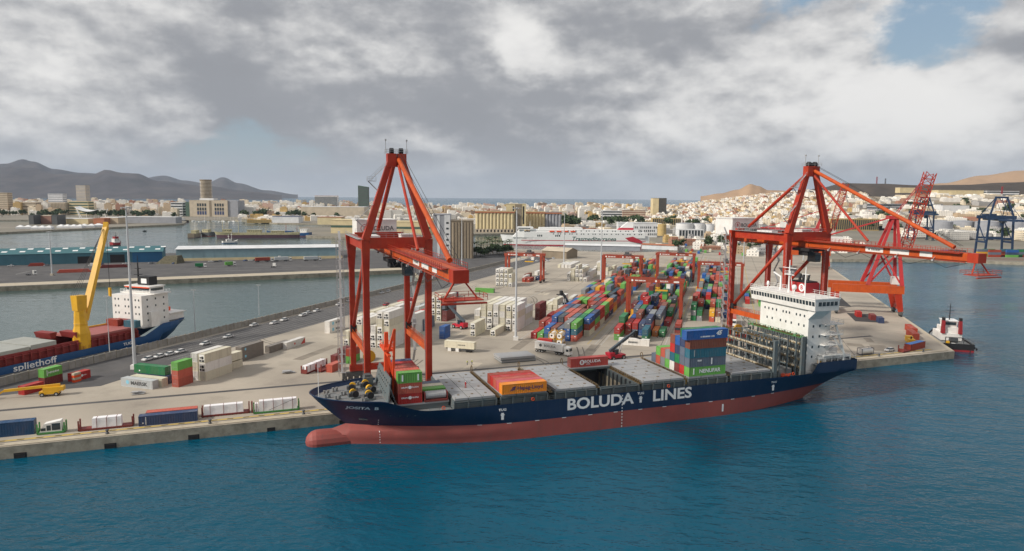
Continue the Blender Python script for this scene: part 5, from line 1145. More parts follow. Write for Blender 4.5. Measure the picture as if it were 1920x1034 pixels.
# yard clutter nearer the crane
f = flatrack(PR(-114.0, -219.6, 3), AP, 12.2, 'rust_red', 0, 'red flat rack with a long white load parked in the yard behind the crane leg'); load(f, .5, 11.6, .55, 2.7)
f = flatrack(PR(-110.5, -216.4, 3), AP, 12.2, 'rust_red', 0, 'empty dark red flat rack parked beside the salmon container')
o = container(PR(-109.4, -213.0, 3), AP, 20, 'salmon', 'salmon red short container beside the empty flat rack', None, True)
for k, (p, q, cn) in enumerate(((-97.0, -219.0, 'maroon'), (-97.0, -216.2, 'maroon'), (-96.5, -213.4, 'lime'))): container(PR(p, q, 3), AP, 20, cn, f'{CNAME[cn]} short container in the cluster at the crane foot, number {k+1} from the road', 'cluster at the crane foot', True)
for k, (p, q, cn) in enumerate(((-97.0, -216.2, 'maroon'), (-96.5, -213.4, 'brick'))): container(PR(p, q, 5.62), AP, 20, cn, f'{CNAME[cn]} short container on the cluster at the crane foot, number {k+1} from the road', 'cluster at the crane foot', True)
for x, y, lab in ((543, 700, 'pile of grey scrap frames in the open yard by the parked flat rack'), (262, 739, 'pile of grey scrap frames on the quay before the Maersk container')):
    g = ground(x, y); t = thing('scrap_pile', lab, 'scrap', g, .3); r = random.Random(x)
    for i in range(9): MB().box(-2.6+r.random()*2, -1+r.random()*3, -1.2+r.random(), r.random()*1.2, .1*i, .1*i+.12).build('frame', 'galv', t)
t = thing('hatch_cover_pile', 'pile of two grey hatch covers lying on the quay beside the ship', 'hatch cover', QY(66.0, 37.5, 3), AQ)
for k in range(2): MB().box(-.4*k, 13.2-.4*k, -.3*k, 8-.3*k, .3+k*1.0, 1.1+k*1.0).build('hatch_cover', 'hatch', t); MB().box(.1-.4*k, 13.1-.4*k, .05-.3*k, 7.9-.3*k, .05+k*1.0, .3+k*1.0).build('rim', 'ship_grey', t)
# right end of the pier
t = thing('tank_container', 'white tank in a dark frame near the corner of the pier', 'tank container', QY(200.6, 6.3, 3), AQ, None)
f = MB()
for y in (-1.15, 1.15):
    for z in (.07, 2.4): f.box(0, 6, y-.07, y+.07, z, z+.14)
    for x in (.07, 5.93): f.box(x-.07, x+.07, y-.07, y+.07, .1, 2.5)
for x in (.07, 5.93): f.box(x-.07, x+.07, -1.1, 1.1, .07, .2); f.box(x-.07, x+.07, -1.1, 1.1, 2.4, 2.54)
f.build('frame', 'navy', t); MB().tube((.2, 0, 1.3), (5.8, 0, 1.3), 1.05, n=16).build('tank', 'white', t)
o = container(QY(224.6, 5.4, 3), AQ+.25, 40, 'brick', 'red open-top container with a blue tarpaulin at the corner of the pier', None, True); MB().box(.3, 11.8, -1.1, 1.1, 2.60, 2.72).build('tarpaulin', mat('tarp_blue', (.08, .25, .62), .6).name, o)
f = flatrack(QY(219.5, 4.0, 3), AQ+.25, 6, 'rust_red', 0, 'empty rust red frame beside the blue-topped container')
f = thing('generator_set', 'yellow machines stored between the red containers at the corner of the pier', 'machine', PR(8.5, -13.0, 3), AP)
MB().box(0, 4, -1.2, 1.2, .2, 2.0).build('casing', 'yellow', f); MB().box(4.6, 8, -1.4, 1.0, .2, 2.4).build('casing', 'yellow', f); MB().tube((2, 0, 2), (2, 0, 3), .3, n=8).build('exhaust', 'black', f)
for p, q, lab in ((19.5, -9.0, 'brick red container beside the yellow machines'), (33.0, -6.6, 'brick red container by the tugboat berth')): container(PR(p, q, 3), AP, 40, 'brick', lab, None, True)
for p, q, cn in ((58, -15, 'navy'), (66, -17, 'maroon'), (74, -22, 'red'), (50, -50, 'blue'), (46, -46, 'brick'), (90, -40, 'green'), (120, -55, 'brick'), (128, -48, 'slate')): container(PR(p, q, 3), AP, 20, cn, f'{CNAME[cn]} short container standing loose on the right half of the pier', 'loose containers on the right half of the pier', False)

# ---------------------------------------------------------------- vehicles and people
def wheel_mesh(r, w, n=12): return MB().tube((0, -w/2, 0), (0, w/2, 0), r, n=n).tube((0, -w/2-.01, 0), (0, w/2+.01, 0), r*.55, n=8, m=1).mesh('wheel', ['rubber', 'galv'])
WH = wheel_mesh(.33, .24); WT = wheel_mesh(.52, .3); WB = wheel_mesh(.85, .6)
def car_body():
    b = MB(); prof = [(-2.15, .35), (-2.2, .78), (-1.6, .92), (-.6, .98), (.1, 1.0), (1.3, .98), (2.1, .92), (2.15, .4)]
    for sg in (-1, 1):
        pts = [(x, sg*.88, z) for x, z in prof]; b.quad(pts[::-1] if sg > 0 else pts)
    for (xa, za), (xb, zb) in zip(prof, prof[1:]): b.quad([(xa, -.88, za), (xb, -.88, zb), (xb, .88, zb), (xa, .88, za)][::-1])
    b.quad([(-2.15, -.88, .35), (-2.15, .88, .35), (2.15, .88, .4), (2.15, -.88, .4)])
    b.hexa([(-.5, -.66, 1.42), (1.2, -.66, 1.42), (1.2, .66, 1.42), (-.5, .66, 1.42), (-.4, -.6, 1.47), (1.1, -.6, 1.47), (1.1, .6, 1.47), (-.4, .6, 1.47)])
    return b.mesh('car_body', ['paint_obj'])
CB = car_body(); CG = MB().hexa([(-1.2, -.82, .97), (1.75, -.82, .97), (1.75, .82, .97), (-1.2, .82, .97), (-.5, -.66, 1.43), (1.2, -.66, 1.43), (1.2, .66, 1.43), (-.5, .66, 1.43)]).mesh('car_window', ['glass'])
def car(pos, rz, col, label, group):
    c = thing('car', label, 'car', pos, rz, group); b = obj('body', CB, c); b.color = (*col, 1); obj('window_band', CG, c)
    for x in (-1.35, 1.35):
        for y in (-.8, .8): obj('wheel', WH, c, (x, y, .33))
    return c
for x, y, lab in ((278, 676, 'a'), (299, 671, 'a'), (318, 667, 'a'), (338, 662, 'a'), (385, 647, 'b'), (428, 634, 'b'), (476, 612, 'b'), (514, 608, 'b'), (533, 602, 'b'), (568, 593, 'b'), (577, 589, 'b'), (594, 585, 'b'), (636, 573, 'b'), (655, 566, 'b'), (716, 551, 'b'), (728, 548, 'b')):
    car(ground(x, y), LA, (.75, .75, .74), 'white car parked in the tight row of four behind the green container' if lab == 'a' else 'white car standing on the striped car road', 'white cars in the row behind the green container' if lab == 'a' else 'white cars on the car road')
car(ground(364, 633), LA, (.75, .75, .74), 'white car parked on the inner quay behind the blue stern', None)
car(ground(724, 573), LA, (.35, .03, .04), 'dark red car beside the road behind the crane', None); car(ground(732, 577), LA, (.75, .75, .74), 'white car next to the dark red car', None)
car(ground(1668, 659), AQ+.1, (.75, .75, .74), 'white car standing near the tank at the corner of the pier', None)
def tractor(pos, rz, mcol, label, group=None, trailer=None, name='truck'):
    t = thing(name, label, 'truck', pos, rz, group)
    MB().box(-6.0, .6, -.45, .45, .75, 1.05).build('chassis', 'steel_dark', t)
    cab = MB().hexa([(-1.2, -1.22, .6), (1.0, -1.22, .6), (1.0, 1.22, .6), (-1.2, 1.22, .6), (-1.2, -1.18, 3.5), (.75, -1.18, 3.3), (.75, 1.18, 3.3), (-1.2, 1.18, 3.5)]).build('cab', mcol, t)
    MB().hexa([(.94, -1.0, 1.9), (1.0, -1.0, 1.9), (1.0, 1.0, 1.9), (.94, 1.0, 1.9), (.83, -1.0, 2.9), (.89, -1.0, 2.9), (.89, 1.0, 2.9), (.83, 1.0, 2.9)]).build('windscreen', 'glass', cab)
    for sg in (-1, 1): MB().box(-.5, .6, sg*1.2, sg*1.235, 1.8, 2.7).build('side_window', 'glass', cab)
    for x in (.1, -3.4, -4.7):
        for y in (-1.0, 1.0): obj('wheel', WT, t, (x, y, .52))
    if trailer:
        MB().box(-14.2, -1.9, -.9, .9, 1.1, 1.4).build('trailer_frame', 'steel_dark', t)
        for x in (-11.0, -12.2, -13.4):
            for y in (-1.0, 1.0): obj('wheel', WT, t, (x, y, .52))
    return t
d = (ground(1065, 668)-ground(1000, 658)); ang = math.atan2(d.y, d.x)
t = tractor(ground(1066, 668), ang, 'white', 'white truck with a grey trailer lettered BOLUDA beside the ship', None, True)
o = MB().box(-14.2, -1.9, -1.22, 1.22, 1.4, 4.1).build('trailer_box', 'white', t)
letters('BOLUDA', o, (-7.5, -1.235, 2.9), 1.1, (math.pi/2, 0, 0), 'steel_dark', .02, 1.15); n = 16; MB().quad([(-11.6+.6*math.cos(k*math.pi/8), -1.235, 2.9+.6*math.sin(k*math.pi/8)) for k in range(n)]).build('emblem', 'steel_dark', o)
tractor(ground(1114, 613), AP+math.pi, 'yellow', 'yellow truck driving down the lane beside the wide block')
t = tractor(PR(-2, -106.5, 3), AP+math.pi, 'rust_red', 'dark red truck carrying a brown container under the yard gantry', None, True); container(t.matrix_basis.translation+Vector((math.cos(AP)*2, math.sin(AP)*2, 1.4)), AP, 40, 'brick', 'brown red container on the dark red truck', None, False)
t = tractor(PR(24, -83, 3), AP+math.pi, 'white', 'white truck with a salmon container behind the deck stack', None, True); container(t.matrix_basis.translation+Vector((math.cos(AP)*2, math.sin(AP)*2, 1.4)), AP, 40, 'salmon', 'salmon red container on the white truck', None, False)
def reach_stacker(pos, rz, up_ang, label, ext=13.0):
    t = thing('reach_stacker', label, 'reach stacker', pos, rz, 'reach stackers of the yard')
    MB().box(-3.6, 3.2, -1.6, 1.6, .9, 2.0).box(-3.8, -1.6, -1.5, 1.5, 2.0, 2.9).build('body', mat('stacker_red', (.50, .02, .04), .45).name, t); MB().box(-1.2, .6, -.8, .8, 2.0, 3.9).build('cab', 'glass', t)
    for x, r in ((2.2, 1), (-2.5, 1)):
        for y in (-1.6, 1.6): obj('wheel', WB, t, (x, y, .85))
    a = Vector((-3.0, 0, 3.4)); dvec = Vector((math.cos(up_ang), 0, math.sin(up_ang))); e = a+dvec*ext
    b = MB().beam(a, a+dvec*ext*.7, .9, 1.0).beam(a+dvec*ext*.5, e, .65, .75).build('boom', mat('stacker_boom', (.07, .09, .11), .5).name, t)
    for sg in (-1, 1): MB().tube((1.0, sg*.7, 1.9), a+dvec*ext*.45+Vector((0, sg*.5, -.3)), .18, n=8).build('lift_cylinder', 'galv', t)
    MB().box(e.x-.6, e.x+.6, -.7, .7, e.z-2.2, e.z).box(e.x-.5, e.x+.5, -3.0, 3.0, e.z-2.6, e.z-2.1).build('spreader', 'black', t)
    return t
reach_stacker(ground(862, 616), math.radians(140), .55, 'red reach stacker with its dark boom raised towards the maroon containers', 13)
reach_stacker(QY(108, 30, 3), AQ+.15, .50, 'red reach stacker on the quay beside the open hold', 13.5)
reach_stacker(PR(44, -168, 3), AP+2.6, .9, 'red reach stacker between the wide block and the cream row', 9)
sp = thing('spreader', 'yellow lifting spreader resting on a red short container between the crane legs', 'spreader', QY(26.2, 17.5, 5.62), AQ)
MB().box(0, 6, -1.2, -.8, .15, .6).box(0, 6, .8, 1.2, .15, .6).box(0, .4, -1.2, 1.2, .16, .7).box(5.6, 6, -1.2, 1.2, .16, .7).build('frame', 'yellow', sp); MB().box(1.6, 4.4, -.8, .8, .6, 1.4).build('headblock', 'yellow', sp)
MB().box(2.2, 3.8, -.5, .5, 1.4, 3.6).build('sheave_block', 'yellow', sp)
for x in (.3, 5.7): MB().beam((x, 0, .6), (3.0, 0, 2.6), .12, .12).build('stay', 'black', sp)
container(QY(26.2, 17.5, 3), AQ, 20, 'red', 'red short container under the yellow spreader', None, True)
# boom lift
d = ground(8, 751)-ground(95, 745); bl_ = thing('boom_lift', 'yellow boom lift with its long arm lying towards the quay end', 'boom lift', ground(95, 742), math.atan2(d.y, d.x)+math.pi)
MB().box(-2.6, 2.4, -1.2, 1.2, .7, 1.5).build('chassis', 'yellow', bl_); MB().box(-1.6, 3.6, -1.1, 1.1, 1.5, 2.7).build('turret', 'yellow', bl_)
for x in (-1.8, 1.8):
    for y in (-1.1, 1.1): obj('wheel', wheel_mesh(.6, .5), bl_, (x, y, .6))
MB().beam((2.6, 0, 3.1), (-11.5, 0, 2.3), .6, .75).build('arm', 'yellow', bl_); MB().beam((-11.5, 0, 2.3), (-14.0, 0, .9), .4, .5).build('jib', 'yellow', bl_); b = MB().box(-15.8, -14.0, -1.1, 1.1, .3, .5); b.rail([(-15.8, -1.1, .4), (-14, -1.1, .4), (-14, 1.1, .4), (-15.8, 1.1, .4), (-15.8, -1.1, .4)], 1.1, .1, every=.6); b.build('basket', 'yellow', bl_)
def person(pos, rz, label, top, bottom='navy', arm=.25, group=None):
    """one continuous body grown over a small skeleton, with vest and helmet as clothing"""
    p = thing('person', label, 'person', pos, rz, group); h = 1.76
    V_ = [(0, 0, .95), (0, 0, 1.2), (0, 0, 1.45), (.02, 0, 1.53), (.03, 0, 1.64), (0, .11, .88), (.03, .13, .48), (-.02, .14, .07), (.14, .15, .04), (0, -.11, .88), (.06, -.13, .48), (.02, -.14, .07), (.18, -.15, .04),
          (0, .19, 1.42), (.04, .27, 1.14), (.16, .27, .92), (.19, .27, .84), (0, -.19, 1.42), (.04+arm*.3, -.27, 1.14), (.16+arm, -.25, .98), (.2+arm, -.24, .92)]
    E_ = [(0, 1), (1, 2), (2, 3), (3, 4), (0, 5), (5, 6), (6, 7), (7, 8), (0, 9), (9, 10), (10, 11), (11, 12), (2, 13), (13, 14), (14, 15), (15, 16), (2, 17), (17, 18), (18, 19), (19, 20)]
    Rr = [.15, .15, .14, .06, .10, .10, .075, .055, .05, .10, .075, .055, .05, .07, .05, .04, .045, .07, .05, .04, .045]
    me = bpy.data.meshes.new('body'); me.from_pydata(V_, E_, []); o = obj('body', me, p); sk = o.modifiers.new('skin', 'SKIN')
    for i, sv in enumerate(me.skin_vertices[0].data): sv.radius = (Rr[i], Rr[i]*(.9 if i > 4 else 1.1)); sv.use_root = (i == 0)
    o.modifiers.new('sub', 'SUBSURF').levels = 1; o.modifiers['sub'].render_levels = 1; me.materials.append(MATS[bottom])
    MB().lathe([(.17, 0), (.19, .2), (.2, .42), (.16, .52), (.09, .55)], (0, 0, .98), 10).build('vest', top, p, smooth=True); MB().lathe([(.105, 0), (.12, .06), (.1, .13), (.04, .16)], (.03, 0, 1.66), 10).build('helmet', 'white_clean', p, smooth=True)
    return p
mat('hi_vis', (.62, .68, .05), .6); mat('overall_red', (.40, .03, .03), .7)
for x, y, a, lab in ((876, 685, .3, 'worker in a yellow vest standing left in the pair on the quay'), (885, 684, 2.2, 'worker in a yellow vest standing right in the pair on the quay')): person(ground(x, y), a, lab, 'hi_vis')
person(SH(39.2, -3.6, 12.11), 1.0, 'worker in red overalls standing on the forward hatch of the ship', 'overall_red', 'overall_red'); person(SH(31.6, 3.2, 12.2-3.0+1.8), 2.0, 'worker in red overalls beside the short containers on the fore deck', 'overall_red', 'overall_red')
# ---------------------------------------------------------------- mainland, second pier, inner basins
Gp = lambda pts: [ground(x, y) for x, y in pts]
land('mainland', [Vector((-5200, 3300)), Vector((-2600, 1560))]+Gp([(-300, 413), (345, 412.5), (440, 413), (520, 418.5), (640, 420), (662, 424.5), (806, 425), (820, 440), (975, 437.5), (1060, 441), (1200, 449), (1250, 458)])+[PR(470, -150), PR(455, -2)]+Gp([(1560, 486), (1800, 487.5), (2100, 499)])+[Vector((1500, 620)), Vector((5200, 2500)), Vector((3200, 4300)), Vector((900, 3500)), Vector((-200, 3250)), Vector((-1500, 3150)), Vector((-3000, 3600))], 2.9, 'land')
land('silo_quay', [LE(385, -0.2)]+Gp([(770, 503), (790, 470), (905, 466), (945, 470)])+[LE(595, -0.2)], 2.95, 'asphalt')
p2 = land('second_pier', Gp([(-330, 552), (640, 511.5), (760, 506), (800, 484), (790, 470), (640, 470), (320, 475), (-330, 482)]), 3.02, 'asphalt')
a, b_ = ground(-330, 551), ground(760, 506); strip('quay_apron', a, b_, 17, 3.04, 'edge_concrete', 1).parent = p2
for x0, y0, x1, y1 in ((330, 505, 620, 500), (360, 510, 560, 505), (30, 515, 60, 508)): strip('painted_line', ground(x0, y0), ground(x1, y1), .5, 3.04, 'line_white', 1).parent = p2
land('third_pier', Gp([(-300, 446), (0, 436), (345, 420), (350, 415), (-300, 418)]), 2.97, 'land')
land('fourth_pier', Gp([(575, 443), (640, 444), (830, 447), (830, 425.5), (560, 425.5)]), 2.98, 'land')
def gable(name, px0, px1, depth, eave, ridge, wall, roof, label, cat='warehouse', doors=(), group=None, skylights=0):
    a, b = ground(*px0), ground(*px1); L = (b-a).length; ang = math.atan2(b.y-a.y, b.x-a.x)
    t = thing(name, label, cat, a, ang, group); D = depth
    w = MB(); w.prism([(0, 0), (L, 0), (L, D), (0, D)], 0, eave, bottom=False)
    for x in (0.0, L): q = [(x, 0, eave), (x, D, eave), (x, D/2, ridge)]; w.quad(q if x else q[::-1])
    w.build('wall', wall, t); r = MB(); o = .8
    for s, yA in ((1, -o), (-1, D+o)):
        zA = eave-o*(ridge-eave)/(D/2); q = [(-o, yA, zA+.1), (L+o, yA, zA+.1), (L+o, D/2, ridge+.1), (-o, D/2, ridge+.1)]; r.quad(q if s > 0 else q[::-1])
    rf = r.build('roof', roof, t)
    for x, wd, h in doors: MB().box(x, x+wd, -.12, .05, 0, h).build('door', 'black', t)
    for i in range(skylights):
        for row, f in ((0, .3), (1, .72)):
            x = 6+i*(L-12)/max(1, skylights-1)+row*4; y0 = D/2*f; z = lambda y: eave+(ridge-eave)*y/(D/2)+.16
            MB().quad([(x, y0, z(y0)), (x+4, y0, z(y0)), (x+4, y0+4, z(y0+4)), (x, y0+4, z(y0+4))]).build('skylight', 'white_clean', rf)
    for i in range(int(L/9)): MB().box(i*9+4, i*9+4.2, -.1, 0, 0, eave-.3).build('wall_rib', wall, t) if L < 180 else None
    return t
for nm, c in (('teal_wall', (.07, .19, .24)), ('teal_roof', (.048, .15, .172)), ('blue_wall', (.02, .12, .26)), ('greyblue_wall', (.22, .33, .37)), ('sheet_white', (.70, .71, .72)), ('ochre', (.52, .38, .16)), ('ochre_pale', (.66, .55, .33)), ('brown_conc', (.26, .21, .15)), ('grey_conc', (.33, .34, .37)), ('terracotta', (.42, .16, .08)), ('brick_brown', (.28, .15, .11)), ('dark_glass', (.035, .045, .05)), ('green_glass', (.07, .12, .09)), ('sand', (.52, .42, .30)), ('beige', (.55, .47, .36))):
    mat(nm, c, .7, var=.14, scale=.08, dirt=tuple(v*.55 for v in c), dirt_amt=.35, dscale=.12)
gable('warehouse', (-90, 501), (305, 490.5), 42, 9.0, 12.5, 'teal_wall', 'teal_roof', 'long teal roofed warehouse with dark doors on the second pier', doors=((86, 11, 6), (110, 11, 7), (139, 10, 7)), skylights=12)
t = gable('warehouse', (249, 492.5), (304.5, 491), 3.0, 8.9, 9.0, 'blue_wall', 'teal_roof', 'bright blue end bay of the teal warehouse')
gable('warehouse', (331, 490), (636, 484.5), 34, 10.5, 12.2, 'greyblue_wall', 'sheet_white', 'long grey blue warehouse with a pale roof on the second pier')
MB().box(0, 144, -.3, 0, 0, 2.4).build('plinth', 'ochre_pale', bpy.data.objects['warehouse.002'])
t = thing('earth_ramp', 'overgrown earth bank between the teal and the grey warehouse', 'bank', ground(318, 494)); MB().hexa([(-9, -6, 0), (9, -6, 0), (9, 9, 0), (-9, 9, 0), (-4, 0, 6), (7, 0, 6.5), (7, 8, 6.5), (-4, 8, 6)]).build('bank', mat('scrub_bank', (.11, .10, .065), .95, var=.5, scale=.6, bump=.5, bscale=1.5).name, t)
for x, y, cn, kind, rot in ((66, 516, 'white', 0, .4), (385, 502, 'green', 1, 0), (440, 499, 'lime', 2, .2), (510, 491, 'brick', 3, .15), (525, 487, 'white', 0, .15), (515, 501, 'white', 0, 1.2), (545, 490, 'lightgrey', 3, .12), (575, 484, 'red', 3, .12), (600, 489, 'lightgrey', 3, .12)):
    lab = {0: f'white truck tractor parked on the second pier', 1: 'dark green skip truck on the second pier', 2: 'light green truck on the second pier', 3: f'truck with a {CNAME[cn]} trailer parked before the pale warehouse'}[kind]
    t = tractor(ground(x, y), AQ+rot, 'white', lab, 'trucks parked on the second pier', kind == 3)
    if kind == 3: o = MB().box(-14.2, -1.9, -1.22, 1.22, 1.4, 4.1).build('trailer_box', mat('far_'+cn, CC[cn], .55).name, t)
    if kind in (1, 2): MB().box(-7.5, -1.6, -1.25, 1.25, 1.1, 3.6).build('skip', mat('far_'+cn, CC[cn], .55).name, t)
for i, (x, y) in enumerate(((20, 500), (24, 497), (88, 499), (190, 497), (235, 496), (240, 498), (283, 495), (327, 495), (395, 492), (405, 492), (412, 491), (460, 490), (470, 490), (478, 489), (485, 489))):
    car(ground(x, y), AQ+.3*(i % 4), [(.75, .75, .74), (.08, .09, .1), (.3, .31, .33), (.05, .1, .25)][i % 4], f'{["white", "dark", "grey", "blue"][i % 4]} car parked along the warehouses of the second pier', f'{["white", "dark", "grey", "blue"][i % 4]} cars along the warehouses')
for x, y, cn, L in ((70, 499, 'brick', 12), (140, 511, 'salmon', 22), (215, 502, 'maroon', 20), (175, 499, 'white', 7)):
    t = thing('steel_stack', f'{CNAME[cn]} steel goods stacked before the teal warehouse', 'steel', ground(x, y), AQ+.1)
    for k in range(3): MB().box(-L/2+k*.6, L/2-k*.9, -2+.4*k, 2-.5*k, k*.8+.05, k*.8+.8).build('bundle', mat('far_'+cn, CC[cn], .55).name, t)

# ---------------------------------------------------------------- vessels
def hull_mesh(L, B, H, draft=-1.5, bow=.16, sheer=1.6, mats=('navy', 'antifoul'), split=.8, stern=.8):
    """bow towards +x, length L from x = 0"""
    b = MB(); n = 22; rows = (draft, split, split, H); pts = []
    for i in range(n+1):
        x = i/n; w = 1.0
        if x > 1-bow*1.6: k = (x-(1-bow*1.6))/(bow*1.6); w = max(.0, 1-k**2.2)
        if x < .12: w = stern+(1-stern)*x/.12
        top = H+sheer*max(0, (x-.72)/.28)**2+.35*sheer*max(0, (.15-x)/.15)
        flare = 1-.35*max(0, (x-.7)/.3); pts.append([(x*L*(1-.03*(1-zf)*(x > .8)), w*B/2*(flare+(1-flare)*zf), z) for z, zf in ((draft, 0), (split, .3), (top, 1))])
    for i in range(n):
        for j in range(2):
            for sg in (-1, 1):
                q = [(pts[i][j][0], sg*pts[i][j][1], pts[i][j][2]), (pts[i+1][j][0], sg*pts[i+1][j][1], pts[i+1][j][2]), (pts[i+1][j+1][0], sg*pts[i+1][j+1][1], pts[i+1][j+1][2]), (pts[i][j+1][0], sg*pts[i][j+1][1], pts[i][j+1][2])]
                b.quad(q if sg < 0 else q[::-1], 0 if j else 1)
        a, c = pts[i][2], pts[i+1][2]; b.quad([(a[0], -a[1], a[2]-.7), (c[0], -c[1], c[2]-.7), (c[0], c[1], c[2]-.7), (a[0], a[1], a[2]-.7)], 2)
    for j in range(2): a, c = pts[0][j], pts[0][j+1]; b.quad([(a[0], -a[1], a[2]), (c[0], -c[1], c[2]), (c[0], c[1], c[2]), (a[0], a[1], a[2])], 0 if j else 1)
    return b.mesh('hull', list(mats)+['deck_grey'])
mat('sp_blue', (.012, .075, .21), .4, var=.1); mat('sp_red', (.26, .035, .035), .6, var=.2, dirt=RUST, dirt_amt=.4, dscale=.4); mat('sp_deckred', (.38, .13, .12), .65, var=.15, scale=.3, dirt=(.22, .08, .07), dirt_amt=.5, dscale=.3); mat('sp_hatch', (.36, .37, .34), .6, var=.12)
# blue heavy cargo ship inside the pier: local x from its stern towards the bow
spl = thing('cargo_ship', 'blue heavy cargo ship with a yellow deck crane, moored inside the pier', 'ship', LE(175.5, -12.5, 1.6), LA+math.pi)
b = MB(); stn = [(0, 6.5, 4.8), (4, 8.6, 2.6), (9, 9.7, .5), (16, 10, -1.5), (24, 10, -1.5), (150, 10, -1.5)]
def tz(x): return 7.6 if x < 13 else 7.6-3.6*min(1, (x-13)/9) if x < 22 else 4.0
xs = [0, 2, 4, 6, 9, 12, 13, 16, 19, 22, 30, 60, 100, 150]
def sp(x, k):
    for (xa, ha, la), (xb, hb, lb) in zip(stn, stn[1:]):
        if x <= xb: f = (x-xa)/(xb-xa); break
    h, lo = ha+(hb-ha)*f, la+(lb-la)*f; hi = tz(x); z = lo+(hi-lo)*k; return (x-1.5*k*(x < 1), h*(.72+.28*min(1, k*1.8)) if x < 16 else h, z)
for xa, xb in zip(xs, xs[1:]):
    for k in range(4):
        for sg in (-1, 1):
            f = lambda x, kk: (sp(x, kk)[0], sg*sp(x, kk)[1], sp(x, kk)[2]); q = [f(xa, k/4), f(xb, k/4), f(xb, (k+1)/4), f(xa, (k+1)/4)]; b.quad(q if sg < 0 else q[::-1])
for k in range(4): f = lambda s, kk: (sp(0, kk)[0], s*sp(0, kk)[1], sp(0, kk)[2]); b.quad([f(-1, k/4), f(-1, (k+1)/4), f(1, (k+1)/4), f(1, k/4)])
b.build('hull', 'sp_blue', spl, smooth=False); MB().quad([(22, -9.9, 3.6), (150, -9.9, 3.6), (150, 9.9, 3.6), (22, 9.9, 3.6)]).build('main_deck', 'sp_red', spl); MB().quad([(-1, -8, 6.9), (22, -9.8, 6.9), (22, 9.8, 6.9), (-1, 8, 6.9)]).build('poop_deck', 'deck_grey', spl)
co = MB()
for sg in (-1, 1):
    co.box(24, 150, sg*8.0, sg*8.4, 3.6, 7.4)
    for i in range(44): co.box(24.5+i*2.8, 24.8+i*2.8, sg*8.4, sg*9.5, 3.6, 6.8)
    co.box(24, 150, sg*8.4, sg*9.2, 6.2, 6.4)
    co.rail([(24, sg*9.7, 3.9), (150, sg*9.7, 3.9)], 1.1, .07)
co.build('hatch_coaming', 'sp_red', spl)
for i in range(6): MB().box(24.5+i*3.7, 28.1+i*3.7, -8.2, 8.2, 7.4, 8.1).build('hatch_cover', 'sp_deckred', spl)
for i, (x0, x1, z) in enumerate(((57, 66, 8.3), (66.4, 76, 8.0), (76.6, 90, 8.0), (90.5, 106, 8.0))): MB().box(x0, x1, -8.2, 8.3, 7.4, z+.6).build('hatch_cover', 'sp_hatch', spl)
for x, y in ((22.5, 0), (47.5, 4), (52.0, -3)): MB().hexa([(x, y-4, 8.1), (x+1.5, y-4, 8.1), (x+1.5, y+4, 8.1), (x, y+4, 8.1), (x-.8, y-4, 10.3), (x+2.3, y-4, 10.3), (x+2.3, y+4, 10.3), (x-.8, y+4, 10.3)]).build('tween_deck_stand', 'sp_red', spl)
MB().beam((25, -5.5, 8.5), (35, -6.2, 8.5), .5, .5).build('lifting_beam', 'yellow', spl)
hs = MB().box(8, 21, -8, 8, 6.9, 19.8).build('accommodation_block', 'white', spl); MB().box(7.6, 16, -9.4, 9.4, 19.8, 20.2).box(8.5, 15.5, -6.5, 6.5, 20.2, 22.6).box(8.0, 16.0, -7, 7, 22.6, 22.9).build('wheelhouse', 'white', hs)
MB().box(15.5, 15.56, -6.2, 6.2, 21.0, 22.1).box(9, 15, -6.56, -6.5, 21.0, 22.1).box(9, 15, 6.5, 6.56, 21, 22.1).build('window_band', 'glass', hs); MB().box(15.5, 16.1, -6.6, 6.6, 22.2, 22.65).build('fascia', 'bright_orange', hs); MB().rail([(16, -9.3, 20.2), (8, -9.3, 20.2), (8, 9.3, 20.2), (16, 9.3, 20.2), (16, -9.3, 20.2)], 1.1, .08).build('handrail', 'white_clean', hs)
for z in (9.2, 12.0, 14.8, 17.6):
    for y in (-6.6, -4.8, -1.2, .6, 4.4, 6.2): MB().box(20.98, 21.04, y, y+.6, z, z+.8).build('window', 'glass', hs)
    for x in (10, 14, 18): MB().box(x, x+.6, 7.98, 8.04, z, z+.8).build('window', 'glass', hs)
for sg in (1,): MB().hexa([(14, 8, 6.9), (18, 8, 6.9), (18, 9.6, 6.9), (14, 9.6, 6.9), (14, 8, 13), (18, 8, 13), (18, 9.4, 13), (14, 9.4, 13)]).build('deck_house', 'white', hs)
MB().box(8.5, 12.5, -3, 3, 22.9, 26.4).build('funnel', 'black', hs); MB().box(12.5, 12.56, -1.4, 1.6, 23.6, 25.6).build('emblem', 'white_clean', hs); b = MB().tube((11.5, -4, 22.9), (11.5, -4, 32), .4, .25, n=8); b.box(10.5, 12.5, -5.4, -2.6, 27, 27.2).box(10.8, 12.2, -5, -3, 29.5, 29.7).tube((11.5, -4, 32), (11.5, -4, 35), .1, n=6); b.build('radar_mast', 'black', hs)
b = MB(); b.box(-1, 7, 6.3, 6.6, 7.6, 10.6).box(-1.5, 7, -7.5, 7.5, 10.4, 10.7); b.build('aft_shelter', 'white', spl); MB().box(1, 5, -2, 1.5, 10.7, 12.3).build('rescue_boat', 'bright_orange', spl); MB().beam((2, -3, 10.7), (0, -5.5, 14), .4, .4).build('davit', 'rust_red', spl)
for x, y, cn in ((23.3, -4.5, 'brick'), (22.9, 4.5, 'teal')): o = container(spl.matrix_basis @ Vector((x, y+1.2, 8.12)) if False else LE(175.5-x-2.5, -12.5+y, 9.75), LA-math.pi/2, 20, cn, f'{CNAME[cn]} short container on the deck before the white house of the blue cargo ship', None, False)
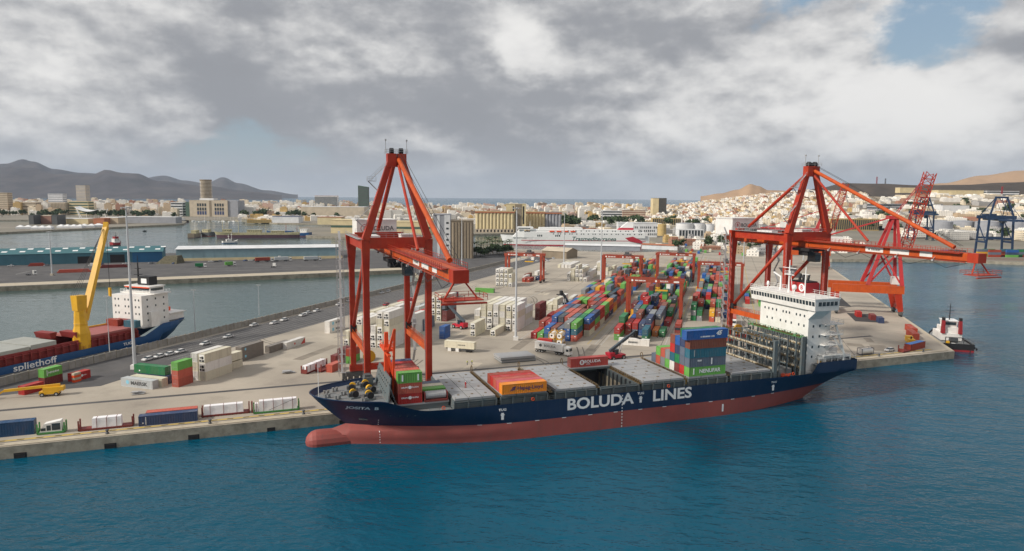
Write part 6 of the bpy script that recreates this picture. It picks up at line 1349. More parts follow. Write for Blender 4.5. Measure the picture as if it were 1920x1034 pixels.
cp = MB(); cp.lathe([(2.9, 3.6), (2.9, 9.5), (2.2, 12.2), (2.2, 13.0), (2.35, 13.1), (2.2, 13.3), (1.9, 18)], (46.5, 7.0, 0), 8); cpd = cp.build('crane_pedestal', 'yellow', spl); MB().hexa([(44.8, 5.6, 18), (48.4, 5.6, 18), (48.4, 8.4, 18), (44.8, 8.4, 18), (44.6, 5.4, 23.4), (48.7, 5.4, 23.6), (48.7, 8.6, 23.6), (44.6, 8.6, 23.4)]).build('slewing_column', 'yellow', cpd)
jb = MB().beam((44.6, 6.2, 14.0), (30.0, 2.0, 47.5), 2.4, 2.0, 1.7, 1.4).build('jib', 'yellow', cpd); MB().beam((30.0, 2.0, 47.5), (29.4, 1.6, 49.4), 1.6, 1.4).build('jib_head', 'yellow', jb)
for k in range(4): MB().beam((48.8-k*.5, 6+k*.5, 23.6), (31+.2*k, 2+.15*k, 47.0), .09, .09).build('luffing_rope', 'black', jb)
MB().beam((29.6, 1.7, 48), (29.6, 1.7, 24), .12, .12).build('hoist_rope', 'black', jb); MB().box(29.2, 30, 1.3, 2.1, 20.5, 24).build('hook_block', 'yellow', jb)
me = text_mesh('spliethoff', 3.2, .05, 1.25); o = obj('lettering', me, spl, (66, 10.04, 2.6)); o.rotation_euler = (math.pi/2, 0, math.pi); o = obj('lettering', text_mesh('TUG', 1.5, .04, 1.2), spl, (30.0, 10.04, 2.4)); o.rotation_euler = (math.pi/2, 0, math.pi)
# tugboat at the pier corner: stern towards the camera
tA, tB = ground(1822, 650, 0), ground(1738, 612, 0); d = tB-tA
tug = thing('tugboat', 'tugboat with red funnels and a black hull beside the corner of the pier', 'tugboat', PR(15, 6.6, 0), AP)
TL = 33.0; mat('tug_red', (.28, .02, .025), .5)
obj('hull', hull_mesh(TL, 11.5, 2.4, sheer=2.6, mats=('black', 'tug_red'), split=.75), tug)
MB().box(TL*.42, TL*.80, -4, 4, 2.0, 5.0).box(TL*.45, TL*.72, -3.2, 3.2, 5.0, 7.4).build('deckhouse', 'white', tug); wh = MB().hexa([(TL*.50, -2.4, 7.4), (TL*.66, -2.4, 7.4), (TL*.66, 2.4, 7.4), (TL*.50, 2.4, 7.4), (TL*.49, -2.7, 10), (TL*.68, -2.7, 10), (TL*.68, 2.7, 10), (TL*.49, 2.7, 10)]).build('wheelhouse', 'white', tug)
MB().box(TL*.488, TL*.495, -2, 2, 8.4, 9.6).box(TL*.68, TL*.685, -2.2, 2.2, 8.4, 9.6).build('window_band', 'glass', wh); MB().box(TL*.48, TL*.69, -2.9, 2.9, 10, 10.3).build('roof', 'white_clean', wh)
for sg in (-1, 1): f_ = MB().hexa([(TL*.40, sg*2.6, 5), (TL*.47, sg*2.6, 5), (TL*.47, sg*3.9, 5), (TL*.40, sg*3.9, 5), (TL*.42, sg*2.7, 10.6), (TL*.47, sg*2.7, 10.6), (TL*.47, sg*3.7, 10.6), (TL*.42, sg*3.7, 10.6)]).build('funnel', 'tug_red', tug); MB().box(TL*.42, TL*.47, sg*2.7, sg*3.7, 10.6, 11.8).build('funnel_top', 'black', f_)
MB().tube((TL*.56, 0, 10.2), (TL*.56, 0, 17.5), .25, .12, n=8).beam((TL*.56, -1.6, 14.5), (TL*.56, 1.6, 14.5), .15, .15).beam((TL*.56, -1.1, 16), (TL*.56, 1.1, 16), .15, .15).build('mast', 'black', tug)
MB().tube((TL*.33, -1.5, 2.9), (TL*.33, 1.5, 2.9), 1.1, n=14).build('towing_winch', 'steel_dark', tug); b = MB(); b.rail([(1, -5, 2.2), (TL*.4, -5.4, 2.2)], 1, .1); b.beam((TL*.28, -3.4, 1.8), (TL*.28, -3.4, 4.2), .3, .3).beam((TL*.28, 3.4, 1.8), (TL*.28, 3.4, 4.2), .3, .3).beam((TL*.28, -3.4, 4.2), (TL*.28, 3.4, 4.2), .3, .3); b.build('towing_frame', 'steel_dark', tug)
for i in range(9):
    for sg in (-1, 1): MB().tube((2+i*2.4, sg*5.85, 1.1), (2+i*2.4, sg*6.2, 1.1), .5, n=10).build('tyre_fender', 'rubber', tug)
for k, (x, y) in enumerate(((4, 1), (6, -2), (8.5, 2))): MB().box(x, x+1.4, y, y+1.2, 1.75, 2.6).build('deck_gear', ('white', 'deck_grey', 'yellow')[k], tug)
# ferry behind the yard
fa, fb = ground(1214, 461, 0), ground(938, 459, 0); d = fb-fa; FL = d.length
fer = thing('ferry', 'white ferry with a red striped funnel moored behind the container yard', 'ferry', fa, math.atan2(d.y, d.x))
mat('ferry_white', (.80, .80, .79), .5, var=.03); mat('ferry_red', (.45, .03, .05), .5); mat('ferry_green', (.03, .10, .085), .5)
obj('hull', hull_mesh(FL, 25, 11, sheer=2.5, mats=('ferry_white', 'ferry_red'), split=1.2, bow=.14), fer); MB().box(5, FL*.86, 12.53, 12.58, 6.2, 7.0).build('stripe', 'ferry_red', fer)
sup = MB().box(6, FL*.84, -12.3, 12.3, 10.2, 17.5).box(14, FL*.80, -11.5, 11.5, 17.5, 20.5).box(FL*.45, FL*.74, -10, 10, 20.5, 23.0).hexa([(FL*.84, -12.3, 10.2), (FL*.92, -9, 10.2), (FL*.92, 9, 10.2), (FL*.84, 12.3, 10.2), (FL*.84, -12.3, 20.0), (FL*.87, -11, 20.0), (FL*.87, 11, 20.0), (FL*.84, 12.3, 20.0)]).box(FL*.78, FL*.885, -13.2, 13.2, 20.5, 23.4).build('superstructure', 'ferry_white', fer)
MB().box(FL*.80, FL*.88, 13.2, 13.25, 21.6, 22.8).build('window_band', 'glass', sup)
for z, st, n in ((14.6, 3.0, 40), (18.6, 3.4, 30)):
    for i in range(n):
        if (i*7) % 5 < 3: MB().box(10+i*st, 11.5+i*st, 12.28 if z < 17 else 11.48, 12.36 if z < 17 else 11.56, z, z+1.2).build('window', 'glass', sup)
for x0 in (FL*.60, FL*.72):
    for k in range(3): MB().box(x0+k*2.4, x0+k*2.4+1.5, 12.28, 12.36, 11.6, 14.0).build('window', 'glass', sup)
b = MB().hexa([(20, -5, 20.5), (40, -5, 20.5), (40, 5, 20.5), (20, 5, 20.5), (20, -4, 30), (27, -4, 31), (27, 4, 31), (20, 4, 30)]); fu = b.build('funnel', 'ferry_white', fer); MB().hexa([(19.9, -5.02, 20.6), (40.0, -5.02, 20.6), (40, 5.02, 20.6), (19.9, 5.02, 20.6), (19.9, -4.7, 23.4), (36.5, -4.7, 23.4), (36.5, 4.72, 23.4), (19.9, 4.72, 23.4)]).build('funnel_band', 'ferry_red', fu)
o = obj('lettering', text_mesh('Trasmediterranea', 7.6, .10, 1.05, .25, mats=('ferry_green',)), fer, (FL*.375, 12.62, 8.8)); o.rotation_euler = (math.pi/2, 0, math.pi)
b = MB(); b.quad([(8, 12.62, 3), (26, 12.62, 6), (32, 12.62, 10.5), (22, 12.62, 12.5), (12, 12.62, 8)][::-1]); b.build('emblem', 'ferry_red', fer)
for i in range(4): MB().box(FL*.5+i*9, FL*.5+i*9+6, 11.6, 13.0, 17.6, 19.2).build('lifeboat', 'bright_orange', fer)
MB().tube((FL*.8, 0, 23.4), (FL*.8, 0, 31), .3, .15, n=8).build('mast', 'ferry_white', fer)
# moored ships in the inner basin
def old_ship(p0, p1, B, H, mats, label, blocks, masts, group=None, split=.8):
    a, b = ground(*p0, 0), ground(*p1, 0); d = b-a; L = d.length; s = thing('moored_ship', label, 'ship', a, math.atan2(d.y, d.x), group)
    obj('hull', hull_mesh(L, B, H, mats=mats, sheer=2, split=split), s)
    for x0, x1, w, z0, z1, m in blocks: MB().box(L*x0, L*x1, -w/2, w/2, z0, z1).box(L*x0-.3, L*x1+.3, -w/2-.3, w/2+.3, z1, z1+.25).build('deckhouse', m, s)
    for x, z, m in masts: MB().tube((L*x, 0, H-1), (L*x, 0, z), .45, .2, n=8).beam((L*x, -3, z*.75), (L*x, 3, z*.75), .3, .3).build('mast', m, s)
    for x0, x1, w, z0, z1, m in blocks:
        for i in range(int(L*(x1-x0)/3)):
            for sg in (-1, 1): MB().box(L*x0+1+i*3, L*x0+2+i*3, sg*w/2, sg*(w/2+.06), z1-1.7, z1-.8).build('window', 'glass', s)
    return s
mat('ship_cream', (.55, .50, .30), .6, var=.15, dirt=RUST, dirt_amt=.5, dscale=.3); mat('ship_plum', (.10, .05, .07), .6, var=.2)
old_ship((562, 446), (402, 447), 15, 7.5, ('ship_cream', 'ship_plum'), 'long cream and plum coloured old ship in the inner basin', ((.18, .34, 9, 7, 10, 'ship_cream'), (.45, .62, 10, 7, 11.5, 'ship_cream'), (.80, .90, 9, 7.5, 12.5, 'ship_cream')), ((.72, 26, 'ship_cream'), (.9, 30, 'ship_cream'), (.4, 20, 'ship_cream')), split=4.8)
old_ship((582, 444.5), (500, 443), 14, 6, ('sp_blue', 'ship_plum'), 'blue ship with a white house lying outside the cream ship', ((.05, .2, 10, 5.5, 11.5, 'white'), (.4, .6, 9, 6, 8, 'sp_blue')), ((.3, 17, 'rust_red'), (.55, 20, 'tug_red')), split=2.0)
old_ship((400, 443.5), (378, 443), 12, 6, ('steel_dark', 'rust_red'), 'rusty grey ship seen end on beside the cream ship', ((.3, .8, 8, 5.5, 10, 'ship_cream'),), ((.5, 20, 'white'),))
old_ship((358, 447), (373, 443.5), 11, 6, ('brown_conc', 'ship_plum'), 'small rusty trawler beside the grey ship', ((.35, .75, 7, 5.5, 10, 'ship_cream'),), ((.55, 22, 'white'),))
old_ship((417, 457), (446, 456), 7, 2.6, ('white', 'sp_blue'), 'small white fishing boat with masts behind the pale warehouse', ((.25, .55, 4, 2, 5, 'white'),), ((.6, 15, 'white'), (.4, 12, 'white')))
old_ship((209, 461), (226, 460), 9, 3.5, ('tug_red', 'black'), 'red and white harbour boat showing over the teal roof', ((.2, .8, 6, 3, 8, 'white'), (.3, .7, 5, 8, 10.5, 'tug_red')), ((.5, 16, 'black'),))
old_ship((350, 417.5), (322, 415), 12, 4, ('black', 'rust_red'), 'dark moored ship at the end of the third pier', ((.2, .5, 8, 4, 9, 'white'),), ((.4, 18, 'white'), (.7, 16, 'white')))
old_ship((268, 434.6), (275, 434.4), 3, 1.2, ('black', 'black'), 'dark motor boat crossing the inner basin', ((.3, .6, 2, 1, 2, 'black'),), ())
old_ship((905, 438.8), (962, 437), 12, 4, ('grey_conc', 'steel_dark'), 'grey patrol ship moored before the yellow silo', ((.3, .7, 7, 4, 9, 'grey_conc'),), ((.5, 20, 'grey_conc'),))
for i in range(16):
    a = ground(445+i*1.2, 417.5); x, y = 360+i*6.2, 415.4+(i % 3)*.7; p = ground(x, y, 0); t = thing('yacht', 'small white yacht moored in the marina before the shopping centre', 'yacht', p, rnd.uniform(0, 3), 'yachts in the marina'); obj('hull', hull_mesh(11, 3.4, 1.5, draft=-.5, sheer=.4, mats=('white_clean', 'white_clean'), split=.3), t); MB().box(3, 7, -1.1, 1.1, 1, 2.4).build('cabin', 'white', t); MB().tube((6, 0, 2), (6, 0, 15), .1, n=5).build('mast', 'white_clean', t)
# ---------------------------------------------------------------- building material with window grid
def facade_mat(name, base=None, win=(.07, .075, .08), wx=3.2, wz=3.1, fx=.42, fz=(.32, .74), var=.1):
    m = bpy.data.materials.new(name); m.use_nodes = True; n = m.node_tree; b = n.nodes['Principled BSDF']; L = n.links.new; MATS[name] = m
    b.inputs['Roughness'].default_value = .8
    t = n.nodes.new('ShaderNodeTexCoord'); oi = n.nodes.new('ShaderNodeObjectInfo'); sp_ = n.nodes.new('ShaderNodeSeparateXYZ'); L(t.outputs['Object'], sp_.inputs[0]); sn = n.nodes.new('ShaderNodeSeparateXYZ'); L(t.outputs['Normal'], sn.inputs[0])
    def mth(op, a, c=None):
        q = n.nodes.new('ShaderNodeMath'); q.operation = op
        for i, v in enumerate((a, c)):
            if v is None: continue
            if isinstance(v, (int, float)): q.inputs[i].default_value = v
            else: L(v, q.inputs[i])
        return q.outputs[0]
    isx = mth('GREATER_THAN', mth('ABSOLUTE', sn.outputs[0]), .5); up_ = mth('LESS_THAN', mth('ABSOLUTE', sn.outputs[2]), .5)
    h = mth('ADD', mth('MULTIPLY', sp_.outputs[1], isx), mth('MULTIPLY', sp_.outputs[0], mth('SUBTRACT', 1.0, isx)))
    fu = mth('FRACT', mth('ADD', mth('DIVIDE', h, wx), 100.25)); fv = mth('FRACT', mth('ADD', mth('DIVIDE', sp_.outputs[2], wz), 100.0))
    mask = mth('MULTIPLY', mth('MULTIPLY', mth('LESS_THAN', fu, fx), mth('GREATER_THAN', fv, fz[0])), mth('MULTIPLY', mth('LESS_THAN', fv, fz[1]), up_))
    nz = n.nodes.new('ShaderNodeTexNoise'); nz.inputs['Scale'].default_value = .07; nz.inputs['Detail'].default_value = 5; L(t.outputs['Object'], nz.inputs['Vector'])
    mr = n.nodes.new('ShaderNodeMapRange'); mr.inputs[1].default_value = .3; mr.inputs[2].default_value = .7; mr.inputs[3].default_value = 1-var; mr.inputs[4].default_value = 1+var; L(nz.outputs[0], mr.inputs[0])
    sc = n.nodes.new('ShaderNodeVectorMath'); sc.operation = 'SCALE'; L(mr.outputs[0], sc.inputs[3])
    if base is None: L(oi.outputs['Color'], sc.inputs[0])
    else: sc.inputs[0].default_value = base
    mx = n.nodes.new('ShaderNodeMix'); mx.data_type = 'RGBA'; L(mth('MULTIPLY', mask, .62), mx.inputs[0]); L(sc.outputs[0], mx.inputs[6]); mx.inputs[7].default_value = (*win, 1); L(mx.outputs[2], b.inputs['Base Color'])
    return m
facade_mat('facade_obj'); facade_mat('facade_band', None, (.05, .06, .07), 9.0, 3.3, .93, (.38, .78))
HC = dict(white=(.84, .81, .75), cream=(.76, .67, .52), tan=(.55, .42, .28), pink=(.60, .42, .34), ochre=(.58, .40, .16), terracotta=(.40, .20, .13), grey=(.42, .41, .40), brown=(.30, .21, .15))
HN = dict(white='white', cream='cream', tan='tan', pink='pale pink', ochre='ochre', terracotta='terracotta', grey='grey', brown='brown')
def ramp(v, a, b): t = max(0., min(1., (v-a)/(b-a))); return t*t*(3-2*t)
def hsh(x, y):
    v = 0; 
    for k, (f, a) in enumerate(((1/420, 1), (1/190, .5), (1/85, .25), (1/40, .12))): v += a*math.sin(x*f+1.7*k+1.3*math.sin(y*f*.9+k))*math.cos(y*f*1.1-.6*k+math.sin(x*f*.7))
    return v
def hill_h(x, y):
    """the slope of the right-hand town and the ridges behind it"""
    b = 960+FPX*x/max(y, 1); z = 2.9
    z += 88*ramp(b, 1120, 1560)*ramp(y, 1450, 2850)*(1-.78*ramp(b, 1540, 1720))
    z += 58*ramp(b, 1540, 1740)*ramp(y, 900, 2250)
    return z+2.5*hsh(x, y)*ramp(y, 1300, 1800)*ramp(b, 1100, 1250)
def terrain(name, hfun, b0, b1, y0, y1, nb, ny, m):
    me = MB(); idx_ = {}
    for i in range(nb+1):
        for j in range(ny+1):
            y = y0*(y1/y0)**(j/ny); x = (b0+(b1-b0)*i/nb-960)/FPX*y; idx_[i, j] = len(me.v); me.v.append((x, y, hfun(x, y)))
    for i in range(nb):
        for j in range(ny): me.f.append((idx_[i, j], idx_[i+1, j], idx_[i+1, j+1], idx_[i, j+1])); me.m.append(0)
    return struct(me.build(name, m, smooth=True))
mat('slope', (.30, .24, .17), .95, var=.3, scale=.02, dirt=(.10, .10, .06), dirt_amt=.6, dscale=.012)
mat('dark_scrub', (.060, .048, .040), .95, var=.35, scale=.02, dirt=(.11, .08, .055), dirt_amt=.6, dscale=.008)
mat('sand_hill', (.42, .28, .175), .95, var=.15, scale=.006, dirt=(.20, .14, .10), dirt_amt=.7, dscale=.006)
mat('mountain', (.050, .044, .048), .95, var=.5, scale=.004, dirt=(.13, .105, .09), dirt_amt=.6, dscale=.0028, bump=1.0, bscale=.006)
terrain('hillside', hill_h, 1060, 2150, 1350, 3300, 60, 40, 'slope')
def ridge(name, pts, width, m, depth_n=14, rough=.10, seed=0, front=None):
    """a ridge over ground points: (bearing px, crest px row, distance); slopes fall away on both sides"""
    me = MB(); n = 90; cr = []
    b0, b1 = pts[0][0], pts[-1][0]
    for i in range(n+1):
        b = b0+(b1-b0)*i/n
        for (pa, ya, da), (pb, yb, db) in zip(pts, pts[1:]):
            if b <= pb: f = (b-pa)/(pb-pa); f = f*f*(3-2*f); y, dist = ya+(yb-ya)*f, da+(db-da)*f; break
        hor = 370.75+.00803*(b-960); z = CAM_H+(hor-y)*dist/FPX*1.0; cr.append((b, dist, z))
    for i, (b, dist, z) in enumerate(cr):
        for j in range(2*depth_n+1):
            t = (j-depth_n)/depth_n; Y = dist+t*width; X = (b-960)/FPX*Y; k = (1-abs(t))**1.25
            zz = -2+(z+2)*k*(1+rough*hsh(X*.5+seed*91, Y*.5)*(abs(t) > .01)*min(1, abs(t)*4)); me.v.append((X, Y, zz))
    w = 2*depth_n+1
    for i in range(n):
        for j in range(w-1): me.f.append((i*w+j, (i+1)*w+j, (i+1)*w+j+1, i*w+j+1)); me.m.append(0)
    return struct(me.build(name, m, smooth=True))
ridge('mountain_ridge', [(-420, 335, 10500), (-150, 322, 10500), (0, 318, 10400), (30, 314, 10400), (75, 318, 10400), (110, 328, 10300), (180, 329, 10300), (205, 320, 10300), (235, 326, 10300), (262, 327, 10300), (300, 341, 10300), (390, 350, 10400), (470, 360, 10500), (530, 366.5, 10600)], 1600, 'mountain', seed=1, rough=.22)
ridge('mountain_peak', [(-60, 318, 12500), (20, 309, 12500), (52, 301, 12500), (70, 305, 12500), (110, 319, 12500), (160, 326, 12500), (260, 334, 12500)], 1300, 'mountain', seed=2)
ridge('far_mountain', [(250, 340, 16000), (312, 331, 16000), (350, 340, 16000), (390, 345, 16000), (422, 334, 16000), (450, 345, 16000), (500, 358, 16000), (560, 366, 16000)], 1800, 'mountain', seed=3)
ridge('dark_ridge', [(1480, 366, 2900), (1530, 354, 2850), (1575, 345, 2800), (1640, 346, 2700), (1720, 349, 2650), (1800, 348, 2600), (1870, 344, 2600), (1960, 341, 2600), (2150, 338, 2600)], 420, 'dark_scrub', seed=4, rough=.05)
ridge('sand_hill', [(1620, 362, 4200), (1700, 352, 4200), (1760, 345, 4200), (1830, 331, 4200), (1900, 322, 4200), (1990, 312, 4200), (2150, 318, 4200)], 900, 'sand_hill', seed=5, rough=.06)
ridge('sand_peak', [(1310, 369, 3300), (1345, 364, 3300), (1378, 357, 3300), (1402, 346.5, 3300), (1416, 350, 3300), (1436, 358, 3300), (1500, 360, 3300), (1560, 362, 3300), (1640, 368, 3300)], 260, 'sand_hill', seed=6, rough=.12)
# ---------------------------------------------------------------- ordinary houses of the town
crnd = random.Random(5); H_ = []
def try_house(b, y, w, d, h, cn, ang, z=None):
    x = (b-960)/FPX*y; z0 = hill_h(x, y) if z is None else z
    H_.append((w*h/y, x, y, z0-1.0, w, d, h+1.0, cn, ang))
def pick(warm=0): return crnd.choice(['white']*12+['cream']*5+['tan']*3+['pink']*2+['ochre', 'terracotta', 'grey', 'brown'])
for i in range(2100):                                   # flat town between the two seas
    b = crnd.uniform(-60, 1200); f = crnd.random(); y = 1850+1250*f**1.1
    if 330 < b < 460 and y < 2150: continue
    if 560 < b < 700 and y < 2100: continue
    if y < 2000 and 120 < b < 340 and crnd.random() < .6: continue
    h = crnd.choice((8, 11, 14, 17, 20, 24, 30))*crnd.uniform(.8, 1.1)*(1.0+.25*f)
    if 700 < b < 1000: h *= .85
    try_house(b, y, crnd.uniform(14, 36), crnd.uniform(12, 22), h, pick(), R_(crnd.choice((8, 12, 100))), 2.9)
for i in range(2000):                                   # the town climbing the slope
    b = crnd.triangular(1090, 1640, 1400); y = 1500+1350*crnd.random()**.85
    try_house(b, y, crnd.uniform(9, 20), crnd.uniform(9, 16), crnd.choice((6, 8, 10, 12, 14)), crnd.choice(['white']*9+['cream']*5+['tan']*3+['pink', 'ochre', 'terracotta', 'grey']), R_(crnd.choice((-20, 25, 70))))
for i in range(180):                                   # sheds and works on the right
    b = crnd.uniform(1560, 1960); y = 1000+1350*crnd.random()
    if 1550 < b < 1660 and y < 1350: continue
    try_house(b, y, crnd.uniform(18, 60), crnd.uniform(14, 30), crnd.choice((6, 7, 9, 11)), crnd.choice(['white']*8+['cream']*4+['grey']*2+['tan', 'terracotta']), R_(crnd.choice((-10, 10))))
for i in range(70):                                    # harbour sheds behind the yard
    b = crnd.uniform(1000, 1560); y = 960+420*crnd.random()
    if b < 1260: y += 120
    try_house(b, y, crnd.uniform(16, 50), crnd.uniform(12, 24), crnd.choice((5, 6, 8, 10)), crnd.choice(['white']*6+['grey']*3+['cream']*3+['tan', 'ochre', 'terracotta']), R_(crnd.choice((5, 20))), 2.9)
for i in range(60):                                    # the shipyard shore
    b = crnd.uniform(450, 900); y = 1480+380*crnd.random()
    try_house(b, y, crnd.uniform(16, 50), crnd.uniform(12, 24), crnd.choice((6, 7, 9, 12)), crnd.choice(['white']*5+['grey']*3+['cream']*3+['tan', 'ochre']), R_(crnd.choice((5, 20))), 2.9)
H_.sort(reverse=True)
zone = lambda x, y: 'on the slope of the right-hand town' if 960+FPX*x/y > 1100 and y > 1480 and 960+FPX*x/y < 1560 else 'among the works on the right shore' if 960+FPX*x/y >= 1560 else 'among the harbour sheds' if y < 1850 else 'of the flat town between the two seas'
def house_mesh(w, d, h, ang=0, b=None, off=(0, 0, 0), m=0, flat=True, r=None):
    b = b or MB(); c, s = math.cos(ang), math.sin(ang); f = lambda x, y, z: (off[0]+x*c-y*s, off[1]+x*s+y*c, off[2]+z)
    def bx(x0, x1, y0, y1, z0, z1, mm): b.hexa([f(x0, y0, z0), f(x1, y0, z0), f(x1, y1, z0), f(x0, y1, z0), f(x0, y0, z1), f(x1, y0, z1), f(x1, y1, z1), f(x0, y1, z1)], mm)
    bx(-w/2, w/2, -d/2, d/2, 0, h, m); r = r or crnd
    if w > 13:
        bx(-w/2+1, -w/2+1+w*r.uniform(.2, .4), -d/4, d/4, h, h+2.6, m)
        if r.random() < .5: bx(w*.05, w*.05+w*.25, -d/3, 0, h, h+r.choice((1.2, 2.8)), m)
    return b
for (a, x, y, z, w, d, h, cn, ang) in H_[:290]:
    o = obj('house', house_mesh(w, d, h).mesh('house', ['facade_obj']), None, (x, y, z), ang); j = crnd.uniform(.88, 1.08); c = HC[cn]; o.color = (c[0]*j, c[1]*j, c[2]*j, 1)
    zn = zone(x, y); kind = 'house' if h < 13 else 'apartment block'; tag(o, f'{HN[cn]} {"low flat-roofed" if kind == "house" else "tall flat-roofed"} {kind} {zn}', 'house' if kind == 'house' else 'building', f'{kind}s {zn}')
names = sorted(HC); fb = MB()
for (a, x, y, z, w, d, h, cn, ang) in H_[290:]: house_mesh(w, d, h, ang-R_(12), fb, ((x*math.cos(R_(12))+y*math.sin(R_(12))), (-x*math.sin(R_(12))+y*math.cos(R_(12))), z), names.index(cn))
o = fb.build('distant_houses', [facade_mat('facade_'+c, HC[c]) for c in names], None, None, R_(12)); tag(stuff(o), 'mass of small distant houses of the town', 'houses')

# ---------------------------------------------------------------- buildings one can tell apart
def at(px, z, y): return Vector(((px-960)/FPX*y, y, z))
def tower(name, px0, px1, py_top, y, depth, label, wall, cat='building', ang=0.0, floors=None, z0=2.9, split=None, roof=None, mullion='dark_glass', vert=False, group=None):
    """a block seen between two bearings at a distance, its height taken from its roof line"""
    x0, x1 = (px0-960)/FPX*y, (px1-960)/FPX*y; hor = 370.75+.00803*((px0+px1)/2-960); h = CAM_H+(hor-py_top)*y/FPX-z0; w = (x1-x0)/max(.5, math.cos(ang))
    t = thing(name, label, cat, (x0, y, z0), ang, group); MB().box(0, w, 0, depth, 0, h).build('wall', wall, t); MB().box(-.4, w+.4, -.4, depth+.4, h, h+.9).build('roof', roof or wall, t)
    if floors:
        n = floors; fh = h/n
        if vert:
            k = max(2, int(w/4.0))
            for i in range(k): MB().box(w*(i+.18)/k, w*(i+.82)/k, -.25, 0, h*.08, h*.95).build('window', mullion, t)
        else:
            for i in range(n): MB().box(.8, w-.8, -.22, 0, i*fh+fh*.38, i*fh+fh*.85).build('window_band', mullion, t)
            for i in range(n): MB().box(-.22, 0, .8, depth-.8, i*fh+fh*.38, i*fh+fh*.85).build('window_band', mullion, t); MB().box(w, w+.22, .8, depth-.8, i*fh+fh*.38, i*fh+fh*.85).build('window_band', mullion, t)
    return t, w, h
t, w, h = tower('office_tower', 1222, 1247, 373, 1980, 34, 'dark glass office tower with a tan side standing before the town', 'dark_glass', floors=None); MB().box(-.3, 0, -.2, 34.2, 0, h).box(0, w*.42, -.3, 0, 0, h).build('sunlit_side', 'ochre_pale', t)  # sunlight on the left of the tower is put into the tan colour
for i in range(7): MB().box(w*.42+i*w*.58/7, w*.42+i*w*.58/7+.5, -.6, 0, 0, h).build('mullion', 'brown_conc', t)
for i in range(16): MB().box(w*.42, w, -.35, -.05, i*h/16, i*h/16+.5).build('floor_edge', 'steel_dark', t)
# round hotel tower
y = 2500; hor = 366.2; ht = thing('hotel_tower', 'round brown hotel tower with stacked balconies above the shopping centre', 'building', at(389.5, 2.9, y)); h = CAM_H+(hor-341)*y/FPX-2.9; R0 = 10.5/FPX*y
MB().lathe([(R0*.82, 0), (R0*.82, h)], n=24).build('core', 'brown_conc', ht)
for i in range(22): MB().lathe([(R0, 0), (R0, h/22*.45)], (0, 0, i*h/22+h*.02), 24).build('balcony_ring', 'beige', ht)
MB().lathe([(R0*.9, 0), (R0*1.02, 3), (R0*1.02, 6), (R0*.7, 6.2)], (0, 0, h-1), 24).build('crown', 'brown_conc', ht)
tower('apartment_tower', 147, 164.5, 349.5, 2300, 24, 'plain pale apartment tower rising above the left town', 'beige', floors=18, mullion='grey_conc'); tower('hotel_block', 591, 633, 368.5, 2700, 24, 'white hotel slab with a grid of dark windows and an orange roof edge', 'sheet_white', floors=9, vert=True, roof='terracotta')
t, w, h = tower('glass_tower', 672, 690, 353, 2350, 26, 'green glass tower with a slanted crown behind the harbour sheds', 'green_glass', floors=17, mullion='steel_dark'); MB().hexa([(0, 0, h+.9), (w, 0, h+.9), (w, 26, h+.9), (0, 26, h+.9), (0, 0, h+7), (w, 0, h+2), (w, 26, h+2), (0, 26, h+7)]).build('crown', 'green_glass', t)
t, w, h = tower('left_tower', -12, 18, 363, 1900, 20, 'pale slab tower at the end of the left waterfront', 'beige', floors=12, mullion='brown_conc')
tower('apartment_tower', 94, 121, 365, 2250, 22, 'white stepped apartment tower of the left town', 'sheet_white', floors=8, mullion='grey_conc')
# shopping centre on the waterfront
y = 1860
t, w, h = tower('shopping_centre', 357, 428, 377, y, 60, 'sand coloured waterfront shopping centre with square window groups', 'beige', 'building')
for gx in (.20, .66):
    for i in range(4):
        for j in range(3): MB().box(w*(gx+i*.065), w*(gx+i*.065+.045), -.35, 0, h*(.12+j*.26), h*(.30+j*.26) if j else h*.34).build('window', mat('win_blue', (.05, .07, .16), .3).name if j == 0 else 'dark_glass', t)
MB().box(w*.52, w*.58, -.3, 0, 0, h*1.0).build('stair_strip', 'brown_conc', t); MB().box(-12, -.2, 2, 50, 0, h*.9).build('green_wing', 'green_glass', t); MB().box(w+.1, w+27, 3, 50, 0, h*1.02).build('grey_wing', 'grey_conc', t); MB().box(w*.25, w*.62, 5, 30, h+.9, h+6).build('roof_box', 'sheet_white', t)
tower('office_block', 322, 344, 381, 1880, 30, 'white framed glass offices beside the shopping centre', 'sheet_white', floors=5); tower('white_block', 200, 208, 392, 1900, 20, 'slim pale block by the sail roof', 'sheet_white')
tower('waterfront_block', 33, 70, 380.5, 1900, 24, 'long beige waterfront block left of the white tower', 'beige', floors=4, mullion='brown_conc'); tower('waterfront_block', 92, 125, 381, 1880, 24, 'beige waterfront block with four rows of windows', 'beige', floors=5, vert=True, mullion='brown_conc'); tower('waterfront_block', 132, 168, 379, 1890, 26, 'green glass and cream waterfront block behind the sail roof', 'ochre_pale', floors=5, mullion='green_glass')
# sail roof
y = 1700; sr = thing('sail_roof', 'white tensile sail roof with slanted masts on the left waterfront', 'sail roof', at(168, 2.9, y)); k = y/FPX
for x0, z0, x1, z1 in ((-17, 0, -24, 20), (-14, 0, -23, 19), (30, 0, 36, 17)): MB().beam((x0*k, 0, 0), (x1*k, 0, z1*k), 1.2, 1.2).build('mast', 'white_clean', sr)
b = MB()
for i in range(10):
    u0, u1 = i/10, (i+1)/10; f = lambda u: (-22+u*40)*k; g = lambda u: (19-24*u+20*u*u)*k
    b.hexa([(f(u0), -8, g(u0)-.6), (f(u1), -8, g(u1)-.6), (f(u1), 14, g(u1)+2), (f(u0), 14, g(u0)+2), (f(u0), -8, g(u0)+.6), (f(u1), -8, g(u1)+.6), (f(u1), 14, g(u1)+3.2), (f(u0), 14, g(u0)+3.2)])
b.build('membrane', 'white_clean', sr)
for x in (-6, 8, 16): MB().beam((x*k, 4, 0), (x*k, 4, 8*k), .6, .6).build('post', 'white_clean', sr)
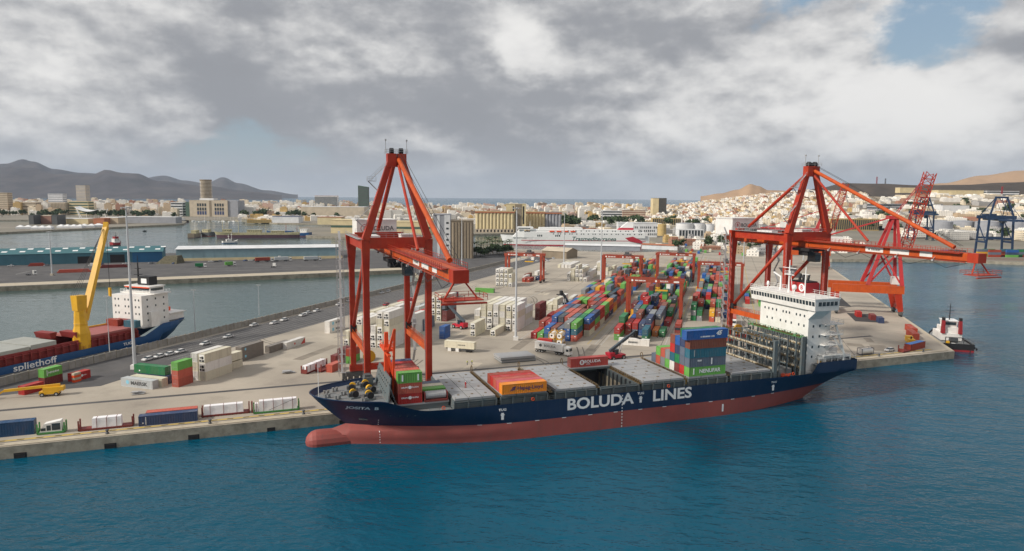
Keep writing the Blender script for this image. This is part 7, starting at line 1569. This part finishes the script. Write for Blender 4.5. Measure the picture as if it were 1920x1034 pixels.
# grain silos and the concrete silo by the road
def silo(px0, px1, py_top, y, label, m, m2, cap='terracotta', cols=10):
    x0, x1 = (px0-960)/FPX*y, (px1-960)/FPX*y; w = x1-x0; hor = 370.75; h = CAM_H+(hor-py_top)*y/FPX-2.9; t = thing('grain_silo', label, 'silo', (x0, y, 2.9), R_(3), 'grain silos of the old harbour'); r = w/cols/2
    MB().box(0, w, r*.8, r*6, 6, h).build('block', m, t)
    for i in range(cols): MB().tube((r+i*2*r, r*.9, 6), (r+i*2*r, r*.9, h*.90), r*.96, n=14).build('silo_cell', m, t)
    MB().box(-.8, w+.8, -.6, r*6+.6, h*.90, h*.97).build('cornice', cap, t); MB().box(-.3, w+.3, -.1, r*6+.2, h*.97, h).build('attic', m, t); MB().box(0, w, .5, r*5, 0, 6).build('base', m2, t)
    for i in range(cols): MB().box(r*.5+i*2*r, r*1.4+i*2*r, .3, .52, 1, 4.5).build('arch', 'black', t)
    return t
silo(891, 963, 396.5, 1140, 'yellow grain silo with a terracotta cornice at the inner quay', 'ochre_pale', 'beige', cols=11); silo(985, 1021, 397, 1180, 'yellow grain silo right of the brown elevator tower', 'ochre_pale', 'beige', cols=6); silo(1021.5, 1052, 397.5, 1182, 'greenish grain silo beside the yellow ones', 'grey_conc', 'beige', cols=5)
t, w, h = tower('elevator_tower', 948, 985, 384, 1150, 18, 'tall elevator tower with a dark central strip between the grain silos', 'ochre_pale'); MB().box(w*.45, w*.78, -.5, 0, 0, h*1.005).build('dark_strip', 'brown_conc', t); MB().box(w*.33, w*.40, -.3, 0, h*.3, h*.93).box(w*.84, w*.91, -.3, 0, h*.3, h*.93).build('window_strip', 'black', t)
y = 655; t, w, h = tower('concrete_silo', 846, 887, 416, y, 26, 'brown concrete silo block beside the harbour road', 'brown_conc', 'silo', ang=R_(6))
for i in range(7): MB().tube((2+i*(w-4)/6, .2, 0), (2+i*(w-4)/6, .2, h*.97), 1.7, n=12).build('silo_cell', 'brown_conc', t)
t, w, h = tower('silo_tower', 812, 845, 404, y, 24, 'grey white tower beside the brown concrete silo', 'grey_conc', 'building', ang=R_(6)); MB().box(w*.22, w*.36, -.2, 0, 2, h).box(w*.62, w*.95, -.35, 0, 0, h).build('pale_strip', 'sheet_white', t)
for i in range(6): MB().box(w*.72, w*.86, -.5, -.3, h*(.15+i*.13), h*(.19+i*.13)).build('window', 'dark_glass', t)
# harbour buildings
for a in ((620, 722, 414, 1080, 'cream harbour shed with a green edge behind the first crane', 'ochre_pale'), (724, 806, 417, 1060, 'pale green harbour shed right of the crane apex', 'ochre_pale')): t, w, h = tower('harbour_shed', a[0], a[1], a[2], a[3], 40, a[4], a[5]); MB().box(0, w, -.3, 0, h*.45, h*.62).build('band', 'green_glass', t)
tower('harbour_shed', 565, 683, 389, 1800, 60, 'very wide pale hangar of the shipyard', 'beige', roof='sheet_white'); tower('harbour_shed', 511, 560, 407, 1480, 30, 'white shed with blue trim on the shipyard quay', 'sheet_white', roof='win_blue'); tower('harbour_shed', 595, 640, 408.5, 1400, 30, 'ochre shed with a terracotta roof on the shipyard quay', 'ochre_pale', roof='terracotta')
tower('harbour_office', 1158, 1231, 419, 1040, 16, 'white harbour office with rows of small dark windows', 'sheet_white', floors=None)
t = [o for o in bpy.data.objects if o.name.startswith('harbour_office')][0]
for i in range(20):
    for j in range(3):
        if (i*5+j*3) % 7: MB().box(2+i*2.9, 3.4+i*2.9, -.2, 0, 3+j*5.2, 6+j*5.2).build('window', 'dark_glass', t)
tower('harbour_office', 1272, 1318, 432, 1000, 14, 'low white arcaded office right of the ferry stern', 'sheet_white', floors=3, vert=True); tower('ochre_block', 1557, 1646, 412, 1330, 20, 'yellow apartment row with terracotta windows behind the pink crane', 'ochre', floors=4, vert=True); tower('red_block', 1166, 1208, 396, 1750, 24, 'red brown apartment row left of the dark tower', 'brick_brown', floors=5, mullion='beige'); tower('ochre_block', 1222, 1275, 411, 1480, 20, 'yellow low building below the dark tower', 'ochre', floors=2, vert=True); tower('white_hall', 1128, 1165, 396.5, 1760, 24, 'white gridded hall left of the red brown row', 'sheet_white', floors=4)
tower('white_works', 1752, 1836, 358.5, 2250, 40, 'long cream works building below the dark ridge', 'ochre_pale', z0=70); tower('white_works', 1842, 1902, 360, 2250, 40, 'grey white works building at the right end of the slope', 'sheet_white', z0=68, floors=3); tower('steel_hall', 1640, 1762, 384, 1750, 50, 'grey steel hall with a dark window band on the right slope', 'grey_conc', z0=30, floors=3); tower('white_works', 1762, 1812, 387, 1600, 30, 'white stepped works building right of the raised boom', 'sheet_white', z0=22); tower('white_works', 1680, 1708, 353, 2450, 30, 'cream building with a blue roof on the dark ridge', 'ochre_pale', z0=88, roof='win_blue')
# oil tanks
def tank(px, py_top, y, rpx, label, m='sheet_white', z0=2.9):
    h = CAM_H+(370.75+.00803*(px-960)-py_top)*y/FPX-z0; r = rpx/FPX*y; t = thing('storage_tank', label, 'tank', at(px, z0, y), 0, 'round storage tanks of the harbour'); MB().lathe([(r, 0), (r, h)], n=28).build('shell', m, t, smooth=False); MB().lathe([(r*1.01, 0), (r*.5, r*.07), (.3, r*.1)], (0, 0, h), 28).build('roof', m if m != 'sheet_white' else 'grey_conc', t)
    for i in range(3): MB().lathe([(r*1.006, 0), (r*1.006, .4)], (0, 0, h*(.25+.25*i)), 28).build('hoop', m, t)
for px, py, y, r, lab, m in ((1762, 416, 1150, 19, 'wide grey storage tank left of the blue gantry', 'grey_conc'), (1802, 415.5, 1180, 19, 'wide grey storage tank behind the white cabin', 'grey_conc'), (1848, 416, 1150, 20, 'wide grey storage tank behind the blue gantry', 'grey_conc'), (1900, 413, 1150, 24, 'wide grey storage tank at the right end of the row', 'grey_conc'),
                          (1282, 419.5, 1120, 16, 'white storage tank behind the harbour offices', 'sheet_white'), (1308, 420, 1120, 12, 'white storage tank right beside the wide one', 'sheet_white'), (1328, 421, 1120, 10, 'small white storage tank by the far crane house', 'sheet_white'), (1240, 421, 1090, 8, 'ochre storage tank beside the white office', 'ochre')): tank(px, py, y, r, lab, m)
# sheds at the end of the yard
gable('shed', (1016, 483), (1062, 486), 22, 7, 10, 'brown_conc', 'beige', 'grey gabled shed at the end of the yard', 'shed'); gable('shed', (1203, 467), (1270, 470), 14, 5, 6.2, 'sheet_white', 'terracotta', 'long white shed with a red roof behind the yard', 'shed'); gable('shed', (1060, 468), (1200, 471), 16, 5, 6.5, 'grey_conc', 'sheet_white', 'long grey shed under the ferry lettering', 'shed')
for i in range(14): car(ground(970+i*5.2, 483+(i % 4)*2.6), AP+.6, (.7, .7, .72) if i % 3 else (.1, .1, .12), 'car in the parking lot behind the far gantry', 'cars in the lot behind the far gantry')
# white tents and halls on the third pier
for x0, x1, py, y, lab in ((29, 52, 423.5, 1130, 'small white tent hall on the third pier'), (57, 90, 425.5, 1120, 'row of small white awnings on the third pier'), (106, 148, 420.5, 1170, 'long white tent hall on the third pier'), (150, 172, 419.5, 1200, 'white tent hall beside the long one'), (174, 190, 419, 1220, 'short white tent hall at the pier centre')):
    a, b_ = Vector(((x0-960)/FPX*y, y, 2.97)), Vector(((x1-960)/FPX*y, y+8, 2.97)); L = (b_-a).length; t = thing('tent_hall', lab, 'tent', a, math.atan2(b_.y-a.y, b_.x-a.x), 'white tent halls of the third pier'); MB().box(0, L, 0, 14, 0, 3.2).build('wall', 'sheet_white', t); n = max(1, int(L/9)); b = MB()
    for i in range(n): b.hexa([(i*L/n, 0, 3.2), ((i+1)*L/n, 0, 3.2), ((i+1)*L/n, 14, 3.2), (i*L/n, 14, 3.2), ((i+.4)*L/n, 6, 6.2), ((i+.6)*L/n, 6, 6.2), ((i+.6)*L/n, 8, 6.2), ((i+.4)*L/n, 8, 6.2)])
    b.build('roof', 'white_clean', t)
for x0, x1, py, y, m, r, lab in ((108, 166, 411, 1330, 'ochre_pale', 'white_clean', 'cream hall with a white roof on the third pier'), (55, 64, 405, 1300, 'steel_dark', 'steel_dark', 'dark tower block left on the third pier'), (65, 97, 405.5, 1320, 'brick_brown', 'beige', 'brown hall between the dark blocks'), (98, 108, 405, 1300, 'steel_dark', 'steel_dark', 'dark tower block right on the third pier'), (190, 222, 409, 1350, 'sand', 'white_clean', 'sand coloured hall with a pale canopy'), (225, 330, 408, 1400, 'grey_conc', 'sheet_white', 'long low grey terminal on the third pier'), (176, 196, 411, 1330, 'terracotta', 'terracotta', 'terracotta sheds on the third pier')): tower('pier_hall', x0, x1, py, y, 26, lab, m, roof=r)
# far dock on the right: containers and blue gantries
for k, (px, y, lab) in enumerate(((1852, 735, None), (1712, 1010, 'dark blue gantry crane standing behind the raised lattice boom'))):
    o = bc if k == 0 else copy_tree(bc); o.location = at(px-4 if k == 0 else px, 2.9, y); o.rotation_euler = (0, 0, R_(-8))
    if lab: o['label'] = lab
dk = random.Random(3); far2 = []
for i in range(26):
    for kk in range(dk.choice((1, 1, 2, 3))): far2.append((at(1690+(i % 26)*11.0, 2.9+kk*2.61, 712+6*(i % 3)+(i//13)*10), dk.choice(MIX)))
joined(far2, 'dock_containers', 'row of coloured containers on the far dock by the blue gantries', 'containers', rz=R_(-3))
rw = thing('red_dock_barge', 'long dark red barge lying along the far dock', 'barge', ground(1790, 491, 0), R_(-4)); obj('hull', hull_mesh(90, 14, 3.2, mats=('rust_red', 'black'), sheer=.6), rw); MB().box(6, 18, -5, 5, 2.6, 8).build('deckhouse', 'white', rw)
# works between the yard and the right basin
for i in range(44):
    b = crnd.uniform(1255, 1640); y = crnd.uniform(720, 1000)
    if b > 1540 and y < 760: continue
    w, d, h = crnd.uniform(10, 34), crnd.uniform(8, 16), crnd.choice((4, 5, 6, 8)); cn = crnd.choice(['white']*5+['grey']*3+['cream', 'tan', 'terracotta', 'ochre'])
    o = obj('works_shed', house_mesh(w, d, h).mesh('works_shed', ['facade_obj']), None, ((b-960)/FPX*y, y, 2.9), R_(crnd.choice((-18, 70, 10)))); c = HC[cn]; o.color = (*c, 1); tag(o, f'{HN[cn]} low works shed between the yard end and the town slope', 'shed', 'works sheds behind the yard')
joined([(at(crnd.uniform(1250, 1560), 2.9, crnd.uniform(700, 960)), crnd.choice(MIX)) for i in range(60)], 'scattered_containers', 'scattered containers and trailers on the works ground behind the yard', 'containers')
# ---------------------------------------------------------------- trees
def crown_mesh(n, rx, rz, seed, leaf=1.0):
    r = random.Random(seed); b = MB(); cl = [(r.gauss(0, .45), r.gauss(0, .45), r.uniform(-.6, .8)) for _ in range(9)]
    for i in range(n):
        c = r.choice(cl); p = Vector(((c[0]+r.gauss(0, .28))*rx, (c[1]+r.gauss(0, .28))*rx, (c[2]+r.gauss(0, .22))*rz)); a = Vector((r.uniform(-1, 1), r.uniform(-1, 1), r.uniform(-.3, 1))).normalized(); u = a.orthogonal().normalized()*leaf*r.uniform(.5, 1.2); w = a.cross(u)*.7; b.quad([p-u-w, p+u-w, p+u+w, p-u+w])
    return b.mesh('crown', ['foliage'])
CRW = [crown_mesh(170, 4.2, 3.2, k, 1.0) for k in range(4)]; TRK = MB().tube((0, 0, 0), (.2, 0, 4.5), .32, .18, n=7).tube((.1, 0, 3), (1.4, .4, 5.6), .15, .08, n=5).tube((.1, 0, 3.2), (-1.3, -.5, 5.8), .15, .08, n=5).mesh('trunk', ['trunk'])
def tree(pos, s, lab, grp): t = thing('tree', lab, 'tree', pos, rnd.uniform(0, 6), grp); t.scale = (s, s, s); obj('trunk', TRK, t); obj('crown', rnd.choice(CRW), t, (0, 0, 6.6))
PF = MB()
for k in range(15):
    a = 2*math.pi*k/15; lift = .5*((k*7) % 5)/5
    pts = [Vector((math.cos(a)*d_, math.sin(a)*d_, lift*d_+.55*d_-.20*d_*d_)) for d_ in (0, 1.1, 2.2, 3.1)]
    for p, q in zip(pts, pts[1:]): s_ = Vector((-math.sin(a), math.cos(a), 0)); w0, w1 = .28, .22; PF.quad([p-s_*w0, q-s_*w1, q+s_*w1*.2+Vector((0, 0, .1)), p+s_*w0*.2+Vector((0, 0, .1))]); PF.quad([p+s_*w0*.2+Vector((0, 0, .1)), q+s_*w1*.2+Vector((0, 0, .1)), q+s_*w1*1.2, p+s_*w0*1.2])
PFM = PF.mesh('fronds', ['foliage']); PTM = MB().tube((0, 0, 0), (.15, 0, 8.6), .28, .18, n=7).mesh('trunk', ['trunk'])
def palm(pos, s, lab, grp): t = thing('palm_tree', lab, 'palm tree', pos, rnd.uniform(0, 6), grp); t.scale = (s, s, s); obj('trunk', PTM, t); obj('crown', PFM, t, (.15, 0, 8.5))
for i in range(17): palm(ground(891+i*4.2+rnd.uniform(-2, 2), 478-(i*.45)+rnd.uniform(-3, 3)), rnd.uniform(1.1, 1.7), 'palm tree in the grove beside the brown concrete silo', 'palms beside the concrete silo')
for i in range(12): tree(ground(893+i*5.5+rnd.uniform(-2, 2), 482-i*.5+rnd.uniform(-2, 2)), rnd.uniform(.7, 1.1), 'low tree under the palms beside the brown concrete silo', 'trees under the palms')
for i in range(46): tree(at(rnd.uniform(-20, 330), 2.9, rnd.uniform(1660, 1840)), rnd.uniform(1.1, 2.0), 'tree along the avenue of the left waterfront', 'trees along the left waterfront')
for i in range(30): tree(at(rnd.uniform(455, 640), 2.9, rnd.uniform(1760, 1980)), rnd.uniform(1.2, 2.2), 'tree between the marina and the white town', 'trees behind the marina')
for i in range(40): tree(at(rnd.uniform(1040, 1330), 2.9, rnd.uniform(1400, 1700)), rnd.uniform(1.1, 2.0), 'tree among the yellow and white blocks before the slope', 'trees before the slope')
for i in range(12): tree(at(1066+rnd.uniform(-16, 16), 2.9, rnd.uniform(1330, 1400)), rnd.uniform(1.6, 2.6), 'large dark tree of the clump right of the grain silos', 'dark clump beside the grain silos')
for i in range(26): tree(at(rnd.uniform(1270, 1560), 2.9, rnd.uniform(760, 1000)), rnd.uniform(.7, 1.3), 'tree between the works sheds behind the yard', 'trees of the works ground')
for i in range(34): px, y = rnd.uniform(1580, 1920), rnd.uniform(1000, 1900); x = (px-960)/FPX*y; tree((x, y, hill_h(x, y)-.3), rnd.uniform(1.0, 2.0), 'tree among the works of the right shore', 'trees of the right shore')
# lattice radio masts on the ridge
for px, py, y, m, lab in ((1636, 333, 2760, 'tug_red', 'red and white radio mast on the dark ridge'), (1652, 336, 2760, 'steel_dark', 'thin dark radio mast beside the red and white one'), (1870, 349, 2200, 'tug_red', 'red and white radio mast above the works')):
    zt = CAM_H+(376-py)*y/FPX; zb = zt-45; t = thing('radio_mast', lab, 'radio mast', at(px, zb, y)); b = MB(); lattice(b, (0, 0, 0), (0, 0, 45), 3, 3, 10, .4); b.build('lattice', m, t)

# ---------------------------------------------------------------- the air: thin sea haze over the whole bay
hz_ = MB().box(-29000, 29000, -800, 30500, -3.0, 900).mesh('haze', [])
vm = bpy.data.materials.new('haze_air'); vm.use_nodes = True; vm.node_tree.nodes.clear(); vo = vm.node_tree.nodes.new('ShaderNodeOutputMaterial'); pv = vm.node_tree.nodes.new('ShaderNodeVolumePrincipled')
pv.inputs['Color'].default_value = (0.66, 0.80, 1.0, 1); pv.inputs['Density'].default_value = 2.4e-5; vm.node_tree.links.new(pv.outputs[0], vo.inputs['Volume']); hz_.materials.append(vm)
stuff(obj('haze', hz_))
